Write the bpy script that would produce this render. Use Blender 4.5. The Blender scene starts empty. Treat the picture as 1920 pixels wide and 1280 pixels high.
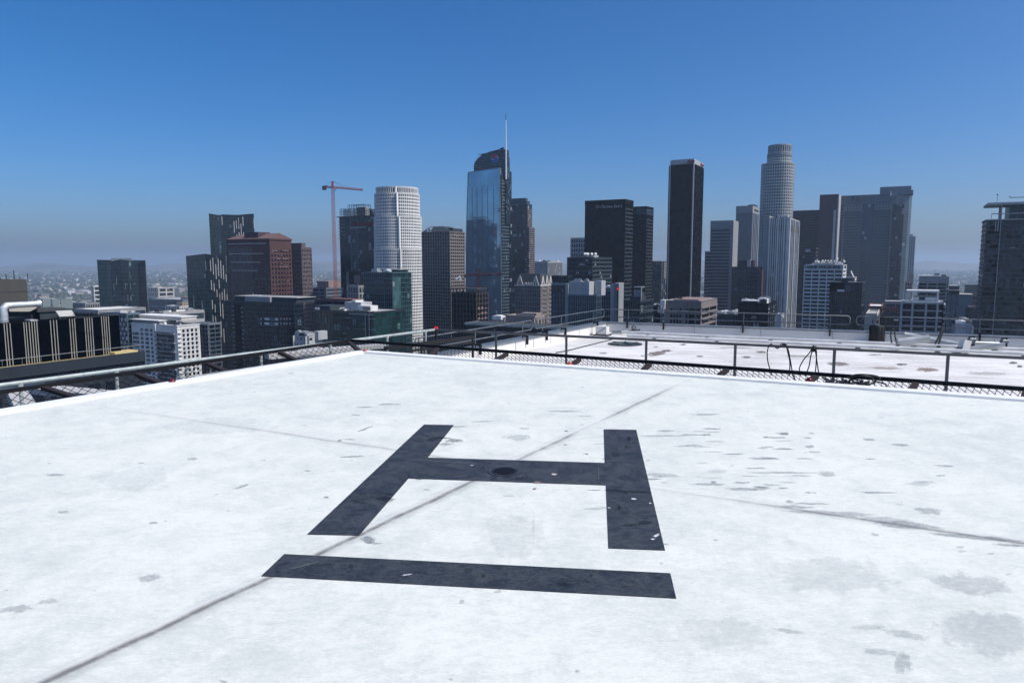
import bpy, bmesh, math, random
from mathutils import Vector, Matrix
import numpy as np
S = bpy.context.scene
random.seed(7)
# ------------------------------------------------------------------ camera
F_PX, PITCH, ROLL, CAM_H = 1322.44, 0.1124, -0.001, 1.7
cam_d = bpy.data.cameras.new('camera'); cam = bpy.data.objects.new('camera', cam_d); S.collection.objects.link(cam)
cam_d.sensor_fit = 'HORIZONTAL'; cam_d.sensor_width = 36.0; cam_d.lens = F_PX * 36.0 / 1920.0
cam_d.clip_start = 0.05; cam_d.clip_end = 90000
fw = Vector((0, math.cos(PITCH), -math.sin(PITCH)))
x0 = Vector((1, 0, 0)); u0 = x0.cross(fw)
CX = math.cos(ROLL) * x0 + math.sin(ROLL) * u0
CU = -math.sin(ROLL) * x0 + math.cos(ROLL) * u0
cam.matrix_world = Matrix(((CX.x, CU.x, -fw.x, 0), (CX.y, CU.y, -fw.y, 0), (CX.z, CU.z, -fw.z, CAM_H), (0, 0, 0, 1)))
S.camera = cam
EYE = Vector((0, 0, CAM_H))
# ------------------------------------------------------------------ world, sun, exposure
GA = math.radians(29.0)                       # the street grid is turned 29 degrees
U = Vector((math.cos(GA), -math.sin(GA), 0))  # along the fronts, to the right
V = Vector((math.sin(GA), math.cos(GA), 0))   # down the streets, away
SUN_EL = math.radians(52.0); SUN_A = math.radians(7.0)
sd = (U * math.cos(SUN_A) + V * math.sin(SUN_A)) * math.cos(SUN_EL) + Vector((0, 0, math.sin(SUN_EL)))
w = bpy.data.worlds.new('World'); S.world = w; w.use_nodes = True
nt = w.node_tree; nt.nodes.clear()
sky = nt.nodes.new('ShaderNodeTexSky'); sky.sky_type = 'NISHITA'; sky.sun_disc = False
sky.sun_elevation = SUN_EL; sky.sun_rotation = math.atan2(sd.x, sd.y)
sky.altitude = 0; sky.air_density = 0.7; sky.dust_density = 2.2; sky.ozone_density = 7.0
bg = nt.nodes.new('ShaderNodeBackground'); bg.inputs[1].default_value = 0.15
out = nt.nodes.new('ShaderNodeOutputWorld')
hsv = nt.nodes.new('ShaderNodeHueSaturation'); hsv.inputs['Saturation'].default_value = 1.27
nt.links.new(sky.outputs[0], hsv.inputs['Color']); nt.links.new(hsv.outputs[0], bg.inputs[0]); nt.links.new(bg.outputs[0], out.inputs[0])
sl = bpy.data.lights.new('sun', 'SUN'); sl.energy = 4.0; sl.angle = math.radians(0.5); sl.color = (1.0, 0.94, 0.84)
so = bpy.data.objects.new('sun', sl); S.collection.objects.link(so)
so.rotation_euler = (-sd).to_track_quat('-Z', 'Y').to_euler()
S.view_settings.view_transform = 'Standard'; S.view_settings.look = 'None'
S.view_settings.exposure = 0.0; S.view_settings.gamma = 1.0
S.render.engine = 'CYCLES'
cy = S.cycles
cy.use_denoising = True; cy.max_bounces = 6; cy.volume_bounces = 1; cy.transparent_max_bounces = 12
cy.caustics_reflective = False; cy.caustics_refractive = False
GROUND = -165.0
# ------------------------------------------------------------------ unprojecting: real points from the photograph's pixels (1920 x 1280)
def ray(px, py): return fw + CX * ((px - 960) / F_PX) - CU * ((py - 640) / F_PX)
def P(px, py, z=0.0):
    d = ray(px, py); return EYE + d * ((z - CAM_H) / d.z)
def D(px, py, Y):
    d = ray(px, py); return EYE + d * (Y / d.y)
def hit(px, py, p, n):
    d = ray(px, py); return EYE + d * ((p - EYE).dot(n) / d.dot(n))
def zat(x, y, py):                            # height at which the upright through (x, y) crosses pixel row py
    n = CU - fw * ((640 - py) / F_PX); return CAM_H - (n.x * x + n.y * y) / n.z
def along(C, d, px):                          # t so that C + d t shows at pixel column px
    c = C - EYE; k = px - 960
    return (k * c.dot(fw) - F_PX * c.dot(CX)) / (F_PX * d.dot(CX) - k * d.dot(fw))
def turn_grid(deg):                            # some towers stand askew to the street grid
    global GA, U, V
    GA = math.radians(deg); U = Vector((math.cos(GA), -math.sin(GA), 0)); V = Vector((math.sin(GA), math.cos(GA), 0))
# ------------------------------------------------------------------ node helpers and materials
class NT:
    def __init__(s, name):
        s.m = bpy.data.materials.new(name); s.m.use_nodes = True; s.t = s.m.node_tree; s.t.nodes.clear()
        s.out = s.n('OutputMaterial'); s.b = s.n('BsdfPrincipled'); s.l(s.b.outputs[0], s.out.inputs[0])
    def n(s, k, **kw):
        o = s.t.nodes.new('ShaderNode' + k)
        for a, v in kw.items(): setattr(o, a, v)
        return o
    def l(s, a, b): s.t.links.new(a, b)
    def v(s, x, sock):
        if hasattr(x, 'is_output'): s.l(x, sock)
        else: sock.default_value = x
    def math(s, op, a, b=0.0, c=0.0, clamp=False):
        o = s.n('Math', operation=op, use_clamp=clamp); s.v(a, o.inputs[0]); s.v(b, o.inputs[1]); s.v(c, o.inputs[2]); return o.outputs[0]
    def vec(s, op, a, b=(0, 0, 0)):
        o = s.n('VectorMath', operation=op); s.v(a, o.inputs[0]); s.v(b, o.inputs[1]); return o
    def noise(s, co, scale, detail=4.0, rough=0.55, dist=0.0):
        o = s.n('TexNoise'); s.l(co, o.inputs['Vector']); o.inputs['Scale'].default_value = scale
        o.inputs['Detail'].default_value = detail; o.inputs['Roughness'].default_value = rough; o.inputs['Distortion'].default_value = dist
        return o.outputs['Fac']
    def rng(s, x, a, b, c=0.0, d=1.0, smooth=True):
        o = s.n('MapRange', interpolation_type='SMOOTHSTEP' if smooth else 'LINEAR'); s.v(x, o.inputs[0])
        for i, q in enumerate((a, b, c, d)): o.inputs[i + 1].default_value = q
        return o.outputs[0]
    def mix(s, f, a, b, blend='MIX'):
        o = s.n('Mix', data_type='RGBA', blend_type=blend); s.v(f, o.inputs[0])
        for x, k in ((a, 6), (b, 7)):
            if isinstance(x, tuple): o.inputs[k].default_value = x[:3] + (1.0,)
            else: s.l(x, o.inputs[k])
        return o.outputs[2]
    def obj(s): return s.n('TexCoord').outputs['Object']
    def pos(s): return s.n('NewGeometry').outputs['Position']
    def scale(s, co, k): return s.vec('MULTIPLY', co, k).outputs[0]
    def bump(s, h, strength, dist):
        o = s.n('Bump'); o.inputs['Strength'].default_value = strength; o.inputs['Distance'].default_value = dist
        s.l(h, o.inputs['Height']); s.l(o.outputs[0], s.b.inputs['Normal'])
    def set(s, color=None, rough=None, metal=None, spec=None):
        if color is not None:
            if isinstance(color, tuple): color = color[:3] + (1.0,)
            s.v(color, s.b.inputs['Base Color'])
        if rough is not None: s.v(rough, s.b.inputs['Roughness'])
        if metal is not None: s.v(metal, s.b.inputs['Metallic'])
        if spec is not None: s.v(spec, s.b.inputs['Specular IOR Level'])
        return s
def mul(c, k): return tuple(min(1.0, x * k) for x in c)
def wall_mat(name, c, rough=0.8, var=0.12, sc=0.12):         # facade: soft blotches and weather streaks of its own
    t = NT(name); co = t.obj()
    a = t.noise(co, sc, 5.0); b = t.noise(t.scale(co, (0.9, 0.9, 0.05)), 1.0, 3.0)
    f = t.math('ADD', t.math('MULTIPLY', a, 0.55), t.math('MULTIPLY', b, 0.45))
    return t.set(t.mix(t.rng(f, 0.3, 0.7), mul(c, 1 - var), mul(c, 1 + var)), rough, 0.0, 0.18).m
def metal_mat(name, c, rough=0.45, metal=0.6, var=0.2, sc=6.0):
    t = NT(name); co = t.pos(); a = t.noise(co, sc, 5.0)
    return t.set(t.mix(t.rng(a, 0.3, 0.7), mul(c, 1 - var), mul(c, 1 + var)), t.rng(a, 0.3, 0.7, rough - 0.08, rough + 0.1), metal).m
def glass_mat(name, c, rough=0.12, var=0.45, cell=(3.0, 3.0, 3.8), blind=0.06, metal=0.0, spec=0.5, blindc=(0.25, 0.27, 0.28)):
    t = NT(name); co = t.obj(); loc = t.n('ObjectInfo').outputs['Location']
    q = t.vec('FLOOR', t.scale(t.vec('ADD', co, (0.37, 0.37, 0.11)).outputs[0], tuple(1.0 / k for k in cell))).outputs[0]
    q = t.vec('ADD', q, loc).outputs[0]
    wn = t.n('TexWhiteNoise'); t.l(q, wn.inputs[0]); r = wn.outputs['Value']
    sep = t.n('SeparateColor'); t.l(wn.outputs['Color'], sep.inputs[0])
    big = t.noise(co, 0.03, 2.0)
    k = t.math('MULTIPLY', t.rng(r, 0, 1, 1 - var, 1 + var, False), t.rng(big, 0.3, 0.7, 0.8, 1.2))
    sc = t.n('VectorMath', operation='SCALE'); sc.inputs[0].default_value = c; t.l(k, sc.inputs['Scale'])
    isb = t.math('GREATER_THAN', sep.outputs[1], 1.0 - blind)
    t.set(t.mix(isb, sc.outputs[0], blindc), t.math('ADD', t.rng(sep.outputs[2], 0, 1, rough * 0.6, rough * 1.5, False), t.math('MULTIPLY', isb, 0.3)), metal, spec)
    return t.m
def plain_mat(name, c, rough=0.6, metal=0.0, spec=0.3):
    t = NT(name); a = t.noise(t.pos(), 3.0, 4.0)
    return t.set(t.mix(a, mul(c, 0.88), mul(c, 1.12)), rough, metal, spec).m
def glow_mat(name, c, e):
    t = NT(name); t.set(c, 0.3); t.b.inputs['Emission Color'].default_value = c + (1,); t.b.inputs['Emission Strength'].default_value = e
    return t.m
# ------------------------------------------------------------------ mesh helpers
class MB:
    def __init__(s): s.v = []; s.f = []; s.mi = []; s.cur = 0
    def add(s, vs, fs):
        k = len(s.v); s.v += [tuple(q) for q in vs]; s.f += [tuple(i + k for i in f) for f in fs]; s.mi += [s.cur] * len(fs); return s
    def box(s, x0, x1, y0, y1, z0, z1):
        if x1 < x0: x0, x1 = x1, x0
        if y1 < y0: y0, y1 = y1, y0
        if z1 < z0: z0, z1 = z1, z0
        return s.add([(x0, y0, z0), (x1, y0, z0), (x1, y1, z0), (x0, y1, z0), (x0, y0, z1), (x1, y0, z1), (x1, y1, z1), (x0, y1, z1)],
              [(0, 3, 2, 1), (4, 5, 6, 7), (0, 1, 5, 4), (1, 2, 6, 5), (2, 3, 7, 6), (3, 0, 4, 7)])
    def beam(s, a, b, w, h=None, up=(0, 0, 1)):          # rectangular bar from a to b
        a = Vector(a); b = Vector(b); h = h or w; d = (b - a).normalized(); up = Vector(up)
        if abs(d.dot(up)) > 0.98: up = Vector((1, 0, 0))
        r = d.cross(up).normalized() * (w / 2); t = r.cross(d).normalized() * (h / 2)
        return s.add([a - r - t, a + r - t, a + r + t, a - r + t, b - r - t, b + r - t, b + r + t, b - r + t],
              [(3, 2, 1, 0), (4, 5, 6, 7), (0, 1, 5, 4), (1, 2, 6, 5), (2, 3, 7, 6), (3, 0, 4, 7)])
    def tube(s, pts, r, n=10, cap=True):
        pts = [Vector(p) for p in pts]; rs = r if isinstance(r, (list, tuple)) else [r] * len(pts)
        k = len(s.v); prev = None; vs = []
        for i, p in enumerate(pts):
            d = (pts[min(i + 1, len(pts) - 1)] - pts[max(i - 1, 0)]).normalized()
            if prev is None: prev = d.orthogonal().normalized()
            prev = (prev - d * prev.dot(d)).normalized(); q = d.cross(prev)
            for j in range(n):
                a = 2 * math.pi * j / n; vs.append(p + (prev * math.cos(a) + q * math.sin(a)) * rs[i])
        fs = [(i * n + j, i * n + (j + 1) % n, (i + 1) * n + (j + 1) % n, (i + 1) * n + j) for i in range(len(pts) - 1) for j in range(n)]
        if cap: fs += [tuple(range(n - 1, -1, -1)), tuple(range((len(pts) - 1) * n, len(pts) * n))]
        return s.add(vs, fs)
    def prism(s, poly, z0, z1):                          # plan polygon (ccw), extruded
        n = len(poly); z0f = z0 if callable(z0) else (lambda p: z0); z1f = z1 if callable(z1) else (lambda p: z1)
        vs = [(p[0], p[1], z0f(p)) for p in poly] + [(p[0], p[1], z1f(p)) for p in poly]
        return s.add(vs, [tuple(range(n - 1, -1, -1)), tuple(range(n, 2 * n))] + [(i, (i + 1) % n, n + (i + 1) % n, n + i) for i in range(n)])
    def slabY(s, poly, y0, y1):                          # x,z outline extruded along y
        n = len(poly); vs = [(p[0], y0, p[1]) for p in poly] + [(p[0], y1, p[1]) for p in poly]
        return s.add(vs, [tuple(range(n)), tuple(range(2 * n - 1, n - 1, -1))] + [(i, n + i, n + (i + 1) % n, (i + 1) % n) for i in range(n)])
    def dome(s, c, r, h=None, n=14, m=5):
        h = h or r; c = Vector(c); vs = []; fs = []
        for i in range(m):
            a = (math.pi / 2) * i / m
            vs += [(c.x + r * math.cos(a) * math.cos(2 * math.pi * j / n), c.y + r * math.cos(a) * math.sin(2 * math.pi * j / n), c.z + h * math.sin(a)) for j in range(n)]
        vs.append((c.x, c.y, c.z + h)); top = len(vs) - 1
        for i in range(m - 1): fs += [(i * n + j, i * n + (j + 1) % n, (i + 1) * n + (j + 1) % n, (i + 1) * n + j) for j in range(n)]
        fs += [((m - 1) * n + j, (m - 1) * n + (j + 1) % n, top) for j in range(n)] + [tuple(range(n - 1, -1, -1))]
        return s.add(vs, fs)
    def build(s, name, mat, parent=None, smooth=False):
        me = bpy.data.meshes.new(name); me.from_pydata(s.v, [], s.f); me.update()
        for m in (mat if isinstance(mat, (list, tuple)) else [mat]): me.materials.append(m)
        if isinstance(mat, (list, tuple)): me.polygons.foreach_set('material_index', s.mi)
        bm = bmesh.new(); bm.from_mesh(me); bmesh.ops.recalc_face_normals(bm, faces=bm.faces); bm.to_mesh(me); bm.free()
        if smooth: me.shade_smooth(); 
        o = bpy.data.objects.new(name, me); S.collection.objects.link(o)
        if parent: o.parent = parent
        return o
def smooth_by_angle(o, deg=35):
    me = o.data; me.shade_smooth(); me.set_sharp_from_angle(angle=math.radians(deg)); return o
def tag(o, label=None, cat=None, group=None, kind=None):
    for k, v in (('label', label), ('category', cat), ('group', group), ('kind', kind)):
        if v: o[k] = v
    return o
def empty(name, loc=(0, 0, 0), rz=0.0):
    o = bpy.data.objects.new(name, None); S.collection.objects.link(o); o.location = loc; o.rotation_euler = (0, 0, rz); o.empty_display_size = 0.2
    return o
def text(body, size, mat, parent, name='sign_lettering', loc=(0, 0, 0), rot=(math.pi / 2, 0, 0), width=None, shear=0.0, bold=0.0, depth=0.1, smallcaps=False, space=1.0):
    cu = bpy.data.curves.new(name, 'FONT'); cu.body = body; cu.size = size; cu.extrude = depth; cu.align_x = 'CENTER'; cu.align_y = 'CENTER'
    cu.shear = shear; cu.offset = bold; cu.space_character = space
    if smallcaps:
        cu.small_caps_scale = 0.72
        for i, c in enumerate(body): cu.body_format[i].use_small_caps = True
    tmp = bpy.data.objects.new('tmp', cu); me = bpy.data.meshes.new_from_object(tmp); bpy.data.objects.remove(tmp); bpy.data.curves.remove(cu)
    me.name = name; me.materials.clear(); me.materials.append(mat)
    o = bpy.data.objects.new(name, me); S.collection.objects.link(o)
    if width:
        bpy.context.view_layer.update()
        o.scale.x = width / max(o.dimensions.x, 1e-3)
    o.location = loc; o.rotation_euler = rot
    if parent: o.parent = parent
    return o
# ================================================================== NEAR: helipad, roof, rails, nets
def lin(a, d, b, e):                                     # crossing of two plan lines
    m = Matrix(((d.x, -e.x), (d.y, -e.y))).inverted() @ Vector((b.x - a.x, b.y - a.y)); return a + d * m.x
L0, L1, R0, R1 = P(0, 771), P(620, 668.3), P(740, 663), P(1920, 748)
DL = (L0 - L1).normalized(); DR = (R1 - R0).normalized()
K = lin(L1, DL, R0, DR)
def Q(a, b, z=0.0): p = K + DL * a + DR * b; return Vector((p.x, p.y, z))     # a metres along the left edge, b along the far edge
# --- pad paint: white coating with joints, stains and scuffs
def pad_material():
    t = NT('white_pad_coating'); co = t.obj()
    n1 = t.noise(co, 0.55, 6.0, 0.6); n2 = t.noise(co, 3.2, 7.0, 0.62, 0.6); n3 = t.noise(co, 70.0, 3.0); n4 = t.noise(t.scale(co, (1.0, 1.9, 1.0)), 12.0, 6.0, 0.7, 0.4)
    n5 = t.noise(t.scale(co, (1.0, 2.6, 1.0)), 38.0, 6.0, 0.75)
    f = t.math('ADD', t.math('MULTIPLY', n1, 0.22), t.math('ADD', t.math('MULTIPLY', n2, 0.26), t.math('ADD', t.math('MULTIPLY', n4, 0.28), t.math('MULTIPLY', n5, 0.34))))
    col = t.mix(t.rng(f, 0.42, 0.64), (0.555, 0.585, 0.545), (0.770, 0.790, 0.725))
    col = t.mix(t.math('MULTIPLY', t.rng(n3, 0.3, 0.75), 0.16), col, (0.50, 0.53, 0.55))
    # wiped, trowelled streaks lying across the view direction
    st = t.noise(t.scale(co, (1.0, 9.0, 1.0)), 1.3, 5.0, 0.6)
    col = t.mix(t.math('MULTIPLY', t.rng(st, 0.58, 0.78), 0.22), col, (0.50, 0.545, 0.58))
    # thin dark scuffs, most of them on the right hand half
    sc = t.noise(t.scale(co, (1.0, 22.0, 1.0)), 1.9, 3.0, 0.5)
    zone = t.noise(co, 0.33, 2.0)
    sepc = t.n('SeparateXYZ'); t.l(co, sepc.inputs[0])
    right = t.math('MULTIPLY', t.rng(sepc.outputs[0], -0.4, 1.6), t.rng(sepc.outputs[1], 4.2, 6.0))
    sm = t.math('MULTIPLY', t.rng(sc, 0.70, 0.76), t.math('MULTIPLY', t.rng(zone, 0.42, 0.6), t.math('ADD', t.math('MULTIPLY', right, 0.75), 0.12)))
    col = t.mix(t.math('MULTIPLY', sm, 0.5), col, (0.21, 0.235, 0.255))
    spk = t.noise(co, 9.0, 2.0, 0.4)
    col = t.mix(t.math('MULTIPLY', t.rng(spk, 0.735, 0.76), 0.45), col, (0.2, 0.21, 0.22))
    # two joints that cross under the letter, with grime along them
    wob = t.math('MULTIPLY', t.math('SUBTRACT', t.noise(co, 2.0, 3.0), 0.5), 0.05)
    a0 = P(85, 1280); b0 = P(1290, 712); c0 = P(150, 756); e0 = P(1920, 1018)
    for p, q, keys in ((a0, b0, ((0.0, 0.95), (0.33, 0.9), (0.42, 0.55), (0.55, 0.75), (0.58, 0.1), (0.64, 0.1), (0.70, 0.8), (0.86, 0.6), (0.93, 0.12), (1.0, 0.0))),
                       (c0, e0, ((0.0, 0.0), (0.2, 0.22), (0.33, 0.42), (0.55, 0.4), (0.62, 0.05), (0.78, 0.1), (0.86, 0.55), (0.93, 0.7), (1.0, 0.75)))):
        d = (q - p); L = d.length; d.normalize(); n = Vector((-d.y, d.x, 0))
        r = t.vec('SUBTRACT', co, tuple(p)).outputs[0]
        dist = t.math('ADD', t.vec('DOT_PRODUCT', r, tuple(n)).outputs['Value'], wob)
        al = t.math('DIVIDE', t.vec('DOT_PRODUCT', r, tuple(d)).outputs['Value'], L, clamp=True)
        cr = t.n('ValToRGB'); t.l(al, cr.inputs[0]); e = cr.color_ramp.elements
        e[0].position, e[0].color = keys[0][0], (keys[0][1],) * 3 + (1,); e[1].position, e[1].color = keys[-1][0], (keys[-1][1],) * 3 + (1,)
        for kx, kv in keys[1:-1]: z = e.new(kx); z.color = (kv,) * 3 + (1,)
        ad = t.math('ABSOLUTE', dist)
        grime = t.math('ADD', t.math('MULTIPLY', t.rng(ad, 0.0, 0.030, 1.0, 0.0), 0.75), t.math('MULTIPLY', t.rng(ad, 0.0, 0.11, 1.0, 0.0), 0.5))
        gn = t.rng(t.noise(t.scale(co, (1, 1, 1)), 7.0, 5.0, 0.7), 0.25, 0.62, 0.45, 1.0)
        along_f = t.math('MULTIPLY', cr.outputs[0], gn)
        col = t.mix(t.math('MULTIPLY', grime, along_f), col, (0.185, 0.182, 0.175))
        line = t.rng(ad, 0.0, 0.009, 1.0, 0.0)
        col = t.mix(t.math('MULTIPLY', line, 0.22), col, (0.33, 0.33, 0.34))
        col = t.mix(t.math('MULTIPLY', t.rng(t.math('ABSOLUTE', t.math('SUBTRACT', dist, 0.045)), 0.0, 0.02, 1.0, 0.0), 0.35), col, (0.80, 0.81, 0.81))
    t.set(col, t.rng(f, 0.3, 0.7, 0.5, 0.72), 0.0, 0.35)
    hgt = t.math('ADD', t.math('MULTIPLY', n2, 0.6), t.math('MULTIPLY', n3, 0.25)); t.bump(hgt, 0.18, 0.012)
    return t.m
def black_paint():
    t = NT('black_marking_paint'); co = t.obj()
    a = t.noise(co, 5.0, 7.0, 0.7, 0.8); b = t.noise(co, 60.0, 3.0); c = t.noise(t.scale(co, (1.0, 2.5, 1.0)), 16.0, 6.0, .7)
    f = t.math('ADD', t.math('MULTIPLY', a, 0.45), t.math('ADD', t.math('MULTIPLY', c, 0.35), t.math('MULTIPLY', b, 0.2)))
    col = t.mix(t.rng(f, 0.4, 0.6), (0.018, 0.024, 0.033), (0.052, 0.062, 0.075))
    t.set(col, t.rng(a, 0.3, 0.7, 0.55, 0.75), 0, 0.35); t.bump(b, 0.2, 0.004); return t.m
def wear_material():                                     # soft-edged stains: each quad carries its own 0..1 square and strength
    t = NT('stain'); uv = t.n('UVMap', uv_map='uv').outputs[0]
    at = t.n('Attribute', attribute_name='tone'); co = t.obj()
    r = t.vec('SUBTRACT', uv, (0.5, 0.5, 0)).outputs[0]; d = t.vec('LENGTH', r).outputs['Value']
    mixv = t.vec('ADD', t.scale(uv, (3.0, 1.6, 0)), t.scale(co, (2.3, 2.3, 0))).outputs[0]
    nz = t.noise(mixv, 1.0, 5.0, 0.7)
    d = t.math('ADD', d, t.math('MULTIPLY', t.math('SUBTRACT', nz, 0.5), 0.9))
    al = t.math('MULTIPLY', t.rng(d, 0.25, 0.42, 1.0, 0.0), at.outputs['Alpha'])
    al = t.math('MULTIPLY', al, t.rng(t.noise(co, 30.0, 4.0), 0.3, 0.6, 0.65, 1.0))
    t.set(at.outputs['Color'], 0.7); t.l(al, t.b.inputs['Alpha']); return t.m
M_pad = pad_material(); M_black = black_paint(); M_wear = wear_material()
M_curb = plain_mat('white_edge_paint', (0.80, 0.81, 0.81), 0.6)
def stains(name, items, z, parent):                      # items: four corner points, rgb, alpha
    vs, fs, cols, uvs = [], [], [], []
    for i, (pts, c, a) in enumerate(items):
        fs.append(tuple(range(len(vs), len(vs) + 4))); vs += [(p.x, p.y, z + 0.0003 * (i % 7)) for p in pts]; cols += [tuple(c) + (a,)] * 4; uvs += [(0, 0), (1, 0), (1, 1), (0, 1)]
    me = bpy.data.meshes.new(name); me.from_pydata(vs, [], fs)
    ca = me.color_attributes.new('tone', 'FLOAT_COLOR', 'CORNER'); ul = me.uv_layers.new(name='uv')
    for i in range(len(vs)): ca.data[i].color = cols[i]; ul.data[i].uv = uvs[i]
    me.materials.append(M_wear); o = bpy.data.objects.new(name, me); S.collection.objects.link(o); o.parent = parent; return o
def mark(cx, cy, wpx, hpx, rot=0.0, c=(0.17, 0.19, 0.21), a=0.6, z=0.0):   # a stain seen w x h pixels large, slanting rot pixels over its width
    return ([P(cx - wpx / 2, cy + hpx / 2 - rot / 2, z), P(cx + wpx / 2, cy + hpx / 2 + rot / 2, z), P(cx + wpx / 2, cy - hpx / 2 + rot / 2, z), P(cx - wpx / 2, cy - hpx / 2 - rot / 2, z)], c, a)
CW = 0.22
pad = MB().prism([Q(CW, CW), Q(12.2, CW), Q(12.2, 12.0), Q(CW, 12.0)], -0.35, 0.0).build('helipad', M_pad)
tag(pad, 'white painted rooftop helipad with a large black letter H and stained joints', 'helipad', kind='structure')
c = 0.16
mb = MB().prism([Q(c, 0), Q(12.2, 0), Q(12.2, CW), Q(CW, CW), Q(c * .3, c * .3)], -0.36, 0.03)
mb.prism([Q(c * .3, c * .3), Q(CW, CW), Q(CW, 12.0), Q(0, 12.0), Q(0, c)], -0.36, 0.03)
mb.build('edge_curb', M_curb, pad)
def flat(polys, z, t, name, mat, parent):
    m = MB()
    for pl in polys: m.prism([P(*q) for q in pl], z - t, z)
    return m.build(name, mat, parent)
flat([[(576, 1002), (673, 1004), (766, 897), (802, 858), (851, 797), (795, 796)],
      [(766, 897), (1136, 910), (1134, 868), (802, 858)],
      [(1141, 1028), (1247, 1032), (1193, 806), (1132, 805), (1134, 868), (1136, 910)]], 0.004, 0.003, 'letter_marking', M_black, pad)
flat([[(490, 1080), (1268, 1122), (1257, 1075), (533, 1039)]], 0.004, 0.003, 'bar_marking', M_black, pad)
# recessed drain cover in the crossbar: a rim and a ribbed lid
dc = P(946, 885); m = MB(); m.tube([dc + Vector((0, 0, 0.004)), dc + Vector((0, 0, 0.009))], 0.135, 28); o = m.build('drain_rim', M_black, pad)
m = MB(); m.tube([dc + Vector((0, 0, 0.009)), dc + Vector((0, 0, 0.012))], 0.105, 28)
for i in range(-4, 5): m.box(dc.x - 0.09 * math.cos(i * .3), dc.x + 0.09 * math.cos(i * .3), dc.y + i * 0.021 - 0.004, dc.y + i * 0.021 + 0.004, 0.0125, 0.016)
m.build('drain_cover', plain_mat('drain_black', (0.016, 0.019, 0.025), 0.5), pad)
rs = random.Random(3); it = []
G = (0.22, 0.25, 0.28)
for x, y, w_, h_, r, al in ((1693, 1243, 34, 44, 4, .42), (1650, 1222, 76, 14, 12, .35), (1742, 958, 60, 13, 9, .5), (1700, 1190, 96, 16, 22, .35), (1630, 1176, 70, 12, -4, .25), (1478, 1183, 64, 9, 12, .35),
        (1560, 962, 160, 10, 10, .45), (1700, 985, 130, 14, 14, .55), (1660, 975, 110, 12, 10, .35), (1840, 1008, 180, 9, 18, .6), (1495, 950, 60, 7, 4, .5), (1520, 944, 70, 4, 2, .6), (1480, 940, 14, 6, 0, .7),
        (1550, 889, 34, 12, 2, .45), (1471, 813, 18, 7, 0, .85), (1518, 837, 18, 6, 0, .6), (1630, 824, 24, 5, 1, .6), (1688, 834, 34, 5, 2, .6), (1345, 884, 40, 8, 0, .2), (1338, 904, 12, 5, 0, .8), (1430, 860, 66, 5, 1, .55),
        (1400, 917, 80, 6, 2, .6), (1330, 908, 70, 5, 1, .6), (1470, 886, 130, 4, 1, .55), (1320, 777, 60, 4, -1, .5), (1430, 916, 40, 7, -2, .5), (1390, 905, 30, 5, 0, .6), (1500, 892, 50, 4, 1, .5), (1640, 923, 80, 3, 1, .75),
        (1325, 815, 18, 4, 0, .6), (1730, 903, 40, 4, 0, .45), (1725, 907, 60, 8, -2, .3), (1800, 1026, 16, 5, 0, .45), (1803, 1034, 18, 4, 0, .4), (1858, 1038, 16, 4, 0, .4), (1895, 1022, 60, 5, 4, .7),
        (280, 1084, 46, 16, -8, .4), (104, 890, 34, 5, -1, .5), (118, 960, 24, 6, -1, .4), (288, 980, 20, 5, -1, .5), (30, 1142, 60, 14, -8, .4), (90, 1128, 40, 10, -8, .35), (452, 912, 30, 5, -12, .5), (360, 860, 22, 6, -2, .4),
        (690, 1012, 26, 16, 0, .75), (702, 1018, 30, 5, 3, .5), (660, 856, 48, 3, -3, .7), (682, 805, 30, 3, -14, .7), (637, 826, 8, 4, 0, .8), (612, 932, 9, 4, 0, .8), (1220, 898, 40, 4, 1, .6), (1240, 891, 70, 10, 2, .35), (970, 820, 52, 12, 0, .3),
        (1055, 771, 60, 3, 1, .55), (1062, 808, 8, 3, 0, .8), (1060, 834, 6, 3, 0, .7), (1099, 851, 9, 3, 0, .8), (1095, 780, 30, 3, 0, .3), (1243, 817, 90, 4, -1, .45), (1290, 815, 30, 4, 1, .5), (1120, 953, 60, 5, -4, .3), (1248, 1020, 12, 4, 0, .6),
        (860, 800, 30, 4, 0, .4), (905, 790, 40, 4, -2, .35), (1083, 1258, 10, 6, 0, .5), (545, 700, 14, 3, 0, .3), (420, 1278, 20, 6, 6, .5), (1240, 1056, 8, 5, 0, .3), (800, 918, 14, 3, 0, .5), (955, 930, 26, 2, 0, .4), (1000, 985, 5, 60, 0, .12)):
    it.append(mark(x, y, w_ * 1.3, h_ * 1.25, r, G, al * (.66 if x > 1240 else .75)))
it += [mark(1820, 1095, 200, 56, 22, (0.42, 0.44, 0.45), .3), mark(1850, 1190, 260, 110, 26, (0.42, 0.45, 0.48), .3), mark(1560, 1080, 300, 90, 10, (0.50, 0.53, 0.54), .2), mark(1350, 1190, 260, 80, 0, (0.52, 0.55, 0.55), .15),
       mark(960, 1010, 170, 110, 0, (0.50, 0.53, 0.55), .15), mark(250, 900, 200, 60, -10, (0.53, 0.57, 0.60), .15), mark(400, 800, 260, 40, -8, (0.55, 0.59, 0.62), .15)]
for i in range(52):                                      # small scuffs, thick on the right of the letter and behind it
    x = rs.uniform(1240, 1560) if i < 34 else rs.uniform(560, 1900); y = rs.uniform(800, 925) if i < 34 else rs.uniform(745, 930)
    w_ = rs.uniform(10, 60); it.append(mark(x, y, w_, rs.uniform(2.5, 5), rs.uniform(-1, 2), G, rs.uniform(.2, .5)))
stains('surface_stain', it, 0.0012, pad)
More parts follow.
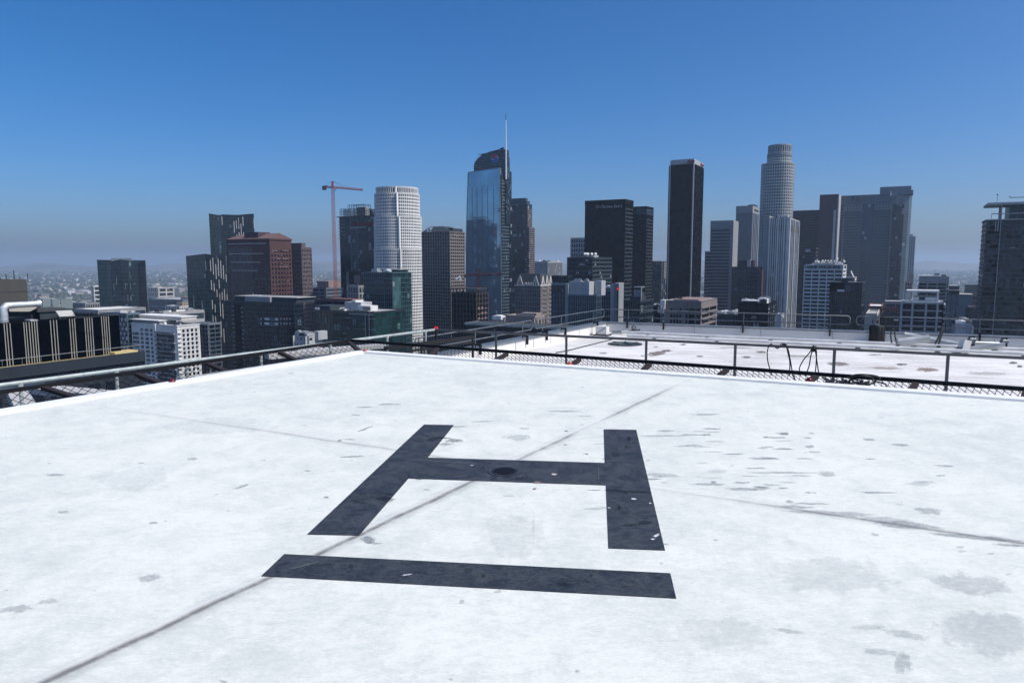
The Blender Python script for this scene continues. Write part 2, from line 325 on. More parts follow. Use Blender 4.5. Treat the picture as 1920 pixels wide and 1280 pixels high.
it = [mark(1179, 823, 9, 12, 0, (0.005, 0.005, 0.006), 1), mark(1161, 953, 8, 14, -1, (0.006, 0.007, 0.008), .8), mark(1039, 890, 14, 4.5, 0, (0.62, 0.55, 0.48), 1), mark(1188, 936, 14, 4, 1, (0.7, 0.72, 0.72), 1), mark(1231, 1005, 16, 7, -6, (0.75, 0.76, 0.76), .9), mark(1224, 1012, 12, 4, 0, (0.75, 0.76, 0.76), .8),
      mark(763, 1079, 30, 3, -4, (0.62, 0.63, 0.63), .8), mark(1219, 944, 6, 3, 0, (0.75, 0.76, 0.76), .9), mark(885, 873, 10, 3, 0, (0.4, 0.42, 0.44), .8), mark(1142, 953, 8, 3, 2, (0.6, 0.6, 0.6), .7), mark(1007, 905, 20, 4, 0, (0.35, 0.22, 0.22), .8), mark(1003, 917, 10, 3.5, 0, (0.22, 0.06, 0.07), .9),
      mark(570, 1062, 90, 5, -22, (0.12, 0.13, 0.14), .7), mark(1122, 892, 3, 44, 0, (0.10, 0.11, 0.12), .8), mark(830, 866, 190, 4, 11, (0.09, 0.10, 0.12), .6), mark(1180, 922, 120, 5, 6, (0.012, 0.014, 0.02), .7)]
for i in range(60):
    bar = rs.choice(((760, 886), (700, 940), (1160, 850), (1185, 980), (1000, 885), (880, 1075), (1080, 1090), (640, 1065), (820, 830), (1200, 1095)))
    it.append(mark(bar[0] + rs.uniform(-35, 35), bar[1] + rs.uniform(-14, 14), rs.uniform(6, 50), rs.uniform(3, 12), 0, (0.075, 0.088, 0.105) if rs.random() < .45 else (0.012, 0.015, 0.02), rs.uniform(.25, .6)))
stains('paint_chip', it, 0.0055, pad)
M_channel = metal_mat('grey_channel', (0.42, 0.43, 0.42), 0.5, 0.3)
m = MB(); OL = lin(K, DL, K, DR)
for a_, b_, off in ((P(379, 704), P(622, 667.5), -DR), (P(1150, 692), P(1489, 715.5), -DL)):
    n = off * 0.11; zz = Vector((0, 0, -0.07)); m.beam(a_ + n + zz, b_ + n + zz, 0.12, 0.08); m.beam(a_ + n * 1.6 + zz * 0.6, b_ + n * 1.6 + zz * 0.6, 0.012, 0.06)
m.build('edge_channel', M_channel, pad)

# --- the roof round the pad
ZR = -1.10
C1 = P(1135.5, 622, ZR)                                   # inner foot of the parapets' corner
LP = (P(1135.5, 622, ZR) - P(982, 657, ZR)).normalized()  # along the left parapet, away
BP = P(1920, 632, -.72) - P(1138, 604, -.72); BP.z = 0; BP.normalize()    # along the back parapet, right
LN = Vector((LP.y, -LP.x, 0)); BN = Vector((BP.y, -BP.x, 0))              # into the roof
if BN.y > 0: BN = -BN
if LN.x < 0: LN = -LN
def roof_material():
    t = NT('white_roof_coating'); co = t.obj()
    a = t.noise(co, 0.5, 6.0, 0.6); b = t.noise(t.scale(co, (0.5, 3.2, 1)), 1.2, 6.0, 0.65); c = t.noise(co, 12.0, 4.0)
    f = t.math('ADD', t.math('MULTIPLY', a, 0.35), t.math('ADD', t.math('MULTIPLY', b, 0.45), t.math('MULTIPLY', c, 0.2)))
    col = t.mix(t.rng(f, 0.36, 0.62), (0.50, 0.485, 0.46), (0.80, 0.795, 0.775))
    col = t.mix(t.math('MULTIPLY', t.rng(b, 0.62, 0.75), 0.5), col, (0.42, 0.385, 0.35))
    t.set(col, 0.75); t.bump(c, 0.2, 0.01); return t.m
M_roof = roof_material()
far_r = C1 + BP * 26; near_r = far_r - LP * 48; near_l = C1 - LP * 44
roof = MB().prism([C1 - LN * .4, far_r, near_r, near_l - LN * 0.4], ZR - 0.5, ZR).build('rooftop', M_roof); tag(roof, 'white coated flat roof around and behind the helipad', 'roof', kind='structure')
it = []
for x, y, w_, h_, r, c_, a_ in ((1230, 663, 34, 8, -4, 0, .8), (1248, 657.5, 20, 4, 0, 1, .8), (1312, 668, 12, 3, 0, 0, .7), (1281, 646, 12, 2.5, 0, 1, .7), (1427, 660, 18, 4, 0, 0, .85), (1400, 669.5, 16, 3.5, 0, 0, .8), (1573, 682, 38, 7, 2, 0, .75), (1691, 683, 22, 3, 0, 1, .9),
        (1739, 693, 40, 7, 2, 2, .7), (1900, 680, 16, 4, 0, 1, .8), (1912, 687, 10, 4, 0, 1, .9), (1640, 665, 26, 2.5, 0, 0, .5), (1131, 662, 16, 3, 0, 0, .5), (1205, 667, 8, 2, 0, 0, .6), (1300, 634, 30, 5, -3, 0, .5), (1255, 640, 40, 2, -4, 0, .4), (1230, 650, 10, 2, 0, 0, .5), (1660, 690, 60, 5, 3, 2, .4), (1850, 700, 80, 6, 3, 0, .3), (1500, 668, 60, 4, 2, 0, .35), (1380, 652, 60, 3, 1, 0, .3)):
    it.append(mark(x, y, w_ * 1.4, h_ * 1.5, r, ((0.20, 0.175, 0.15), (0.12, 0.11, 0.10), (0.26, 0.17, 0.13))[c_], a_, ZR))
stains('roof_stain', it, ZR + 0.003, roof)
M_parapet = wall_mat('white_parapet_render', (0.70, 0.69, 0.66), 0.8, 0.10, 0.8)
M_parback = wall_mat('shade_grey_parapet_render', (0.60, 0.605, 0.60), 0.8, 0.08, 0.8)  # greyer copy of the white render, the back wall's shade in its colour
M_coping = metal_mat('dull_grey_coping', (0.19, 0.21, 0.225), 0.45, 0.3)
M_joint = plain_mat('grime', (0.16, 0.15, 0.14), 0.9)
PZ = ZR + 0.38
def parapet(base, d, n, L, back, label, mat, joints):
    o = MB().prism([base, base + d * L, base + d * L - n * .38, base - n * .38], ZR - .3, PZ - .05).build('parapet_wall', mat)
    tag(o, label, 'parapet wall', 'parapets round the lower roof')
    m = MB().prism([base + n * .03, base + d * L + n * .03, base + d * L - n * .43, base - n * .43], PZ - .048, PZ)
    m.build('coping', M_coping, o)
    m = MB(); rj = random.Random(5)
    for t_ in joints: m.beam(base + d * t_ + n * .004 + Vector((0, 0, 0.02)), base + d * t_ + n * .004 + Vector((0, 0, .31)), .012, .008, up=tuple(d))
    m.build('wall_joint', M_joint, o)
    return o
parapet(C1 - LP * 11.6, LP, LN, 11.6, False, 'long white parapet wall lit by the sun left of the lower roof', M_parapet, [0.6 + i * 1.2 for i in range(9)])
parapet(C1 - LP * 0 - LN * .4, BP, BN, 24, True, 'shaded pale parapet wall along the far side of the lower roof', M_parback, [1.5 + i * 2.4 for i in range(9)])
# pipes
M_pipe = metal_mat('pale_green_pipe_paint', (0.40, 0.45, 0.43), 0.4, 0.2, 0.15)
M_pipedark = metal_mat('shade_toned_pipe', (0.075, 0.08, 0.088), 0.5, 0.25, 0.2)  # right handrail darker than its left run, its shade put into the colour
M_galv = metal_mat('galvanised_pipe', (0.13, 0.15, 0.165), 0.45, 0.3, 0.2)
M_netblack = plain_mat('black_steel_paint', (0.012, 0.012, 0.013), 0.5)
M_rust = plain_mat('rusty_brown_steel', (0.030, 0.022, 0.022), 0.7)
M_bracket = plain_mat('tarred_bracket', (0.018, 0.02, 0.022), 0.6)
RC = P(815, 618); RL = (P(0, 722) - RC).normalized(); RR = (P(1920, 671) - RC).normalized()
hl = tag(empty('handrail', RC), 'pale green pipe handrail sloping along the left edge of the helipad', 'handrail')
def put(o, parent): o.parent = parent; o.matrix_parent_inverse = parent.matrix_basis.inverted(); return o
put(smooth_by_angle(MB().tube([RC, RC + RL * 18], .030, 12).build('top_pipe', M_pipe)), hl)
for px in (-90, 38, 218, 350, 489, 619, 726, 798):
    p = RC + RL * along(RC, RL, px); put(smooth_by_angle(MB().tube([p, Vector((p.x, p.y, ZR))], .026, 10).build('post', M_pipe)), hl)
    put(smooth_by_angle(MB().tube([Vector((p.x, p.y, -.055)), Vector((p.x, p.y, -.0))], .036, 10).build('clamp', M_pipe)), hl)
s0 = P(83, 718, -.06); put(smooth_by_angle(MB().tube([s0, s0 + RL * .12, s0 + RL * 8], .024, 10).build('short_pipe', M_pipe)), hl)
hr = tag(empty('handrail', RC), 'dark pipe handrail on slim posts crossing in front of the white roof', 'handrail')
put(smooth_by_angle(MB().tube([RC, RC + RR * 16], .030, 12).build('top_pipe', M_pipedark)), hr)
for px in (930, 1062, 1212, 1379, 1565, 1778, 2030):
    p = RC + RR * along(RC, RR, px); put(smooth_by_angle(MB().tube([p, Vector((p.x, p.y, ZR))], .029, 10).build('post', M_pipedark)), hr)
    put(smooth_by_angle(MB().tube([Vector((p.x, p.y, ZR)), Vector((p.x, p.y, ZR + .02))], .07, 12).build('post_foot', M_pipedark)), hr)
# parapet railings
def railing(label, base, d, n, t0, t1, posts, ends=True):
    o = tag(empty('railing', base), label, 'railing', 'pipe railings on the parapets')
    off = -n * .12; zt, zm = -.2, -.5
    def at(t_, z): q = base + d * t_ + off; return Vector((q.x, q.y, z))
    for a_, b_ in (t1 if isinstance(t1, list) else [(t0, t1)]):
        pts = [at(a_ + .12, zm)] + [at(a_ + .12 - .12 * math.sin(k * math.pi / 6), zm + .1 * (1 - math.cos(k * math.pi / 6))) for k in range(1, 4)] + [at(a_, zt - .1)] + [at(a_ + .1 - .1 * math.cos(k * math.pi / 6), zt - .1 + .1 * math.sin(k * math.pi / 6)) for k in range(1, 4)] + [at(b_ - .06, zt)] + [at(b_, zt - .06), at(b_, zm + .06), at(b_ - .06, zm)] + [at(a_ + .12, zm)]
        put(smooth_by_angle(MB().tube(pts, .018, 10).build('pipe_loop', M_galv)), o)
    for t_ in posts:
        q = base + d * t_
        put(smooth_by_angle(MB().tube([at(t_, ZR + .3), at(t_, zt)], .018, 8).build('post', M_galv)), o)
        b1 = q + n * .05 + Vector((0, 0, ZR * 0)); b1.z = PZ - .2; b2 = Vector((b1.x, b1.y, PZ + .10))
        m = MB().beam(b1, b2, .07, .05, up=tuple(d)); m.beam(b2 - Vector((0, 0, .03)), at(t_, PZ + .07), .07, .05)
        put(m.build('bracket', M_bracket), o)
    return o
LB = C1 - LP * 11.6
tl = [(lambda q: q)(along(Vector((C1.x, C1.y, PZ)), LP, px)) + 11.6 for px in (898, 986, 1023, 1058, 1118)]
t997 = along(Vector((C1.x, C1.y, -.3)) - LN * .12, LP, 997) + 11.6; t776 = along(Vector((C1.x, C1.y, -.3)) - LN * .12, LP, 778) + 11.6
railing('double pipe railing on the sunlit parapet left of the white roof', LB, LP, LN, 0, [(t776, t997), (t997 + .25, 11.7)], [t776 + .15] + tl)
bb = C1 - LN * .4
tb = [along(Vector((C1.x, C1.y, PZ)), BP, px) + .4 for px in (1176, 1244, 1393, 1556, 1837)]
t16 = along(Vector((C1.x, C1.y, -.3)), BP, 1600) + .4
railing('double pipe railing along the far shaded parapet', bb, BP, BN, 0, [(.15, t16 - .1), (t16 + .1, 23)], tb)
# dark plates below the coping come with the brackets; nets next
def net(label, e0, e1, r0, r1, cell, braces, sweep, wire):
    """netting from pad edge e0-e1 out to the rail r0-r1"""
    o = tag(empty('safety_net', r0), label, 'safety net', 'safety nets round the helipad')
    put(MB().beam(r0, r1, .045, .055).build('outer_rail', M_netblack), o)
    m = MB(); L = (r1 - r0).length; n = int(L / cell)
    def pt(s, t_):
        p = (e0.lerp(e1, s)).lerp(r0.lerp(r1, s), t_); return p + Vector((0, 0, -.10 * math.sin(math.pi * t_)))
    wdt = sweep / L; k = 5
    for i in range(-int(sweep / cell) - 1, n + 1):
        for sg in (0, 1):
            prev = None
            for j in range(k + 1):
                t_ = j / k; s = i / n + (t_ if sg else 1 - t_) * wdt
                if s < 0 or s > 1: prev = None; continue
                p = pt(s, t_)
                if prev is not None: m.beam(prev, p, wire)
                prev = p
    put(m.build('netting', M_netblack), o)
    for a_, b_ in braces:
        d_ = (b_ - a_).normalized()
        put(MB().beam(a_ - Vector((0, 0, .03)), b_, .085, .05).build('brace', M_rust), o)
    return o
EZ = Vector((0, 0, -.06))
nc = P(657, 638, .03)
nl_end = nc + (P(0, 735, .03) - nc).normalized() * 15; nr_end = nc + (P(1920, 729, .03) - nc).normalized() * 15
net('black chain-link safety net sloping out from the left edge of the helipad', Q(0.0, 0) + EZ, Q(13.5, 0) + EZ, nc, nl_end, .15,
    [(P(x, y, .03), P(x2, y2, -.06)) for x, y, x2, y2 in ((82, 723, 146, 747), (257, 698, 306, 721), (390, 679, 432, 700), (525, 658, 561, 678), (655, 639, 677, 661))], .8, .0062)
net('black chain-link safety net along the far edge of the helipad before the white roof', Q(0, 0) + EZ, Q(0, 13.5) + EZ, nc, nr_end, .085,
    [(P(x, y, .03), P(x2, y2, -.06)) for x, y, x2, y2 in ((820, 651, 806, 667), (950, 661, 926, 677), (1086, 671, 1068, 686), (1218, 680, 1206, 694), (1363, 690, 1349, 704), (1530, 702, 1513, 718), (1717, 715, 1709, 732), (1925, 729, 1921, 747))], .42, .0062)
# stair guard beside the pad's corner
sg = tag(empty('stair_guard', P(735, 651, -.25)), 'black steel stair guard on three posts behind the corner of the helipad', 'stair guard')
a_, b_ = P(722, 653, -.25), P(888, 632, -.25)
put(MB().beam(a_, b_, .07, .09).build('top_beam', M_netblack), sg)
put(MB().beam(a_ + Vector((0, 0, -.14)), b_ + Vector((0, 0, -.13)), .05, .05).build('lower_beam', M_netblack), sg)
for px in (790, 813, 886):
    p = a_ + (b_ - a_) * (along(a_, b_ - a_, px)); put(MB().beam(p - Vector((0, 0, .02)), Vector((p.x, p.y, ZR)), .055).build('post', M_netblack), sg)
# warning lights
M_redglass = plain_mat('red_lens', (0.42, 0.03, 0.02), 0.25); M_darkred = plain_mat('dark_red_lens', (0.12, 0.012, 0.015), 0.25); M_lit = glow_mat('lit_red_lens', (0.75, 0.02, 0.04), 0.8)
M_orange = plain_mat('orange_red_lens', (0.40, 0.06, 0.015), 0.3)
def edge_light(px, py, z, r, lens, label):
    o = tag(empty('warning_light', P(px, py, z)), label, 'warning light', 'red warning lights round the helipad')
    m = MB().tube([(0, 0, -.10), (0, 0, 0)], r * .8, 14); m.box(-r, r, -r, r, -.13, -.10); m.build('base', M_netblack, o)
    smooth_by_angle(MB().dome((0, 0, 0), r, r * 1.25).build('lens', lens, o), 60); return o
edge_light(323, 718, .01, .052, M_darkred, 'dark red dome light beside the left edge of the helipad')
edge_light(684, 660, .01, .046, M_orange, 'orange red dome light at the far corner of the helipad')
edge_light(1068, 685, .01, .05, M_orange, 'orange red dome light below the post left of the round cover')
edge_light(1517, 715, .0, .05, M_darkred, 'dull red dome light under the knotted black cables')
def pole_light(base, top, r, pr, label, mp):
    o = tag(empty('obstruction_light', base), label, 'warning light'); h = top.z - base.z
    smooth_by_angle(MB().tube([(0, 0, 0), (0, 0, h - r)], pr, 10).build('pole', mp, o))
    MB().tube([(0, 0, h - r * 1.6), (0, 0, h - r * .9)], r * .75, 14).build('lamp_base', M_netblack, o)
    smooth_by_angle(MB().dome((0, 0, h - r * .9), r, r * 1.7).build('lens', M_lit, o), 60)
    m = MB()
    for k in range(4):
        a = k * math.pi / 2 + .4; m.tube([(r * 1.08 * math.cos(a), r * 1.08 * math.sin(a), h - r), (r * 1.08 * math.cos(a), r * 1.08 * math.sin(a), h + r * .8)], .008, 6)
    m.tube([(0, 0, h + r * .75), (0, 0, h + r * 1.0)], r * 1.05, 14); m.build('lamp_guard', M_netblack, o); return o
p = P(811, 630, ZR); pb = RC + (P(811, 618) - RC) + V * .15
pole_light(Vector((pb.x, pb.y, ZR)), Vector((pb.x, pb.y, .04)), .055, .03, 'lit red lamp on a short post at the corner of the handrail', M_netblack)
pb = P(1157, 621, ZR); pole_light(pb, D(1157, 541, pb.y), .052, .026, 'lit red lamp on a tall black pole by the parapet corner', M_netblack)
# window-washing track and folded davit
M_track = metal_mat('bright_galvanised_track', (0.60, 0.61, 0.61), 0.5, 0.15, 0.12, 2.0)
for (xa, ya, xb, yb), lab in (((1166, 622.5, 1920, 655), 'long pale steel track pipe nearest the far parapet'), ((1176, 629, 1920, 663), 'long pale steel track pipe on the roof side of its twin')):
    a_, b_ = P(xa, ya, ZR + .11), P(xb, yb, ZR + .11); d_ = (b_ - a_).normalized()
    o = tag(smooth_by_angle(MB().tube([a_, b_ + d_ * 4], .055, 12).build('track_pipe', M_track)), lab, 'pipe', 'track pipes on the white roof')
    for k in range(9):
        q = a_ + d_ * (1.0 + 2.2 * k); MB().box(q.x - .05, q.x + .05, q.y - .08, q.y + .08, ZR, ZR + .055).build('pipe_support', M_galv, o)
dv = tag(empty('davit_crane', D(1760, 640, 22.6)), 'folded grey steel davit arms and white motor box of the window-washing rig', 'davit crane')
def dp(px, py, Y=22.6): return D(px, py, Y)
M_davit = metal_mat('grey_davit_paint', (0.40, 0.42, 0.42), 0.4, 0.3, 0.12, 2.0); M_davitdk = plain_mat('dark_cast_iron', (0.05, 0.055, 0.06), 0.5)
M_white = plain_mat('white_enamel', (0.66, 0.66, 0.63), 0.5)
for nm, pts, r in (('arm_tube', [dp(1695, 628, 23.4), dp(1725, 634, 23.2), dp(1805, 649, 22.4)], .115), ('arm_tube', [dp(1683, 641, 22.4), dp(1742, 634, 22.2)], .12), ('arm_tube', [dp(1818, 654, 21.8), dp(1884, 646, 21.4)], .075), ('arm_tube', [dp(1822, 642, 22.0), dp(1884, 644, 22.0)], .045)):
    put(smooth_by_angle(MB().tube(pts, r, 16).build(nm, M_davit)), dv)
put(smooth_by_angle(MB().tube([dp(1672, 643), dp(1670, 630), dp(1671, 619), dp(1674, 615), dp(1677, 619), dp(1678, 630), dp(1681, 644)], .022, 8).build('lifting_loop', M_davitdk)), dv)
put(smooth_by_angle(MB().tube([dp(1753, 645, 22.0), dp(1758, 636, 22), dp(1764, 624, 22.0), dp(1766, 613, 22), dp(1768, 613, 22), dp(1767, 622, 22.1), dp(1760, 645, 22.2)], .03, 8).build('lifting_hook', M_davitdk)), dv)
a_ = dp(1803, 664, 21.6); b_ = dp(1811, 637, 21.6)
put(MB().beam(a_, b_, .22, .26, up=(0, 1, 0)).build('motor_box', M_white), dv)
put(MB().beam(dp(1798, 662, 21.5), dp(1798, 651, 21.5), .07, .12, up=(0, 1, 0)).build('box_bracket', M_davitdk), dv)
q = dp(1806, 672, 21.5); put(MB().box(q.x - .16, q.x + .14, q.y - .2, q.y + .2, q.z, q.z + .13).build('foot_plate', M_davit), dv)
put(MB().box(q.x - .3, q.x + .1, q.y - .14, q.y + .14, ZR, q.z - .002).build('base_plate', M_davitdk), dv)
for px, py in ((1822, 637), (1883, 640)):
    q = dp(px, py, 22.0)
    put(smooth_by_angle(MB().tube([q + Vector((-.09, 0, 0)), q + Vector((.09, 0, 0))], .085, 14).build('roller', M_galv)), dv)
    put(MB().box(q.x - .07, q.x - .04, q.y - .06, q.y + .06, q.z - .22, q.z + .12).box(q.x + .04, q.x + .07, q.y - .06, q.y + .06, q.z - .22, q.z + .12).build('roller_bracket', M_davitdk), dv)
for px, py in ((1683, 646), (1760, 648), (1884, 650)):
    q = dp(px, py, 22.3); put(MB().beam(Vector((q.x, q.y, ZR)), q, .08).build('stand', M_davitdk), dv)
# black drum with hoses
q = P(1643, 643, ZR); bn = tag(empty('equipment_drum', q), 'black ribbed drum with hoses standing before the far parapet', 'drum')
m = MB(); m.tube([(0, 0, 0), (0, 0, .03), (0, 0, .58), (0, 0, .62)], [.22, .24, .225, .20], 20); smooth_by_angle(m.build('drum_body', M_bracket, bn))
m = MB()
for k in range(10): a = k * math.pi / 5; m.box(.235 * math.cos(a) - .012, .235 * math.cos(a) + .012, .235 * math.sin(a) - .012, .235 * math.sin(a) + .012, .03, .56)
m.build('rib', M_bracket, bn)
m = MB(); m.tube([(.2, 0, .55), (.23, 0, .75), (.20, .02, .9), (.12, .02, .92)], .02, 8); m.tube([(-.12, 0, .6), (-.16, 0, .7), (-.18, 0, .82)], .018, 8); m.tube([(.05, .05, .6), (.04, .05, .78)], .03, 8)
smooth_by_angle(m.build('hose', M_bracket, bn)); MB().tube([(-.06, -.05, .62), (-.06, -.05, .68)], .1, 14).build('lid', M_galv, bn)
# round dark cover, junction box, crate, anchor, cables
a_, b_ = P(1140, 645.5, ZR), P(1204, 645.5, ZR); q = (a_ + b_) / 2; rr = (b_ - a_).length / 2
o = MB().tube([q, q + Vector((0, 0, .03))], rr, 36).build('round_cover', plain_mat('dark_membrane', (0.045, 0.055, 0.055), 0.35)); tag(o, 'large round dark cover lying on the white roof near the left parapet', 'cover')
m = MB()
for k in range(7): a = k * .9; m.tube([q + Vector((math.cos(a) * rr * .2, math.sin(a) * rr * .2, .032)), q + Vector((math.cos(a + .5) * rr * .9, math.sin(a + .5) * rr * .9, .036))], .03, 6)
m.build('fold', plain_mat('dark_membrane_fold', (0.07, 0.085, 0.085), 0.4), o)
q = P(1157, 626, ZR); o = tag(empty('junction_box', q), 'flat grey junction box at the foot of the tall red lamp', 'box'); MB().box(-.2, .2, -.14, .14, 0, .09).build('box_body', M_davit, o); MB().box(-.22, .22, -.16, .16, .092, .11).build('lid', M_galv, o)
q = P(1127, 629, ZR) + LN * .05; o = tag(empty('equipment_crate', q, -GA), 'white crate leaning in the corner of the two parapets', 'crate'); MB().box(-.22, .22, -.15, .15, .06, .36).build('crate_body', M_white, o); MB().box(-.3, .3, -.2, .2, 0, .05).build('tray', M_davitdk, o); MB().beam((-.2, -.16, .08), (.2, -.16, .33), .02).build('strap', M_galv, o)
q = P(1188, 626, ZR); o = tag(empty('roof_anchor', q), 'small dark tie-down anchor lying by the far parapet', 'anchor'); MB().tube([(0, 0, 0), (0, 0, .2)], .05, 10).build('stem', M_davitdk, o); MB().beam((-.2, 0, .12), (.25, .05, .16), .05).build('crossbar', M_davitdk, o); smooth_by_angle(MB().tube([(.07 * math.cos(k * .63), 0, .24 + .07 * math.sin(k * .63)) for k in range(11)], .02, 6).build('ring', M_davitdk, o))
M_cable = plain_mat('black_rubber', (0.012, 0.012, 0.013), 0.55)
def spline(pts, n=6):
    pts = [Vector(p) for p in pts]; out_ = []
    for i in range(len(pts) - 1):
        a, b = pts[i], pts[i + 1]; p0 = pts[max(i - 1, 0)]; p3 = pts[min(i + 2, len(pts) - 1)]
        for k in range(n):
            t_ = k / n; out_.append(0.5 * ((2 * a) + (b - p0) * t_ + (2 * p0 - 5 * a + 4 * b - p3) * t_ ** 2 + (3 * a - p0 - 3 * b + p3) * t_ ** 3))
    return out_ + [pts[-1]]
o = smooth_by_angle(MB().tube(spline([P(1042, 661, ZR + .02), P(1066, 656.5, ZR + .02), P(1100, 648, ZR + .02), P(1136, 639, ZR + .02), P(1152, 635, ZR + .02)]), .014, 6).build('ground_cable', M_cable)); tag(o, 'thin black cable lying straight across the white roof', 'cable')
yr = lambda px: (RC + RR * along(RC, RR, px)).y
def hang(strands, label, knot):
    o = None; m = MB()
    for s in strands: m.tube(spline([D(x, y, yr(x) - .05 + dy) for x, y, dy in s]), .0115, 8)
    o = smooth_by_angle(m.build('hanging_cable', M_cable), 60); tag(o, label, 'cable', 'black cables slung over the dark handrail')
    if knot:
        m = MB(); rk = random.Random(2); x, y = knot
        for k in range(5): m.tube(spline([D(x + rk.uniform(-5, 5), y + rk.uniform(-6, 6), yr(x) + rk.uniform(-.12, .08)) for q in range(6)]), .0125, 8)
        smooth_by_angle(m.build('knot', M_cable, o), 60)
hang([[(1448, 704, 0), (1441, 683, 0), (1438.5, 664, 0), (1441, 650, 0), (1446, 645, .05), (1451, 649, .12), (1457, 653, 0), (1461, 651, 0), (1464, 646, .05), (1469, 644, .1), (1474, 649, 0), (1478, 664, 0), (1481, 680, 0), (1480, 704, 0)],
      [(1466, 648, -.02), (1473, 645, .1), (1478, 656, 0), (1482, 676, 0), (1487, 706, 0)]], 'wide loop of black cable slung over the dark handrail', None)
hang([[(1501, 704, 0), (1499, 690, 0), (1507, 674, 0), (1517, 662, 0), (1524, 652, 0), (1520, 668, 0), (1517, 686, 0), (1510, 704, 0)],
      [(1528, 706, 0), (1530, 684, 0), (1531, 660, 0), (1528, 650, .05), (1531, 672, 0), (1536, 706, 0)]], 'knotted bunch of black cables hanging from the dark handrail', (1526, 653))
m = MB(); rk = random.Random(11)
for k in range(9):
    x = rk.uniform(1560, 1650); pq = []
    for j in range(-3, 4):
        xx = x + j * 8 + rk.uniform(-8, 8); ye_ = 663 + .072 * (xx - 740); pq.append(P(xx, ye_ - rk.uniform(2, 14), -.02))
    m.tube(spline(pq), .011, 6)
m.tube(spline([P(1590, 707, .03), P(1604, 702.5, .14), P(1622, 702, .16), P(1640, 704, .14), P(1650, 708, .08), P(1649, 713, .02)]), .011, 6); m.tube(spline([P(1596, 706, .03), P(1612, 704, .12), P(1632, 707, .08), P(1640, 712, .03)]), .011, 6)
m.tube(spline([P(1488, 704, .05), P(1492, 715, .0), P(1498, 716, -.03), P(1506, 716, -.03)]), .011, 6)
o = smooth_by_angle(m.build('cable_tangle', M_cable), 60); tag(o, 'tangle of black cables lying in the far safety net', 'cable')
# host tower below the roof
M_host = glass_mat('host_facade_glass', (0.02, 0.028, 0.035)); M_ledge = plain_mat('grey_white_ledge', (0.45, 0.45, 0.44), 0.8)
q = [C1 - LN * .38 + BP * .02, far_r + LP * .3, near_r, near_l - LN * .38]
host = MB().prism(q, GROUND, ZR - .502).build('host_tower', M_host); tag(host, 'dark tower under the white roof and its helipad', 'tower', kind='structure')
m = MB()
for (xa, ya), (xb, yb), z, wd in (((60, 728), (205, 742), -5.0, 1.2), ((500, 668), (690, 652), -4.0, .8), ((30, 735), (50, 770), -3.0, .6), ((560, 660), (720, 648), -6, 1.5)):
    m.beam(P(xa, ya, z), P(xb, yb, z), wd, .3)
m.build('setback_ledge', M_ledge, host)
m = MB(); a_ = P(610, 668, -2.2); MB().build
for px in (600, 640, 700, 760): q = P(px, 668, -2.4); m.box(q.x - .9, q.x + .9, q.y - .5, q.y + .5, -3.6, -2.4)
m.build('setback_unit', plain_mat('grey_plant', (0.10, 0.105, 0.11), 0.7), host)
# ================================================================== CITY
def wm(n, c, **k): return wall_mat(n, c, **k)
G_dark = glass_mat('dark_office_glass', (0.006, 0.013, 0.022), 0.13, 0.35)
G_black = glass_mat('black_office_glass', (0.002, 0.004, 0.007), 0.3, 0.3, (4, 4, 4), 0.0, 0, 0.12)
G_teal = glass_mat('green_tinted_glass', (0.010, 0.040, 0.042), 0.12, 0.45, (2.5, 2.5, 3.6), 0.03, 0, .5, (0.10, 0.17, 0.17))
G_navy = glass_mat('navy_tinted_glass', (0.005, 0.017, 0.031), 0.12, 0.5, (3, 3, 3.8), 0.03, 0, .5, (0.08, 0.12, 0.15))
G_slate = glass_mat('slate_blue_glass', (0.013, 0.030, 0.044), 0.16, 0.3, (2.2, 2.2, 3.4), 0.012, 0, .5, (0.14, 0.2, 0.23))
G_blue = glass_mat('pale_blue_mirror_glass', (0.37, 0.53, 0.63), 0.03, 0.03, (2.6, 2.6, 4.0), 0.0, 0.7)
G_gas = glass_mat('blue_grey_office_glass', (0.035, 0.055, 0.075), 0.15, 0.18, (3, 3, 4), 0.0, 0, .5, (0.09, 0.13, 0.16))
G_win = glass_mat('punched_window_glass', (0.010, 0.013, 0.018), 0.15, 0.5, (30, 30, 30), 0.08, 0, .5, (0.12, 0.125, 0.125))
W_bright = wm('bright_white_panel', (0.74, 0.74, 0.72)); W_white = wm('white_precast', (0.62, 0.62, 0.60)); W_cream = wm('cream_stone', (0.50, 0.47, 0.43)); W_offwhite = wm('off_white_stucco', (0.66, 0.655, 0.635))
W_brown = wm('brown_granite', (0.090, 0.048, 0.046)); W_mauve = wm('mauve_granite', (0.13, 0.105, 0.11)); W_grey = wm('grey_precast', (0.27, 0.28, 0.285)); W_dgrey = wm('dark_grey_cladding', (0.040, 0.052, 0.064))
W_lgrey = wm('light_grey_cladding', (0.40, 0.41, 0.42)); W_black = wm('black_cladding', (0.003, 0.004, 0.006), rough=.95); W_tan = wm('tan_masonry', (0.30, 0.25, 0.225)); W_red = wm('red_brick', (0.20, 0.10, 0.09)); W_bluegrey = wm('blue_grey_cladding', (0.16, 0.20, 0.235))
W_pink = wm('faded_pink_cladding', (0.26, 0.19, 0.18)); W_taupe = wm('taupe_granite', (0.20, 0.175, 0.165)); W_purple = wm('plum_granite', (0.07, 0.052, 0.062))
R_roof = wm('gravel_roof', (0.36, 0.36, 0.35)); R_white = wm('white_roof', (0.68, 0.68, 0.66)); R_dark = wm('dark_roof', (0.06, 0.065, 0.07))
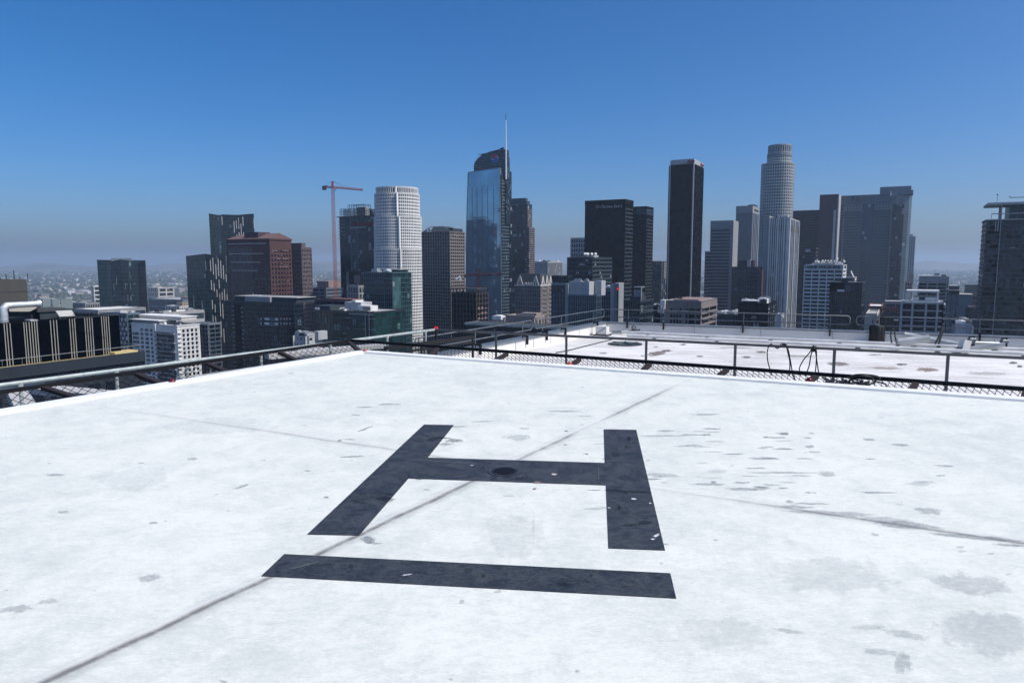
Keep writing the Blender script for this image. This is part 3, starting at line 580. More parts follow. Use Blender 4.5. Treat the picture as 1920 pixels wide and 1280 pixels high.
M_mull = metal_mat('aluminium_mullion', (0.30, 0.33, 0.36), 0.4, 0.5, .1, .2); M_mulld = metal_mat('dark_mullion', (0.035, 0.042, 0.05), 0.4, 0.3, .1, .2); M_mullb = metal_mat('blue_grey_mullion', (0.12, 0.17, 0.21), 0.4, 0.3, .1, .2)
M_steel = metal_mat('roof_plant_steel', (0.34, 0.36, 0.37), .45, .3, .2, .3); M_plant = plain_mat('dark_roof_plant', (0.045, 0.05, 0.055), .7); M_craneR = plain_mat('red_crane_paint', (0.32, 0.075, 0.08), .6); M_craneD = plain_mat('dark_red_crane_paint', (0.06, 0.018, 0.022), .6)
M_letter_w = plain_mat('white_sign_letter', (0.85, 0.88, 0.90), .5); M_letter_r = plain_mat('dark_red_sign_letter', (0.20, 0.012, 0.03), .5); M_letter_k = plain_mat('dark_sign_letter', (0.03, 0.035, 0.04), .6); M_letter_g = plain_mat('faint_grey_sign_letter', (0.16, 0.19, 0.22), .6)
PANES = {}
def pane_mesh(w_, h_, mat):
    k = (round(w_, 2), round(h_, 2), mat.name)
    if k not in PANES:
        me = bpy.data.meshes.new('window'); b = MB().box(-w_ / 2, w_ / 2, 0, .12, -h_ / 2, h_ / 2)
        me.from_pydata(b.v, [], b.f); me.materials.append(mat); PANES[k] = me
    return PANES[k]
class B:
    def __init__(s, name, label, xl, xc, xr, yt, Y, depth=None, cat='building', group=None, base=GROUND, rz=None):
        """front from pixel column xl to xc, its right flank to xr, roof line at pixel row yt of column xc, Y metres ahead"""
        C = D(xc, yt, Y); s.base = base
        s.w = along(C, -U, xl); s.d = depth or max(8.0, min(along(C, V, xr), 70.0 if xc < 1560 else 40.0)); s.H = C.z - base
        o = C - U * s.w; s.o = Vector((o.x, o.y, base))
        s.e = tag(empty(name, s.o, -GA), label, cat, group); s.zoff = base
        s.MI = Matrix.Rotation(GA, 3, 'Z'); FOOT.append((name, label, [s.o, s.o + U * s.w, s.o + U * s.w + V * s.d, s.o + V * s.d]))
    def loc(s, p): q = s.MI @ (p - s.o); return q
    def f(s, px, py, y=0.0): q = s.loc(hit(px, py, s.o + V * y, V)); return q.x, q.z       # pixel to the front plane
    def r(s, px, py, x=None): q = s.loc(hit(px, py, s.o + U * (s.w if x is None else x), U)); return q.y, q.z
    def fx(s, px, y=0.0): return s.f(px, 480, y)[0]
    def ry(s, px): return s.r(px, 480)[0]
    def fz(s, py, px=None): return s.f(px if px is not None else 960, py)[1] if px else s.f(s.cpx(), py)[1]
    def cpx(s):
        p = s.o + U * s.w * .5 + Vector((0, 0, s.H)) - EYE; return 960 + F_PX * p.dot(CX) / p.dot(fw)
    def rz(s, py): p = s.o + U * s.w; return zat(p.x, p.y, py) - s.base
    def part(s, mb, name, mat, parent=None): return mb.build(name, mat, parent or s.e)
    def core(s, mat, name='glazing', inset=0.0, z1=None, z0=0.0):
        i = inset; return s.part(MB().box(i, s.w - i, i, s.d - i, z0, (z1 or s.H) - .1), name, mat)
    def lattice(s, mat, nx, ny, nz, pier=.8, span=1.2, proud=.4, x0=0, x1=None, y0=0, y1=None, z0=0, z1=None, name='facade_frame', top=0.0, corner=None, piers=True, slabs=True, pp=1.12, faces='FRLB'):
        x1 = s.w if x1 is None else x1; y1 = s.d if y1 is None else y1; z1 = s.H if z1 is None else z1; m = MB(); p = proud
        if slabs:
            for i in range(nz + 1):
                z = z0 + (z1 - z0) * i / nz; m.box(x0 - p, x1 + p, y0 - p, y1 + p, z - span / 2, min(z + span / 2, z1))
        if top: m.box(x0 - p * 1.3, x1 + p * 1.3, y0 - p * 1.3, y1 + p * 1.3, z1 - top, z1 + .3)
        q = p * pp; cw = corner or pier; zt = z1 + (.2 if slabs else 0)
        if piers:
            for i in range(nx + 1):
                x = x0 + (x1 - x0) * i / nx; h = (cw if i in (0, nx) else pier) / 2
                if 'F' in faces: m.box(x - h, x + h, y0 - q, y0 + .05, z0, zt)
                if 'B' in faces: m.box(x - h, x + h, y1 - .05, y1 + q, z0, zt)
            for i in range(ny + 1):
                y = y0 + (y1 - y0) * i / ny; h = (cw if i in (0, ny) else pier) / 2
                if 'L' in faces: m.box(x0 - q, x0 + .05, y - h, y + h, z0, zt)
                if 'R' in faces: m.box(x1 - .05, x1 + q, y - h, y + h, z0, zt)
        return s.part(m, name, mat)
    def panes(s, face, a0, a1, z0, z1, nx, nz, fx=.6, fz=.55, mat=None, limit=100, x=None, zmin=None):
        """single windows on a face, from the top down: the first `limit` as parts, the rest one part"""
        mat = mat or G_win; dx = (a1 - a0) / nx; dz = (z1 - z0) / nz; me = pane_mesh(dx * fx, dz * fz, mat); k = 0; rest = MB()
        for j in range(nz - 1, -1, -1):
            for i in range(nx):
                a = a0 + dx * (i + .5); z = z0 + dz * (j + .5)
                if k < limit:
                    o = bpy.data.objects.new('window', me); S.collection.objects.link(o); o.parent = s.e
                    if face == 'F': o.location = (a, -.06 if x is None else x - .06, z)
                    else: o.location = ((s.w if x is None else x) + .06, a, z); o.rotation_euler = (0, 0, math.pi / 2)
                    k += 1
                else:
                    w2 = dx * fx / 2; h2 = dz * fz / 2
                    if face == 'F': y_ = 0 if x is None else x; rest.box(a - w2, a + w2, y_ - .06, y_ + .06, z - h2, z + h2)
                    else: x_ = s.w if x is None else x; rest.box(x_ - .06, x_ + .06, a - w2, a + w2, z - h2, z + h2)
        if rest.v: tag(rest.build('window', mat, s.e), kind='stuff')
        return k
    def parapet(s, mat, roof, h=1.2, t=.4, x0=0, x1=None, y0=0, y1=None, z=None, p=.45):
        x1 = s.w if x1 is None else x1; y1 = s.d if y1 is None else y1; z = s.H if z is None else z
        a0, a1, b0, b1 = x0 - p, x1 + p, y0 - p, y1 + p
        m = MB().box(a0, a1, b0, b0 + t, z + .3, z + h).box(a0, a1, b1 - t, b1, z + .3, z + h).box(a0, a0 + t, b0 + t, b1 - t, z + .3, z + h).box(a1 - t, a1, b0 + t, b1 - t, z + .3, z + h)
        s.part(m, 'parapet', mat); s.part(MB().box(a0 + t, a1 - t, b0 + t, b1 - t, z - .1, z + .35), 'roof', roof)
    def units(s, n, seed, mat=None, z=None, hmax=3.0, x0=.1, x1=.9, y0=.1, y1=.9, size=(2, 6)):
        r = random.Random(seed); z = (s.H + .35) if z is None else z
        for k in range(n):
            a, b = r.uniform(*size), r.uniform(*size); h = r.uniform(.35, 1) * hmax
            x = s.w * r.uniform(x0, x1); y = s.d * r.uniform(y0, y1)
            m = MB().box(x - a / 2, x + a / 2, y - b / 2, y + b / 2, z, z + h)
            if r.random() < .6: m.tube([(x, y, z + h), (x, y, z + h + .5)], min(a, b) * .3, 12)
            else: m.box(x - a * .3, x + a * .3, y - b * .3, y + b * .3, z + h, z + h + .4)
            m.box(x - a / 2 - .15, x + a / 2 + .15, y - b / 2 - .15, y + b / 2 + .15, z + .05, z + .3)
            s.part(m, 'rooftop_unit', mat or r.choice((M_steel, M_plant, W_lgrey, R_white)))
    def block(s, xl, xr, yt, yb, mat, name, y0, y1, extra=None):           # box seen over pixel columns xl-xr on a plane y0 behind the front
        xa, z1 = s.f(xl, yt, y0); xb, z0 = s.f(xr, yb, y0); return s.part(MB().box(xa, xb, y0, y1, z0, z1), name, mat)
FOOT = []
def pieces(b, boxes, name, mat, limit=100):
    rest = MB()
    for i, q in enumerate(boxes):
        if i < limit: b.part(MB().box(*q), name, mat)
        else: rest.box(*q)
    if rest.v: tag(b.part(rest, name, mat), kind='stuff')
def slats(b, mat, x0, x1, y0, y1, z0, z1, n, h, p, name):
    m = MB()
    for i in range(n): z = z0 + (z1 - z0) * (i + .5) / n; m.box(x0 - p, x1 + p, y0 - p, y1 + p, z - h / 2, z + h / 2)
    return b.part(m, name, mat)
# ---------------- left: dark building across the street, seen along its street wall
ZL = -12.0
a_, b_ = P(0, 690, ZL), P(266, 658.5, ZL); d_ = (b_ - a_).normalized(); ang = math.atan2(d_.y, d_.x)
ln = (b_ - a_).length
nb = tag(empty('office_building', (a_.x, a_.y, GROUND), ang), 'near dark building with louvred plant screen, pale upright pipes and silver duct', 'building')
NI = Matrix.Rotation(-ang, 3, 'Z'); NO = Vector((a_.x, a_.y, GROUND)); NN = Vector((d_.y, -d_.x, 0))
def nl(px, py, y=0.0): q = NI @ (hit(px, py, NO - NN * y, NN) - NO); return q.x, q.z
def nd(px, py, Y): return NI @ (D(px, py, Y) - NO)
zl = ZL - GROUND
W_near = wm('navy_grey_cladding', (0.026, 0.036, 0.047)); M_louvre = plain_mat('navy_louvre', (0.002, 0.005, 0.011), .7, 0, .06)
MB().box(-30, ln, .02, 30, 0, zl - .3).build('wall', W_near, nb)
MB().box(-30.3, ln + .3, -.3, .1, zl - 1.5, zl).box(ln - .05, ln + .35, .1, 30, zl - 1.5, zl).build('parapet', W_near, nb)
MB().box(-30, ln - .06, .11, 3.0, zl - .29, zl - .12).build('terrace', plain_mat('yellow_ochre_terrace', (0.42, 0.34, 0.18), .8), nb)
MB().box(ln - 4.2, ln - .5, .16, 2.3, zl - .11, zl + .25).build('terrace_deck', plain_mat('yellow_deck', (0.62, 0.48, 0.23), .8), nb)
xe, zt = nl(225, 592, 1.6); zt = zt
m = MB().box(-30, xe, 1.9, 20, zl - .1, zt); m.build('plant_screen', plain_mat('black_screen_back', (0.001, 0.002, 0.004), .9, 0, .05), nb)
m = MB(); n = 34
for i in range(n): z = zl + (zt - zl) * (i + .5) / n; m.box(-30, xe - .1, 1.72, 1.89, z - .045, z + .045)
m.build('louvre', M_louvre, nb)
M_fin = plain_mat('pale_beige_pipe', (0.36, 0.35, 0.31), .5)
for px in (10, 15, 21, 47, 51.5, 57, 62, 67, 71.5, 97, 103, 108.5, 133, 138, 142.5, 161.5, 166, 170.5, 175, 193, 197.5, 201.5, 206):
    x, z = nl(px, 640, 1.55); MB().tube([(x, 1.55, zl - .1), (x, 1.55, zt + .05)], .062, 8).build('upright_pipe', M_fin, nb)
m = MB(); m.tube([(-30, .25, zl + .95), (ln - .1, .25, zl + .95)], .05, 8); m.tube([(ln - .1, .25, zl + .95), (ln - .1, 8, zl + .95)], .05, 8)
for k in range(14): m.tube([(ln - .1 - k * 2.4, .25, zl - .1), (ln - .1 - k * 2.4, .25, zl + .95)], .03, 6)
m.build('roof_rail', metal_mat('dull_rail', (0.25, 0.27, 0.28)), nb)
G_near = glass_mat('blue_black_glass', (0.008, 0.013, 0.028), .1, .4, (1.5, 3, 3), 0)
for xa, xb, ya, yb in ((11, 38.5, 702, 716), (53, 77, 697, 710), (105, 127, 691, 704), (140, 160, 687, 699), (163, 181, 684, 695), (197, 212.5, 680, 691), (228, 272, 673, 684)):
    xa2, z1 = nl(xa, ya); xb2, _ = nl(xb, yb); z0 = z1 - 1.9
    o = MB().box(xa2, xb2, -.05, .01, z0, z1).build('window', G_near, nb); MB().box(xa2 - .1, xb2 + .1, -.1, -.051, z1, z1 + .1).box(xa2 - .1, xb2 + .1, -.1, -.051, z0 - .1, z0).box((xa2 + xb2) / 2 - .05, (xa2 + xb2) / 2 + .05, -.1, -.051, z0, z1).build('frame', W_near, o)
    if xa in (105, 140, 163, 197):
        aw = MB(); nseg = 8
        aw.tube([(xa2 + (xb2 - xa2) * i / nseg, -.16, z0 + .55 + .35 * (2 * i / nseg - 1) ** 2) for i in range(nseg + 1)], .07, 6); aw.build('awning_edge', M_galv, o)
for k in range(1, 6):
    for j in range(9):
        MB().box(1 + j * 2.6 - 8, 2.7 + j * 2.6 - 8, -.04, .01, zl - 2.2 - k * 3.4, zl - .5 - k * 3.4).build('window', G_near, nb)
# its roof plant
def nbox(xl, xr, yt, yb, Y, dep, name, mat):
    p0 = nd(xl, yb, Y); p1 = nd(xr, yt, Y * 1.0); z0 = min(p0.z, p1.z); z1 = max(p0.z, p1.z)
    p2 = nd(xr, yt, Y); return MB().box(p0.x, p2.x, min(p0.y, p2.y), min(p0.y, p2.y) + dep, z0, z1).build(name, mat, nb)
yq = 8.0
def nface(xl, xr, yt, yb, y, dep, name, mat):
    x0_, z1 = nl(xl, yt, y); x1_, z0 = nl(xr, yb, y); return MB().box(x0_, x1_, y, y + dep, z0, z1).build(name, mat, nb)
o = nface(-60, 53, 526, 568, 9.0, 8, 'lift_tower', wm('olive_grey_render', (0.075, 0.075, 0.07)))
xa, za = nl(-60, 546, 9.0); xb, zb = nl(53, 546, 9.0); MB().box(xa, xb + .02, 8.97, 8.999, zb - .05, zb + .05).build('wall_joint', M_plant, o)
m = MB(); xa, za = nl(1, 527, 9.5)
for k in range(5): m.tube([(xa + k * .9, 9.5 + .3 * (k % 2), za - .2), (xa + k * .9, 9.5 + .3 * (k % 2), za + .5 + .5 * (k % 3))], .06, 6)
m.build('roof_aerial', M_plant, o)
p = [nl(x, y, 4.0) for x, y in ((8, 612), (7, 588), (6, 579), (12, 573), (24, 572), (66, 569.5), (74, 569))]
smooth_by_angle(MB().tube([(q[0], 4.0, q[1]) for q in p], [.5, .5, .5, .48, .42, .42, .58], 18).build('silver_duct', metal_mat('silver_duct_metal', (0.62, 0.66, 0.67), .38, .5, .08, 1.0), nb))
xa, za = nl(3, 587, 4.0); smooth_by_angle(MB().tube([(p[0][0], 4, p[0][1] - 2), (p[0][0], 4, p[0][1] + .9)], .56, 18).build('duct_sleeve', M_steel, nb))
nface(14, 76, 575, 600, 6.0, 4, 'plant_room', W_dgrey)
x0_, z1 = nl(74, 571, 7.0); m = MB()
m.slabY([nl(15, 572, 5.4), nl(76, 572, 5.4), nl(58, 584, 5.4), nl(18, 584, 5.4)], 5.4, 5.9); m.build('duct_canopy', wm('pale_canopy', (0.42, 0.41, 0.38)), nb)
for k, (xa, xb) in enumerate(((79, 96), (97.5, 112), (113.5, 137))): nface(xa, xb, 560 + k * .3, 583, 9.5, .15, 'glass_screen', glass_mat('frosted_screen_%s' % 'abc'[k], (0.22, 0.27, 0.28), .3, .1))
nface(74, 140, 582, 612, 5.0, 3.5, 'roof_hut', W_dgrey); nface(70, 122, 579.5, 582.5, 4.8, 3.9, 'hut_roof', R_dark)
m = MB(); m.slabY([nl(104, 583, 3.6), nl(134, 581.5, 3.6), nl(140, 592, 3.6), nl(111, 593.5, 3.6)], 3.5, 3.9); m.build('vent_hood', wm('pale_metal_hood', (0.62, 0.62, 0.58)), nb)
nface(57, 72, 600, 612, 3.0, 1.5, 'vent_box', W_lgrey)
m = MB(); r = random.Random(4)
for k in range(22): x = xe * .55 + r.uniform(0, .42) * xe; m.tube([(x, 2.4 + r.random() * 3, zt - .1), (x + r.uniform(-.3, .3), 2.4 + r.random() * 3, zt + r.uniform(.1, .55))], .05, 5)
m.tube([nd(140, 596, 100), nd(222, 590, 104)], .06, 6); m.build('roof_pipework', M_plant, nb)
# ---------------- helper for ordinary grid towers
def grid_tower(name, label, xl, xc, xr, yt, Y, wall, glass, nx, ny, floor=3.9, pier=.9, span=1.6, proud=.35, depth=None, pan=True, top=0.0, roof=R_roof, fxf=.99, group=None, zvis=640, rows=None, units=0, limit=60, seed=1, par=True):
    b = B(name, label, xl, xc, xr, yt, Y, depth, group=group)
    nz = rows or max(2, int(round((b.H - top) / floor))); fl = (b.H - top) / nz
    b.core(W_black if pan else glass, 'wall' if pan else 'glazing')
    b.lattice(wall, nx, ny, nz, pier, span, proud, z1=b.H - top, corner=pier * 1.4)
    if top: b.part(MB().box(-proud * 1.2, b.w + proud * 1.2, -proud * 1.2, b.d + proud * 1.2, b.H - top + .21, b.H + .3), 'crown', wall)
    if pan:
        n = min(nz, int(math.ceil((b.H - top - b.fz(zvis)) / fl)))
        z0 = b.H - top - n * fl
        b.panes('F', 0, b.w, z0, b.H - top, nx, n, 1 - pier / (b.w / nx) * .98, 1 - span / fl * .98, glass, limit)
        b.panes('R', 0, b.d, z0, b.H - top, ny, n, 1 - pier / (b.d / ny) * .98, 1 - span / fl * .98, glass, 100 - limit)
    if par: b.parapet(wall, roof, 1.3, .45, p=proud)
    if units: b.units(units, seed)
    return b
def curtain(name, label, xl, xc, xr, yt, Y, glass, mull, nx, ny, floor=4.0, mw=.14, sp=.35, proud=.12, depth=None, par=R_dark, units=0, seed=1, slabs=True, piers=True, trim=None, top=0):
    b = B(name, label, xl, xc, xr, yt, Y, depth)
    nz = max(2, int(round(b.H / floor))); b.core(glass, 'curtain_wall')
    b.lattice(mull, nx, ny, nz, mw, sp, proud, name='mullion', slabs=slabs, piers=piers, top=top)
    b.parapet(trim or mull, par, 1.0, .35, p=proud + .02)
    if units: b.units(units, seed)
    return b
# ---------------- individual buildings, left to right
# white apartment block with a sunlit grid flank
b = B('apartment_building', 'white apartment block with a sunlit window-grid flank and stepped roof at lower left', 246, 332, 374, 613, 400)
b.core(W_offwhite, 'wall')
fl = 2.55; zt = b.H - 1.0
b.lattice(W_offwhite, 1, 4, 20, .5, .5, .0, z0=zt - 20 * fl, z1=zt, piers=False, slabs=False) if 0 else None
for j in range(12):
    for i in range(4):
        y = b.d * (.20 + .19 * i) + .9; z = zt - 1.6 - j * fl
        o = bpy.data.objects.new('window', pane_mesh(1.62, 1.72, G_win)); S.collection.objects.link(o); o.parent = b.e; o.location = (b.w + .05, y, z); o.rotation_euler = (0, 0, math.pi / 2)
m = MB()
for j in range(13): m.box(b.w + .02, b.w + .22, .3, b.d, zt - .35 - j * fl - .14, zt - .35 - j * fl + .14)
for i in range(5): y = b.d * (.20 + .19 * i) - .3; m.box(b.w + .02, b.w + .26, y - .3, y + .3, zt - 13 * fl, zt + .6)
b.part(m, 'facade_frame', W_offwhite)
m = MB(); G_apt = glass_mat('blue_grey_apartment_glass', (0.05, 0.065, 0.08), .15, .4, (2, 2, 2.55), .15, 0, .5, (.2, .22, .24))
for j in range(14):
    for k, (xa, xb) in enumerate(((.02, .16), (.2, .26), (.3, .38), (.42, .5))):
        if k == 0 and j < 1: continue
        o = bpy.data.objects.new('window', pane_mesh(b.w * (xb - xa), 1.65, G_apt)); S.collection.objects.link(o); o.parent = b.e; o.location = (b.w * (xa + xb) / 2, -.06, zt - 2.0 - j * fl)
b.part(MB().box(b.w * .56, b.w * .93, -.05, .3, 0, zt - 3.2), 'recess_glazing', G_apt)
m = MB()
for j in range(15): m.box(b.w * .54, b.w * (.86 if j % 2 else .96), -1.3, -.06, zt - 3.3 - j * fl, zt - 3.12 - j * fl)
for j in range(15): m.box(b.w + .02, b.w + 1.0, .2, b.d * .13, zt - 2.6 - j * fl, zt - 2.42 - j * fl)
b.part(m, 'balcony_slab', W_white)
m = MB()
for j in range(15): m.box(b.w * .545, b.w * (.855 if j % 2 else .955), -1.28, -1.22, zt - 3.1 - j * fl, zt - 2.3 - j * fl)
b.part(m, 'balcony_glass', G_apt)
b.part(MB().box(b.w * .50, b.w * .56, -.9, .4, 0, zt + 2.2), 'stair_fin', W_white)
b.parapet(W_offwhite, R_white, .9, .4, p=.3)
b.part(MB().box(b.w * .0, b.w * .6, 1.0, b.d * .8, b.H + .35, b.H + 2.6), 'upper_storey', W_grey); b.part(MB().box(-1.2, b.w * .62, .0, b.d * .85, b.H + 2.61, b.H + 3.0), 'upper_roof', R_white)
xa, _ = b.f(254, 600, 6); xb, _ = b.f(340, 600, 6); _, z1 = b.f(300, 593, 6); b.part(MB().box(xa, xb, 6, b.d * 1.1, b.H + 3.01, z1), 'penthouse', W_cream); b.part(MB().box(xa - .4, xb + .4, 5.6, b.d * 1.1 + .4, z1 + .01, z1 + .4), 'penthouse_roof', R_white)
b.units(5, 31, z=b.H + .4, hmax=1.6, x0=.66, x1=.95, size=(1, 2))
b = curtain('apartment_building', 'dark glazed balcony wing right beside the white apartment block', 374, 391, 397, 609, 440, G_navy, M_mull, 3, 2, 2.7, .15, .3, .7)
b.part(MB().box(-.5, b.w + .5, -1, b.d, b.H + .02, b.H + .3), 'roof_canopy', R_white)
b = curtain('apartment_building', 'slate-blue chequered apartment tower just right of the near louvred building', 205, 238, 249, 590, 420, G_slate, M_mullb, 5, 2, 2.8, .3, .5, .3, par=R_white, units=2, seed=2)
r = random.Random(6)
m = MB()
for j in range(16):
    for i in range(6):
        if (i + j) % 2: m.box(b.w * (.4 + .1 * i), b.w * (.47 + .1 * i), -.5, -.1, b.H - 4 - j * 2.8, b.H - 2 - j * 2.8)
b.part(m, 'balcony_panel', W_lgrey)
# slate wing-roof tower
turn_grid(-26)
b = B('glass_tower', 'slate glass tower with upswept wing corners standing alone at far left', 182, 272, None, 489, 640, 24)
zz = lambda px, py: b.f(px, py)[1]
prof = [(182, 487, 0), (197, 493.5, 4.5), (206, 490.5, 4.5), (226, 487, 1.5), (238, 488.5, 1.5), (257, 493, 4.0), (272.5, 488, 0)]
pl = [(b.fx(px, 0), dy, b.f(px, py)[1]) for px, py, dy in prof]; pl[0] = (0, 0, pl[0][2]); pl[-1] = (b.w, 0, pl[-1][2])
poly = [(x, y) for x, y, z in pl] + [(b.w, b.d), (0, b.d)]; zd = {(x, y): z for x, y, z in pl}; zd[(b.w, b.d)] = pl[-1][2]; zd[(0, b.d)] = pl[0][2]
def topz(p, d=zd): return d[(p[0], p[1])]
m = MB(); n = len(poly); vs = [(p[0], p[1], 0) for p in poly] + [(p[0], p[1], topz(p)) for p in poly]; m.add(vs, [(i, (i + 1) % n, n + (i + 1) % n, n + i) for i in range(n)])
b.part(m, 'curtain_wall', G_slate)
m = MB(); m.prism(poly, lambda p: min(zd.values()) - 2.5, lambda p: min(zd.values()) - 2.0); b.part(m, 'roof', R_dark)
m = MB()
for i in range(len(pl) - 1):
    for k in range(7):
        if k == 0 or i >= 3:
            t_ = k / 7; m.beam(Vector((pl[i][0] * (1 - t_) + pl[i + 1][0] * t_, pl[i][1] * (1 - t_) + pl[i + 1][1] * t_ - .1, 0)), Vector((pl[i][0] * (1 - t_) + pl[i + 1][0] * t_, pl[i][1] * (1 - t_) + pl[i + 1][1] * t_ - .1, pl[i][2] * (1 - t_) + pl[i + 1][2] * t_ - (8 if k else 0))), .16 if k else .5, .2)
    for j in range(30):
        z = min(zd.values()) - 4 - j * 3.6; m.beam(Vector((pl[i][0], pl[i][1] - .06, z)), Vector((pl[i + 1][0], pl[i + 1][1] - .06, z)), .12, .3)
    m.beam(Vector((pl[i][0], pl[i][1] - .06, pl[i][2])), Vector((pl[i + 1][0], pl[i + 1][1] - .06, pl[i + 1][2])), .4, .5)
b.part(m, 'mullion', M_mulld)
r = random.Random(8); m = []
for j in range(16):
    for i in (2, 3, 4):
        if r.random() < .6:
            t_ = r.choice((.15, .42, .7)); x = pl[i][0] * (1 - t_) + pl[i + 1][0] * t_; y = pl[i][1] * (1 - t_) + pl[i + 1][1] * t_; z = min(zd.values()) - 14 - j * 5
            m.append((x, x + 2.2, y - .3, y - .1, z, z + .5) if r.random() < .5 else (x, x + .35, y - .3, y - .1, z, z + 6))
pieces(b, m, 'light_fin', W_bluegrey)
b.part(MB().box(b.w * .28, b.w * .7, 6, 16, min(zd.values()) - 2, b.f(220, 484, 6)[1]), 'plant_room', W_bluegrey)
# blue-green twin towers with white streaks
turn_grid(-19)
def streak_tower(label, xl, folds, yr_, Y, dep, seed, dense):
    b = B('glass_tower', label, xl, folds[-1][0], None, folds[-1][1], Y, dep)
    pl = [(b.fx(px), dy, b.f(px, py)[1]) for px, py, dy in folds]; pl[0] = (0.0, pl[0][1], pl[0][2]); pl[-1] = (b.w, pl[-1][1], pl[-1][2])
    poly = [(x, y) for x, y, z in pl] + [(b.w, dep), (0, dep)]; zs = [z for x, y, z in pl] + [pl[-1][2], pl[0][2]]; n = len(poly)
    m = MB(); m.add([(p[0], p[1], 0) for p in poly] + [(p[0], p[1], z) for p, z in zip(poly, zs)], [(i, (i + 1) % n, n + (i + 1) % n, n + i) for i in range(n)]); b.part(m, 'curtain_wall', G_streak)
    b.part(MB().prism(poly, min(zs) - 3, min(zs) - 2.5), 'roof', R_dark)
    r = random.Random(seed); mw = MB(); mm = MB(); zt = max(zs)
    for i in range(len(pl) - 1):
        L = math.hypot(pl[i + 1][0] - pl[i][0], pl[i + 1][1] - pl[i][1]); k = int(L / 2.2)
        for q in range(k + 1):
            t_ = q / max(k, 1); x = pl[i][0] + (pl[i + 1][0] - pl[i][0]) * t_; y = pl[i][1] + (pl[i + 1][1] - pl[i][1]) * t_; zz_ = pl[i][2] + (pl[i + 1][2] - pl[i][2]) * t_
            mm.box(x - .06, x + .06, y - .14, y + .02, 0, zz_)
            z = zz_ - r.uniform(2, 10)
            while z > 15:
                h = r.uniform(7, 20)
                if r.random() < dense[i]: (mw if dense[i] > .3 else mg_[0]).box(x - .26, x + .26, y - .34, y - .15, z - h, z)
                z -= h + r.uniform(2, 14)
        for j in range(int(zt / 3.7)): mm.beam(Vector((pl[i][0], pl[i][1] - .03, 3.7 * j)), Vector((pl[i + 1][0], pl[i + 1][1] - .03, 3.7 * j)), .1, .3)
        mm.beam(Vector((pl[i][0], pl[i][1] - .05, pl[i][2] - .25)), Vector((pl[i + 1][0], pl[i + 1][1] - .05, pl[i + 1][2] - .25)), .3, .5)
    b.part(mm, 'mullion', M_mulld); b.part(mw, 'white_strip', W_white); b.part(mg_[0], 'grey_strip', W_bluegrey) if mg_[0].v else None; mg_[0] = MB()
    return b
mg_ = [MB()]
G_streak = glass_mat('deep_teal_glass', (0.006, 0.019, 0.030), .12, .35, (2.2, 2.2, 3.7), .02, 0, .5, (.06, .1, .12))
streak_tower('tall teal glass tower with short white streaks behind the brown gabled tower', 391.5, [(391.5, 400, 0), (417, 403.5, 5), (419, 401.5, 5), (450, 402.5, 4), (475.5, 400.5, 0)], None, 780, 26, 5, [.18, .1, .45, .5])
streak_tower('lower dark teal tower streaked with white strips at the left of the brown gabled tower', 348.5, [(348.5, 480, 0), (384, 475.5, 4), (393, 477, 6), (408, 478, 4), (422, 478.5, 2)], None, 690, 26, 9, [.2, .12, .85, .6])
turn_grid(29)
# brown gabled tower
b = B('office_tower', 'brown granite office tower with a gabled roof and pale horizontal strips', 424.5, 505, 546, 447, 620)
b.core(W_brown, 'wall')
nx, nz = 12, 22
b.panes('F', b.w * .62, b.w * .985, b.H - 8 - 26 * 3.9 + 20, b.H - 24, 5, 20, .62, .55, limit=40)
b.part(MB().box(b.w * .03, b.w * .6, -.1, .1, 10, b.H - 7), 'curtain_wall', glass_mat('brown_tinted_glass', (0.060, 0.040, 0.042), .3, .2, (2, 2, 3.9), 0))
m = MB()
for y, xa, xb in ((457.5, 428, 499), (476, 431, 494), (491.5, 434, 489), (507, 437, 483)):
    x1_, z = b.f(xa, y); x2_, _ = b.f(xb, y); m.box(x1_, x2_, -.6, -.1, z - .35, z + .35)
b.part(m, 'pale_strip', W_lgrey)
b.panes('R', b.d * .03, b.d * .97, b.H - 8 - 20 * 3.9, b.H - 9, 7, 20, .55, .55, limit=60)
m = MB()
for i in (1, 2, 3, 4): m.box(b.w, b.w + .5, b.d * (.12 + .15 * i) - .4, b.d * (.12 + .15 * i) + .4, 0, b.H - 12 - abs(2.5 - i) * 6)
b.part(m, 'pier', W_brown)
m = MB()
for y, xa, xb in ((470, 511, 520), (470, 529, 540), (485, 518, 525), (485, 529, 540), (500.5, 523, 528), (500.5, 530, 538)):
    ya, z = b.r(xa, y); yb, _ = b.r(xb, y); m.box(b.w + .02, b.w + .6, ya, yb, z - .3, z + .3)
b.part(m, 'pale_flank_strip', W_pink)
hr_ = b.rz(435) - b.H; hr_ = max(hr_ * .9, 3.2); xh = b.w * .16
m = MB(); d = b.d; W_ = b.w
m.add([(0, -.5, b.H), (W_ + .5, -.5, b.H), (W_ + .5, d + .5, b.H), (0, d + .5, b.H), (xh, d * .45, b.H + hr_), (W_ + .5, d * .45, b.H + hr_)], [(0, 1, 5, 4), (1, 2, 5), (2, 3, 4, 5), (3, 0, 4), (3, 2, 1, 0)])
b.part(m, 'roof', wm('brown_metal_roof', (0.16, 0.105, 0.10)))
b.part(MB().box(-.6, W_ + .6, -.6, d + .6, b.H - 1.2, b.H - .01), 'cornice', W_brown)
b.part(MB().box(W_ * .4, W_ * .72, 1.5, d * .6, b.H + .2, b.H + hr_ + 1.0), 'plant_room', W_purple)
m = MB()
for k in range(6): m.box(b.fx(458 + k * 2.4), b.fx(459.6 + k * 2.4), -.16, .0, b.f(458, 453)[1], b.f(458, 450.5)[1])
b.part(m, 'faint_letter', W_purple)
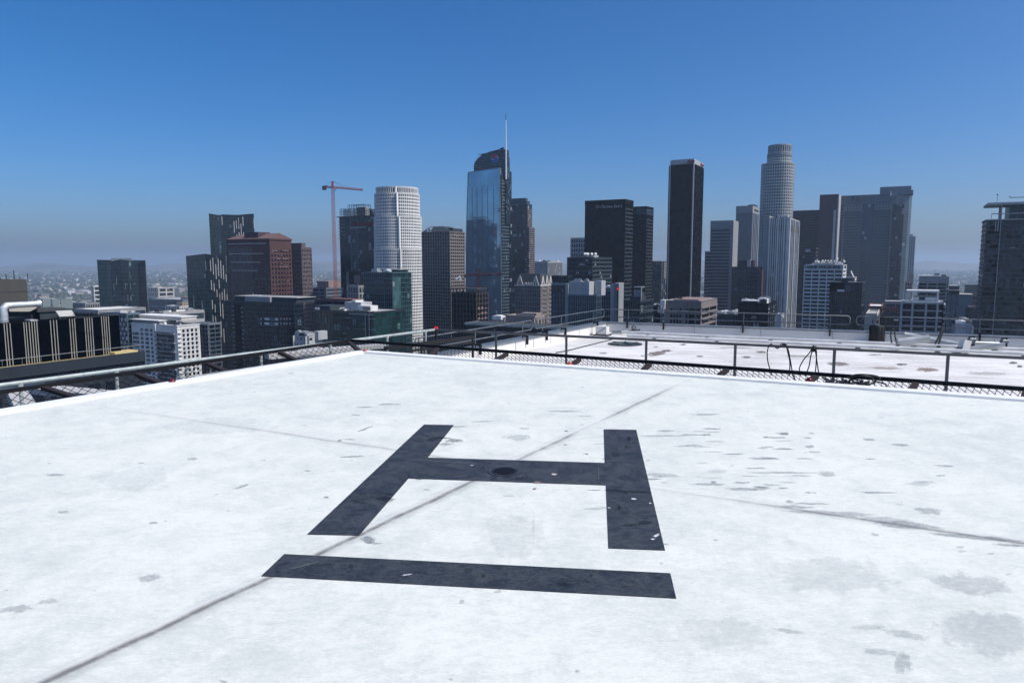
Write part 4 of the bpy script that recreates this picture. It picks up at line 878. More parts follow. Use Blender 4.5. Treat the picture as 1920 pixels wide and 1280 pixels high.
b = grid_tower('office_tower', 'narrow mauve stepped tower to the right of the brown gabled tower', 545, 565, 583, 466, 640, W_mauve, G_win, 6, 6, 3.8, .9, 1.9, .25, roof=R_dark, limit=36)
b.part(MB().box(.02, b.w + .3, .02, b.d * .42, b.H + .4, b.rz(455.5)), 'upper_step', W_mauve)
# dark glass block with penthouse
b = curtain('office_building', 'dark glass block with a grey penthouse below the brown gabled tower', 420, 551.5, 560, 571, 460, G_navy, M_mulld, 26, 4, 3.0, .16, .5, .2, par=R_dark)
b.part(MB().box(b.w * .27, b.w * .63, 2.5, 20, b.H + .36, b.f(485, 556, 2.5)[1]), 'penthouse', W_grey); b.part(MB().box(b.w * .1, b.w * .96, 4.5, 21, b.H + .36, b.f(485, 556.5, 4.5)[1]), 'plant_screen', W_dgrey)
b.part(MB().box(b.w * .08, b.w * .98, 4.2, 21.3, b.f(485, 556.5, 4.5)[1] + .01, b.f(485, 556.5, 4.5)[1] + .3), 'penthouse_roof', R_roof)
m = MB(); q = b.f(470, 552, 8); m.tube([(q[0], 8, q[1] - 1.5), (q[0] + 2.2, 8, q[1] + .6), (q[0] + 5, 8, q[1] - 1.4)], .18, 6); q = b.f(487, 554, 8); m.dome((q[0], 8, q[1] - .6), .9, 1.0); b.part(m, 'roof_arm', M_steel)
m = MB()
for i in range(22):
    z = b.H - 4 - i * 3.0; m.box(b.w * .255, b.w * .285, -.45, -.2, z, z + .5); m.box(b.w * .12, b.w * .15, -.45, -.2, z + 1, z + 1.5)
b.part(m, 'corner_louvre', M_mull); b.part(MB().box(b.w * .155, b.w * .25, -.3, -.1, 0, b.H - 1), 'dark_recess', G_black)
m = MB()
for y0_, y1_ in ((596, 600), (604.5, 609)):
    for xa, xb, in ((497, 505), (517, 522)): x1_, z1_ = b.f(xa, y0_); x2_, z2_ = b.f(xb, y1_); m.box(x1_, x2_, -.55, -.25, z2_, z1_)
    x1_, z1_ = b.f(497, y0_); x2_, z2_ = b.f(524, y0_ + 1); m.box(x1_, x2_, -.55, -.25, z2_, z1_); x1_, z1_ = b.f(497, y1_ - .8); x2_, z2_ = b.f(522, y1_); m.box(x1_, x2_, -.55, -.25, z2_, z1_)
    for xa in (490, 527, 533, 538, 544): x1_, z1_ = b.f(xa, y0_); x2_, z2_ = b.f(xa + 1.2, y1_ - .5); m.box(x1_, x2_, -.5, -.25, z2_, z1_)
b.part(m, 'sun_glint_panel', W_bright)  # sun reflections in the dark glass, put in as white panels
# small white building below
b = grid_tower('office_building', 'small white building between the dark glass blocks at the rail', 553, 576, 586, 631, 330, W_lgrey, G_win, 3, 2, 2.8, 1.8, 1.6, .1, roof=R_white, limit=10, units=3, seed=4)
b.part(MB().box(b.w * .9, b.w + 2.2, 5, b.d + 3, b.H - 2, b.rz(623)), 'stair_tower', W_lgrey)
# hazy block pair
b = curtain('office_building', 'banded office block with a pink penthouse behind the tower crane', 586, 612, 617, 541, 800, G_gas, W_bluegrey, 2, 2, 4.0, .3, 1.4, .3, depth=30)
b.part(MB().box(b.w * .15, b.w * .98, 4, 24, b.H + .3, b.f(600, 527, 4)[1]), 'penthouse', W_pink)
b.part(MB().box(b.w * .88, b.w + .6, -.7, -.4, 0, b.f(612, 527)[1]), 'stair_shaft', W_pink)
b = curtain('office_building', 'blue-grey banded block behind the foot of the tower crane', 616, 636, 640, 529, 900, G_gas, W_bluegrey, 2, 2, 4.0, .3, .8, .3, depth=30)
b = curtain('office_building', 'low brown-roofed block in front of the crane-side towers', 588, 662, 668, 566, 500, G_navy, W_purple, 6, 3, 3.5, .3, .9, .2)
b.part(MB().box(b.w * .35, b.w, -.3, b.d, b.H + .02, b.H + 2), 'brick_attic', W_red)
# tower under construction
b = B('unfinished_tower', 'dark unfinished tower with open scaffold frames on top beside the tower crane', 636, 703, 708, 404, 720)
b.core(G_dark, 'curtain_wall')
m = MB()
for j in range(60): m.box(b.w * .34, b.w * .52, -.35, -.02, b.H - 12 - j * 2.6, b.H - 11.4 - j * 2.6)
for x in (.31, .33, .52): m.box(b.w * x, b.w * (x + .012), -.4, -.02, 0, b.H)
b.part(m, 'hoist_mast', M_mullb)
b.part(MB().box(b.w * .34, b.w + .3, -.3, -.02, b.f(680, 423)[1], b.f(680, 416.5)[1]).box(b.w, b.w + .3, 0, b.d, b.rz(423), b.rz(416.5)), 'red_band', wm('rust_red_band', (0.17, 0.04, 0.045)))
b.part(MB().box(b.w * .3, b.w * .76, -.45, -.3, b.f(680, 427.2)[1], b.f(680, 425.5)[1]), 'white_band', W_lgrey)
m = MB()
for j in range(6): m.box(-1.5, b.w * .16, -.6, b.d * .4, b.f(640, 415 + j * 6.5)[1], b.f(640, 414 + j * 6.5)[1])
b.part(m, 'open_floor', W_grey)
b.part(MB().box(-2.5, b.w + 1.5, -1.5, b.d + 1, b.H - .6, b.H + .2), 'top_slab', W_dgrey)
m = MB(); r = random.Random(12)
def scaff(xa, xb, y0_, y1_, z0_, z1_, n):
    for i in range(n + 1):
        x = xa + (xb - xa) * i / n
        for y in (y0_, y1_): m.box(x - .2, x + .2, y - .2, y + .2, z0_, z1_)
    for z in (z0_ + (z1_ - z0_) * k / 3 for k in range(1, 4)):
        for y in (y0_, y1_): m.box(xa, xb, y - .2, y + .2, z - .2, z + .2)
hz = lambda py: b.f(665, py)[1]
scaff(b.fx(640), b.fx(652), 0, 6, b.H, hz(391), 4); scaff(b.fx(655), b.fx(687), 0, 8, b.H, hz(384), 10); scaff(b.fx(688), b.fx(697), 1, 8, b.H, hz(393), 3); scaff(b.fx(697), b.fx(705), 1, 8, b.H, hz(400), 3); scaff(b.fx(640), b.fx(697), 12, 20, b.H, hz(392), 14)
b.part(m, 'scaffold_frame', M_plant); b.part(MB().box(b.fx(670), b.fx(686), 1, 7, b.H, hz(389)), 'lift_core', W_grey)
# tower crane
cp = D(631, 600, 690); cb = Vector((cp.x, cp.y, GROUND))
tc = tag(empty('tower_crane', cb, 0), 'red tower crane standing left of the unfinished tower', 'crane')
ztop = D(629, 340, 690).z - GROUND; zj = D(629, 351, 690).z - GROUND
def lattice_bar(m, a, b_, w_, n, r_):
    a = Vector(a); b_ = Vector(b_); d = (b_ - a).normalized(); s1 = d.orthogonal().normalized() * w_ / 2; s2 = d.cross(s1)
    cs = [s1 + s2, s1 - s2, -s1 - s2, -s1 + s2]
    for c_ in cs: m.beam(a + c_, b_ + c_, r_)
    for i in range(n):
        p = a.lerp(b_, i / n); q = a.lerp(b_, (i + 1) / n)
        for k in range(4): m.beam(p + cs[k], q + cs[(k + 1) % 4], r_ * .7); m.beam(q + cs[k], q + cs[(k + 1) % 4], r_ * .7)
m = MB(); lattice_bar(m, (0, 0, 0), (0, 0, zj), 2.3, 40, .24); m.build('mast', M_craneR, tc)
def cw(px, py): q = D(px, py, 690) - cb; return Vector((q.x, 0, q.z))
jd = Vector((1, .25, 0)).normalized()
m = MB(); lattice_bar(m, (0, 0, zj), cw(680, 356), 1.4, 16, .24); m.build('jib', M_craneR, tc)
m = MB(); lattice_bar(m, cw(605, 350.5), (0, 0, zj), 1.4, 6, .24); m.build('counter_jib', M_craneR, tc)
m = MB(); lattice_bar(m, (0, 0, zj), (0, 0, ztop), 1.2, 4, .35); m.build('mast_head', M_craneR, tc)
m = MB(); m.beam((0, 0, ztop), cw(662, 353), .16); m.beam((0, 0, ztop), cw(645, 352), .16); m.beam((0, 0, ztop), cw(609, 349), .16); m.build('tie_rope', M_plant, tc)
q = cw(608, 352); MB().box(q.x - 1.8, q.x + 1.8, -1.2, 1.2, q.z - 2.2, q.z + 1.3).box(q.x - 1.2, q.x + 3.5, -.9, .9, q.z + 1.3, q.z + 1.8).build('counterweight', W_dgrey, tc); MB().box(1.0, 3.0, -1, 1, zj - 3, zj - .6).build('cab', M_steel, tc)
# white round tower in tiers
def superplan(cx, cy_, a, c, n, N, ph=0.0):
    o = []
    for i in range(N):
        t_ = 2 * math.pi * (i + .5) / N + ph; ct, st = math.cos(t_), math.sin(t_); o.append((cx + a * math.copysign(abs(ct) ** (2 / n), ct), cy_ + c * math.copysign(abs(st) ** (2 / n), st)))
    return o
def resample(poly, N):
    P_ = poly + [poly[0]]; L = [0]
    for i in range(len(poly)): L.append(L[-1] + math.hypot(P_[i + 1][0] - P_[i][0], P_[i + 1][1] - P_[i][1]))
    o = []; j = 0
    for k in range(N):
        s = L[-1] * k / N
        while L[j + 1] < s: j += 1
        t_ = (s - L[j]) / (L[j + 1] - L[j]); o.append((P_[j][0] + (P_[j + 1][0] - P_[j][0]) * t_, P_[j][1] + (P_[j + 1][1] - P_[j][1]) * t_))
    return o
def offs(poly, k):
    n = len(poly); o = []
    for i in range(n):
        a, c = poly[i - 1], poly[(i + 1) % n]; dx, dy = c[0] - a[0], c[1] - a[1]; L = math.hypot(dx, dy) or 1; o.append((poly[i][0] + dy / L * k, poly[i][1] - dx / L * k))
    return o
def round_tier(b, poly, z0, z1, N, fl, wall, pier, span, proud, npane, name='facade_frame', top=1.0, soffit=True):
    poly = resample(poly, N); out_p = offs(poly, proud)
    b.part(MB().prism(poly, z0, z1 - .2), 'wall', W_black)
    m = MB(); nz = max(1, int(round((z1 - z0) / fl))); f = (z1 - z0) / nz
    for j in range(nz + 1):
        z = z0 + f * j; m.prism(out_p, z - span / 2, min(z + span / 2, z1 + top))
    m.prism(out_p, z1 - span * .5 + .01, z1 + top)
    o2 = offs(poly, proud * 1.15)
    for i in range(N):
        a = Vector((*poly[i], 0)); q = Vector((*o2[i], 0)); t_ = Vector((*poly[(i + 1) % N], 0)) - Vector((*poly[i - 1], 0)); t_.normalize(); t_ *= pier / 2; ins = (a - q) * .3
        m.add([tuple(a + ins - t_) [:2] + (z0,), tuple(a + ins + t_)[:2] + (z0,), tuple(q + t_)[:2] + (z0,), tuple(q - t_)[:2] + (z0,), tuple(a + ins - t_)[:2] + (z1 + top * .8,), tuple(a + ins + t_)[:2] + (z1 + top * .8,), tuple(q + t_)[:2] + (z1 + top * .8,), tuple(q - t_)[:2] + (z1 + top * .8,)],
              [(3, 2, 1, 0), (4, 5, 6, 7), (0, 1, 5, 4), (1, 2, 6, 5), (2, 3, 7, 6), (3, 0, 4, 7)])
    b.part(m, name, wall)
    rest = MB(); k = 0
    for j in range(nz - 1, -1, -1):
        for i in range(N):
            a = Vector((*poly[i], 0)); c = Vector((*poly[(i + 1) % N], 0)); mid = (a + c) / 2; t_ = (c - a); wd = t_.length - pier * .98; nrm = Vector((t_.y, -t_.x, 0)).normalized()
            wp = b.o + b.MI.inverted() @ mid; wn_ = b.MI.inverted() @ nrm
            if (wp - EYE).dot(wn_) > 0: continue
            z = z0 + f * (j + .5); h = f - span
            if k < npane:
                o = bpy.data.objects.new('window', pane_mesh(round(wd, 1), round(h, 1), G_win)); S.collection.objects.link(o); o.parent = b.e
                q = mid + nrm * .06; o.location = (q.x, q.y, z); o.rotation_euler = (0, 0, math.atan2(t_.y, t_.x)); k += 1
            else:
                u_ = t_.normalized() * wd / 2; p0 = mid + nrm * .05
                rest.add([(p0.x - u_.x, p0.y - u_.y, z - h / 2), (p0.x + u_.x, p0.y + u_.y, z - h / 2), (p0.x + u_.x, p0.y + u_.y, z + h / 2), (p0.x - u_.x, p0.y - u_.y, z + h / 2)], [(0, 1, 2, 3)])
    if rest.v: tag(b.part(rest, 'window', G_win), kind='stuff')
    return poly
b = B('office_tower', 'white cylindrical office tower with dark square windows stepping in tiers', 703, 757, 795, 468, 600)
zv = lambda py: zat((b.o + U * b.w).x, (b.o + U * b.w).y, py) - GROUND
def hull(b, cx_px, Y, rpx, n=2.4, N=64, py=480):
    q = b.loc(D(cx_px, py, Y)); rr = rpx / F_PX * Y; return superplan(q.x, q.y, rr * .99, rr * .99, n, N)
tiers = ((701, 795, 758, zv(640), zv(468)), (702, 790, 755, zv(468), zv(406)), (704, 787, 750, zv(406), zv(362)), (707, 784.5, 745, zv(362), zv(350)))
for i, (xl, xr, xs, z0_, z1_) in enumerate(tiers):
    pl_ = hull(b, (xl + xr) / 2 + 1.2, 622, (xr - xl) / 2 * .97, 2.15)
    round_tier(b, pl_, z0_, z1_, (74, 72, 68, 64)[i], 2.6 if i < 3 else 5.2, W_bright, .6, 1.0, .35, 25, top=.9, soffit=False)
    q = b.loc(D(xs, 480, 604)); yq = min(p[1] for p in pl_ if abs(p[0] - q.x) < 2.5) if any(abs(p[0] - q.x) < 2.5 for p in pl_) else q.y
    b.part(MB().box(q.x - .5, q.x + .5, yq - .9, yq + .6, z0_, z1_ + .6), 'seam_fin', W_bright)
b.part(MB().prism(offs(hull(b, 746.5, 622, 37, 2.15), -1.5), zv(353), zv(350)), 'roof', R_roof)
b.part(MB().prism(offs(hull(b, 749, 622, 45.5, 2.15), -.2), 0, zv(640)), 'lower_shaft', W_white)
# dark green glass block
b = curtain('office_building', 'dark green glass office block standing before the white cylindrical tower', 682, 735, 771, 513, 500, G_teal, M_mullb, 14, 10, 3.4, .12, .3, .15, units=5, seed=9, par=R_dark)
b.part(MB().box(-.6, b.w + .8, -.6, b.d + .8, b.H + .3, b.H + .9), 'roof_edge', wm('green_roof_edge', (.06, .14, .13)))
m = MB()
for y in (551, 527): x1_, z = b.f(700 if y > 540 else 703, y); x2_, _ = b.f(731 if y > 540 else 719, y); m.box(x1_, x2_, -.4, -.1, z - .2, z + .2)
m.box(b.fx(719), b.fx(719.8), -.4, -.1, 0, b.H); b.part(m, 'light_band', M_mullb)
b.part(MB().box(b.w - .2, b.w + .35, .3, b.d * .42, 0, b.H - 2.5), 'pale_bay', glass_mat('pale_teal_glass', (0.055, 0.12, 0.13), .15, .35, (2.5, 2.5, 3.4), .05))
b.part(MB().box(b.w * .2, b.w * .95, 8, b.d * .9, b.H + .95, b.H + 2.6), 'plant_screen', W_dgrey)
b.part(MB().box(b.w * .15, b.w * 1.0, 7.5, b.d * .95, b.H + 2.61, b.H + 3.0), 'plant_roof', R_roof)
# blocks behind it
b = grid_tower('office_building', 'grey framed block with big square windows left of the green glass block', 652, 672, 677.5, 538, 600, W_grey, G_win, 4, 2, 5.5, 1.2, 1.5, .35, limit=40, roof=R_roof)
b = curtain('office_building', 'dark stepped block with a plum panel behind the green glass block', 650, 690, 700, 511, 640, G_dark, M_mulld, 5, 3, 4, .2, .5, .2)
x1_, z1_ = b.f(664, 516); x2_, z2_ = b.f(676, 531); b.part(MB().box(x1_, x2_, -.4, -.1, z2_, z1_), 'plum_panel', W_pink); b.part(MB().box(-.4, b.w * .1, -.35, .1, 0, b.H), 'grey_edge', W_bluegrey)
# dark glass terrace block in front
b = curtain('office_building', 'dark teal terraced glass block with white rooftop plant', 586, 700, 708, 588, 410, G_teal, M_mulld, 20, 4, 3.1, .12, .35, .2, par=R_roof, depth=30)
b.part(MB().box(.0, b.w * .27, 1.5, 14, b.H + .36, b.f(605, 573, 1.5)[1]), 'stair_block', W_dgrey)
b.part(MB().box(b.w * .43, b.w * .70, 6, 16, b.H + .36, b.f(650, 566, 6)[1]), 'plant_room', W_lgrey); b.part(MB().box(b.w * .56, b.w * .63, 5, 12, b.f(650, 566, 6)[1], b.f(650, 562.5, 6)[1]), 'water_tank', R_white)
b.part(MB().box(b.w * .70, b.w * .9, 3, 10, b.f(680, 582.5, 3)[1], b.f(680, 573, 3)[1]), 'white_pavilion', R_white); b.part(MB().box(b.w * .79, b.w * .905, 2.7, 3.2, b.f(680, 580.5, 3)[1], b.f(680, 575, 3)[1]), 'pavilion_window', W_tan)
b.part(MB().box(b.w * .02, b.w * .09, 1, 7, b.H + .36, b.H + 2.2), 'white_box', R_white)
b.units(6, 17, R_white, hmax=1.5, x0=.28, x1=.5, y0=.05, y1=.4, size=(1, 3))
r = random.Random(5); m = MB()
for k in range(26): x = r.uniform(.28, .98) * b.w; m.dome((x, r.uniform(.4, 4), b.H + .4), r.uniform(.5, 1.1), r.uniform(.6, 1.5), 7, 3)
b.part(m, 'roof_planting', plain_mat('roof_shrub', (.045, .06, .03), .9))
m = MB()
for k in range(30):
    x = r.uniform(.3, .98) * b.w; z = b.H - r.randint(1, 14) * 3.1; m.box(x, x + r.uniform(1.5, 6), -.9, -.2, z - .1, z + .12)
b.part(m, 'balcony_edge', M_mull)
b.part(MB().box(b.w * .875, b.w * .885, -.6, -.2, 10, b.H).box(b.w * .935, b.w * .945, -.6, -.2, 10, b.H).box(b.w * .62, b.w * 1.0, -.6, -.2, b.H - .9, b.H - .4), 'white_frame', M_mull)
# grey granite tower with chamfered roof
b = grid_tower('office_tower', 'taupe granite tower with chamfered roof and regular square windows and white initials', 792, 843, 870, 434, 540, W_taupe, G_win, 11, 7, 2.5, .8, 1.0, .4, limit=60, par=False)
W_ = b.w; d = b.d; e_ = .35; hh = b.f(812, 424)[1] - b.H
m = MB().add([(-.4, -.4, b.H), (W_ + .4, -.4, b.H), (W_ + .4, d + .4, b.H), (-.4, d + .4, b.H), (W_ * .17, d * .25, b.H + hh), (W_ * .62, d * .25, b.H + hh), (W_ * .62, d * .8, b.H + hh), (W_ * .17, d * .8, b.H + hh)],
             [(3, 2, 1, 0), (4, 5, 6, 7), (0, 1, 5, 4), (1, 2, 6, 5), (2, 3, 7, 6), (3, 0, 4, 7)]); b.part(m, 'roof', W_dgrey)
b.part(MB().box(W_ * .75, W_, d * .2, d * .9, b.H + .3, b.H + 2.6), 'plant_screen', W_dgrey)
text('EY', 4.6, M_letter_w, b.e, loc=(W_ * .30, -1.2, b.H + 1.5), depth=.2, bold=.12)
# unfinished low frame with dark netting
b = B('unfinished_building', 'low unfinished concrete frame wrapped in dark netting with a short red crane', 844, 893, 915, 541, 470)
b.core(W_black, 'netting', inset=.6, z1=b.H - 3)
m = MB()
for j in range(24): m.box(-.3, b.w + .3, -.3, b.d + .3, b.H - j * 3.4 - .35, b.H - j * 3.4)
for i in range(9): m.box(b.w * i / 8 - .3, b.w * i / 8 + .3, -.2, .4, 0, b.H)
for i in range(5): m.box(b.w - .3, b.w + .2, b.d * i / 4 - .3, b.d * i / 4 + .3, 0, b.H)
b.part(m, 'concrete_frame', wm('dark_raw_concrete', (0.085, 0.075, 0.075)))
m = MB(); r = random.Random(2)
for j in range(8):
    for i in range(3): z = b.H - 14 - j * 3.4; y = b.d * (.1 + .28 * i); m.box(b.w + .22, b.w + .5, y, y + 2, z, z + r.uniform(.4, 1.6))
for k in range(14): m.box(r.uniform(0, b.w), r.uniform(0, b.w), -.5, -.3, b.H - 6.6, b.H - 6.5) if 0 else None
b.part(m, 'debris_screen', W_pink)
m = MB()
for i in range(14): x = b.w * i / 13; m.tube([(x, 0, b.H), (x, 0, b.H + 1.4)], .08, 5)
m.box(0, b.w, -.05, .05, b.H + 1.2, b.H + 1.3); b.part(m, 'edge_rail', M_rust)
q = b.f(861, 527, 4); m = MB()
for k, (dx, dz, rr) in enumerate(((-1.2, 1.5, 1.1), (.8, 2.6, 1.0), (1.8, .8, .9))): m.tube([(q[0] + dx, 4, q[1] + dz - 1.2), (q[0] + dx - .1, 3.6, q[1] + dz), (q[0] + dx - .2, 3.2, q[1] + dz + .3)], [.15, rr * .6, rr], 10)
b.part(m, 'white_dish', R_white)
cb = D(897, 600, 480); cb.z = GROUND; t2 = tag(empty('tower_crane', cb), 'short dark red crane standing before the blue glass tower', 'crane'); zt = D(897, 514, 480).z - GROUND
m = MB(); lattice_bar(m, (0, 0, 0), (0, 0, zt + 4), 1.8, 40, .22); m.build('mast', M_craneD, t2)
def cw2(px, py): q = D(px, py, 480) - cb; return Vector((q.x, 0, q.z))
m = MB(); lattice_bar(m, cw2(872, 515.5), cw2(942, 513.5), 1.0, 22, .2); m.build('jib', M_craneD, t2)
q = cw2(875, 516); MB().box(q.x - 1.6, q.x + 1.6, -.8, .8, q.z - 1.6, q.z + .4).build('counterweight', W_dgrey, t2)
# ---------------- tall blue glass tower with sail crown and spire
b = B('glass_skyscraper', 'tall pale blue mirror-glass skyscraper with sail-shaped crown, round emblem and white spire', 876, 938, 954, 318, 790, group=None)
W_ = b.w; d = b.d; H = b.H
fx = lambda px: b.fx(px); fzz = lambda py: b.f(908, py)[1]
out_ = [(fx(873) - 0, 0), (fx(940.5), 0), (fx(940), fzz(600)), (fx(939.5), fzz(470)), (fx(937.2), fzz(317)), (fx(879), fzz(321.5)), (fx(876), fzz(380)), (fx(873.5), fzz(470)), (fx(872.6), fzz(560))]
b.part(MB().slabY(out_, 0, d * .94), 'curtain_wall', G_blue)
m = MB()
for px in (886, 895, 904.5, 915, 926): x = fx(px); m.box(x - .22, x + .22, -.25, -.02, 0, fzz(350))
for j in range(46): z = fzz(350) - j * 4.1; m.box(fx(874.5), fx(938.5), -.12, -.02, z - .1, z + .1)
for k in range(24): x = fx(880) + (fx(936.5) - fx(880)) * k / 23; m.box(x - .06, x + .06, -.1, -.02, fzz(349), fzz(322.5))
b.part(m, 'mullion', M_mullb)
m = MB(); m.beam((fx(879), -.3, fzz(321.5)), (fx(937.2), -.3, fzz(317)), .6, 1.0); m.beam((fx(879), -.2, fzz(321.5)), (fx(873.5), -.2, fzz(470)), .5, .6); m.beam((fx(937.2), -.2, fzz(317)), (fx(939.5), -.2, fzz(470)), .7, .8); m.beam((fx(939.5), -.2, fzz(470)), (fx(940.5), -.2, 0), .7, .8)
b.part(m, 'edge_trim', M_mull)
# curved flank with balcony rings
sx = fx(939.5); ye = d
fl_ = [(sx - 4, 1.0), (sx + .6, .8), (sx + 1.6, d * .35), (sx + 1.7, d * .7), (sx + .6, d), (sx - 12, d)]
b.part(MB().prism(fl_, 0, lambda p: fzz(330) - .02 * p[1]), 'flank_glazing', G_slate)
m = MB()
for j in range(70):
    z = fzz(340) - j * 3.6
    if z < 4: break
    m.prism(offs(fl_, .55), z - .28, z + .22)
b.part(m, 'balcony_ring', metal_mat('grey_green_balcony', (.22, .27, .28), .4, .2, .1, .2))
m = MB(); m.box(sx + 1.2, sx + 2.5, d * .86, d + .6, 0, fzz(321)); b.part(m, 'flank_fin', G_dark)
yc = d * .30
def cx_(px): return b.f(px, 300, yc)[0]
def cz_(py): return b.f(918, py, yc)[1]
cr = [(cx_(888), cz_(322)), (cx_(888.5), cz_(312)), (cx_(890), cz_(304)), (cx_(893.5), cz_(298.5)), (cx_(899), cz_(293.5)), (cx_(906), cz_(289.5)), (cx_(913), cz_(286.5)), (cx_(922), cz_(285)), (cx_(934), cz_(283.3)), (cx_(946.5), cz_(282.6)), (cx_(948), cz_(300)), (cx_(949.5), cz_(335)), (cx_(949), cz_(420)), (cx_(888), cz_(420))]
b.part(MB().slabY(cr, yc, yc + 9), 'crown', glass_mat('dark_crown_glass', (0.016, 0.026, 0.034), .15, .3, (2, 2, 2.2), .12, 0, .5, (.07, .09, .1)))
m = MB()
for i in range(9): m.beam((cr[i + 1][0], yc - .15, cr[i + 1][1]), (cr[min(i + 2, 9)][0], yc - .15, cr[min(i + 2, 9)][1]), .5, .5) if i < 8 else None
for j in range(11):
    z = cz_(288 + j * 3.1); xs_ = [p for p in cr[:10]]
    xl_ = min([p[0] for p in xs_ if p[1] >= z - 3] or [cr[0][0]]); m.box(xl_ + .6, cr[9][0] - .3, yc - .2, yc - .02, z - .12, z + .12)
b.part(m, 'crown_rib', M_mullb)
m = MB(); m.slabY([(cx_(896.5), cz_(287.5)), (cx_(904), cz_(288.4)), (cx_(910), cz_(287.2)), (cx_(911), cz_(288.6)), (cx_(905), cz_(290.4)), (cx_(898), cz_(288.3))], yc - 2, yc + 3)
m.slabY([(cx_(916), cz_(285.2)), (cx_(936), cz_(281.8)), (cx_(938), cz_(283)), (cx_(918), cz_(286.2))], yc - .5, yc + 4); m.slabY([(cx_(936), cz_(280.2)), (cx_(943.5), cz_(278.6)), (cx_(941), cz_(281.6)), (cx_(939), cz_(283)), (cx_(937.5), cz_(281.4))], yc, yc + 3)
b.part(m, 'roof_crane_arm', M_mulld)
sp = b.f(948.7, 330, yc - 1); tp = b.f(948.2, 213, yc - 1); zb = b.f(948.7, 336, yc - 1)[1]
smooth_by_angle(b.part(MB().tube([(sp[0], yc - 1, zb), (sp[0], yc - 1, zb + (tp[1] - zb) * .55), (sp[0], yc - 1, tp[1] - 7)], [.85, .7, .38], 12), 'spire', plain_mat('white_spire_paint', (.72, .73, .74), .4)))
b.part(MB().tube([(sp[0], yc - 1, tp[1] - 7), (sp[0], yc - 1, tp[1])], [.38, .22], 8), 'spire_tip', M_plant)
# round emblem: white disc with a red and a blue comma
ex, ez = b.f(927.8, 297, yc - .4); R_ = abs(b.f(935, 297, yc - .4)[0] - ex)
def disc(x, z, r_, y, mat, name, par=None): return MB().slabY([(x + r_ * math.cos(a * math.pi / 18), z + r_ * math.sin(a * math.pi / 18)) for a in range(36)], y, y + .2).build(name, mat, par or b.e)
em = disc(ex, ez, R_, yc - .6, plain_mat('emblem_white', (.66, .68, .72), .5), 'emblem')
def comma(sgn, mat, name, y):
    pts = []; ro = -0.45
    for k in range(19): a = math.pi * k / 18; pts.append((R_ * .97 * math.cos(a), R_ * .97 * math.sin(a)))
    for k in range(1, 10): a = math.pi + math.pi * k / 10; pts.append((-R_ * .485 + R_ * .485 * math.cos(a), R_ * .485 * math.sin(a) + R_ * .10))
    for k in range(0, 10): a = math.pi - math.pi * k / 10; pts.append((R_ * .485 + R_ * .485 * math.cos(a), R_ * .485 * math.sin(a) * .98 + R_ * .10))
    cs, sn = math.cos(ro), math.sin(ro); pts = [(sgn * (x * cs - z * sn), sgn * (x * sn + z * cs)) for x, z in pts]
    return MB().slabY([(ex + x, ez + z) for x, z in pts], y, y + .15).build(name, mat, em)
comma(1, plain_mat('emblem_red', (.36, .05, .07), .5), 'red_comma', yc - .78); comma(-1, plain_mat('emblem_blue', (.03, .10, .40), .5), 'blue_comma', yc - .80)
# stepped brown-banded tower behind it
b = B('office_tower', 'dark stepped tower with brown bands and a central glass strip right of the blue skyscraper', 946, 992, 1002.5, 426, 880)
b.core(G_dark, 'curtain_wall')
zt = b.H; st = [(0, 0, 371, .0), ]
def band_block(x0_, x1_, y0_, y1_, z0_, z1_, mat, n, nm): 
    m = MB()
    for j in range(n): z = z0_ + (z1_ - z0_) * (j + .3) / n; m.box(x0_, x1_, y0_, y1_, z, z + (z1_ - z0_) / n * .5)
    return b.part(m, nm, mat)
W_band = wm('brown_stone_band', (0.17, 0.135, 0.13))
zf = lambda py: b.f(975, py)[1]
for nm, ya, yb_, xa, xb_, yy in (('upper_shaft', 383, 426, 949, 989, 2), ('crown_tier', 377, 383, 952, 987, 4), ('top_tier', 371.5, 377, 956, 985, 6)):
    o = b.part(MB().box(b.fx(xa, yy), b.fx(xb_, yy) , yy, b.d - yy * .5, zf(yb_) - .2, zf(ya)), nm, G_slate if nm != 'upper_shaft' else G_dark)
    b.part(MB().box(b.fx(xa, yy) - .4, b.fx(xb_, yy) + .4, yy - .4, b.d - yy * .5 + .4, zf(ya) - .1, zf(ya) + .5), 'tier_cornice', M_mullb)
band_block(b.fx(949, 2) - .2, b.fx(966, 2), 1.7, 3, zf(640), zf(395), W_band, 62, 'stone_band'); band_block(b.fx(979, 2), b.fx(989, 2) + .3, 1.7, b.d - 1, zf(640), zf(392), W_band, 62, 'stone_band')
band_block(-.2, b.fx(961), -.3, 2, zf(640), zt, W_band, 54, 'stone_band'); band_block(b.fx(984), b.w + .3, -.3, b.d, zf(640), zt, W_band, 54, 'stone_band')
b.part(MB().box(b.fx(967, 1.5), b.fx(978, 1.5), 1.3, 3, 0, zf(390)), 'glass_strip', G_slate)
# white-striped low slab far behind
b = curtain('office_building', 'pale vertically striped office slab behind the gothic-gabled building', 1000, 1027, 1054, 491.5, 1000, G_dark, W_lgrey, 16, 14, 60, 1.0, 1.6, .5, par=R_white, units=6, seed=21)
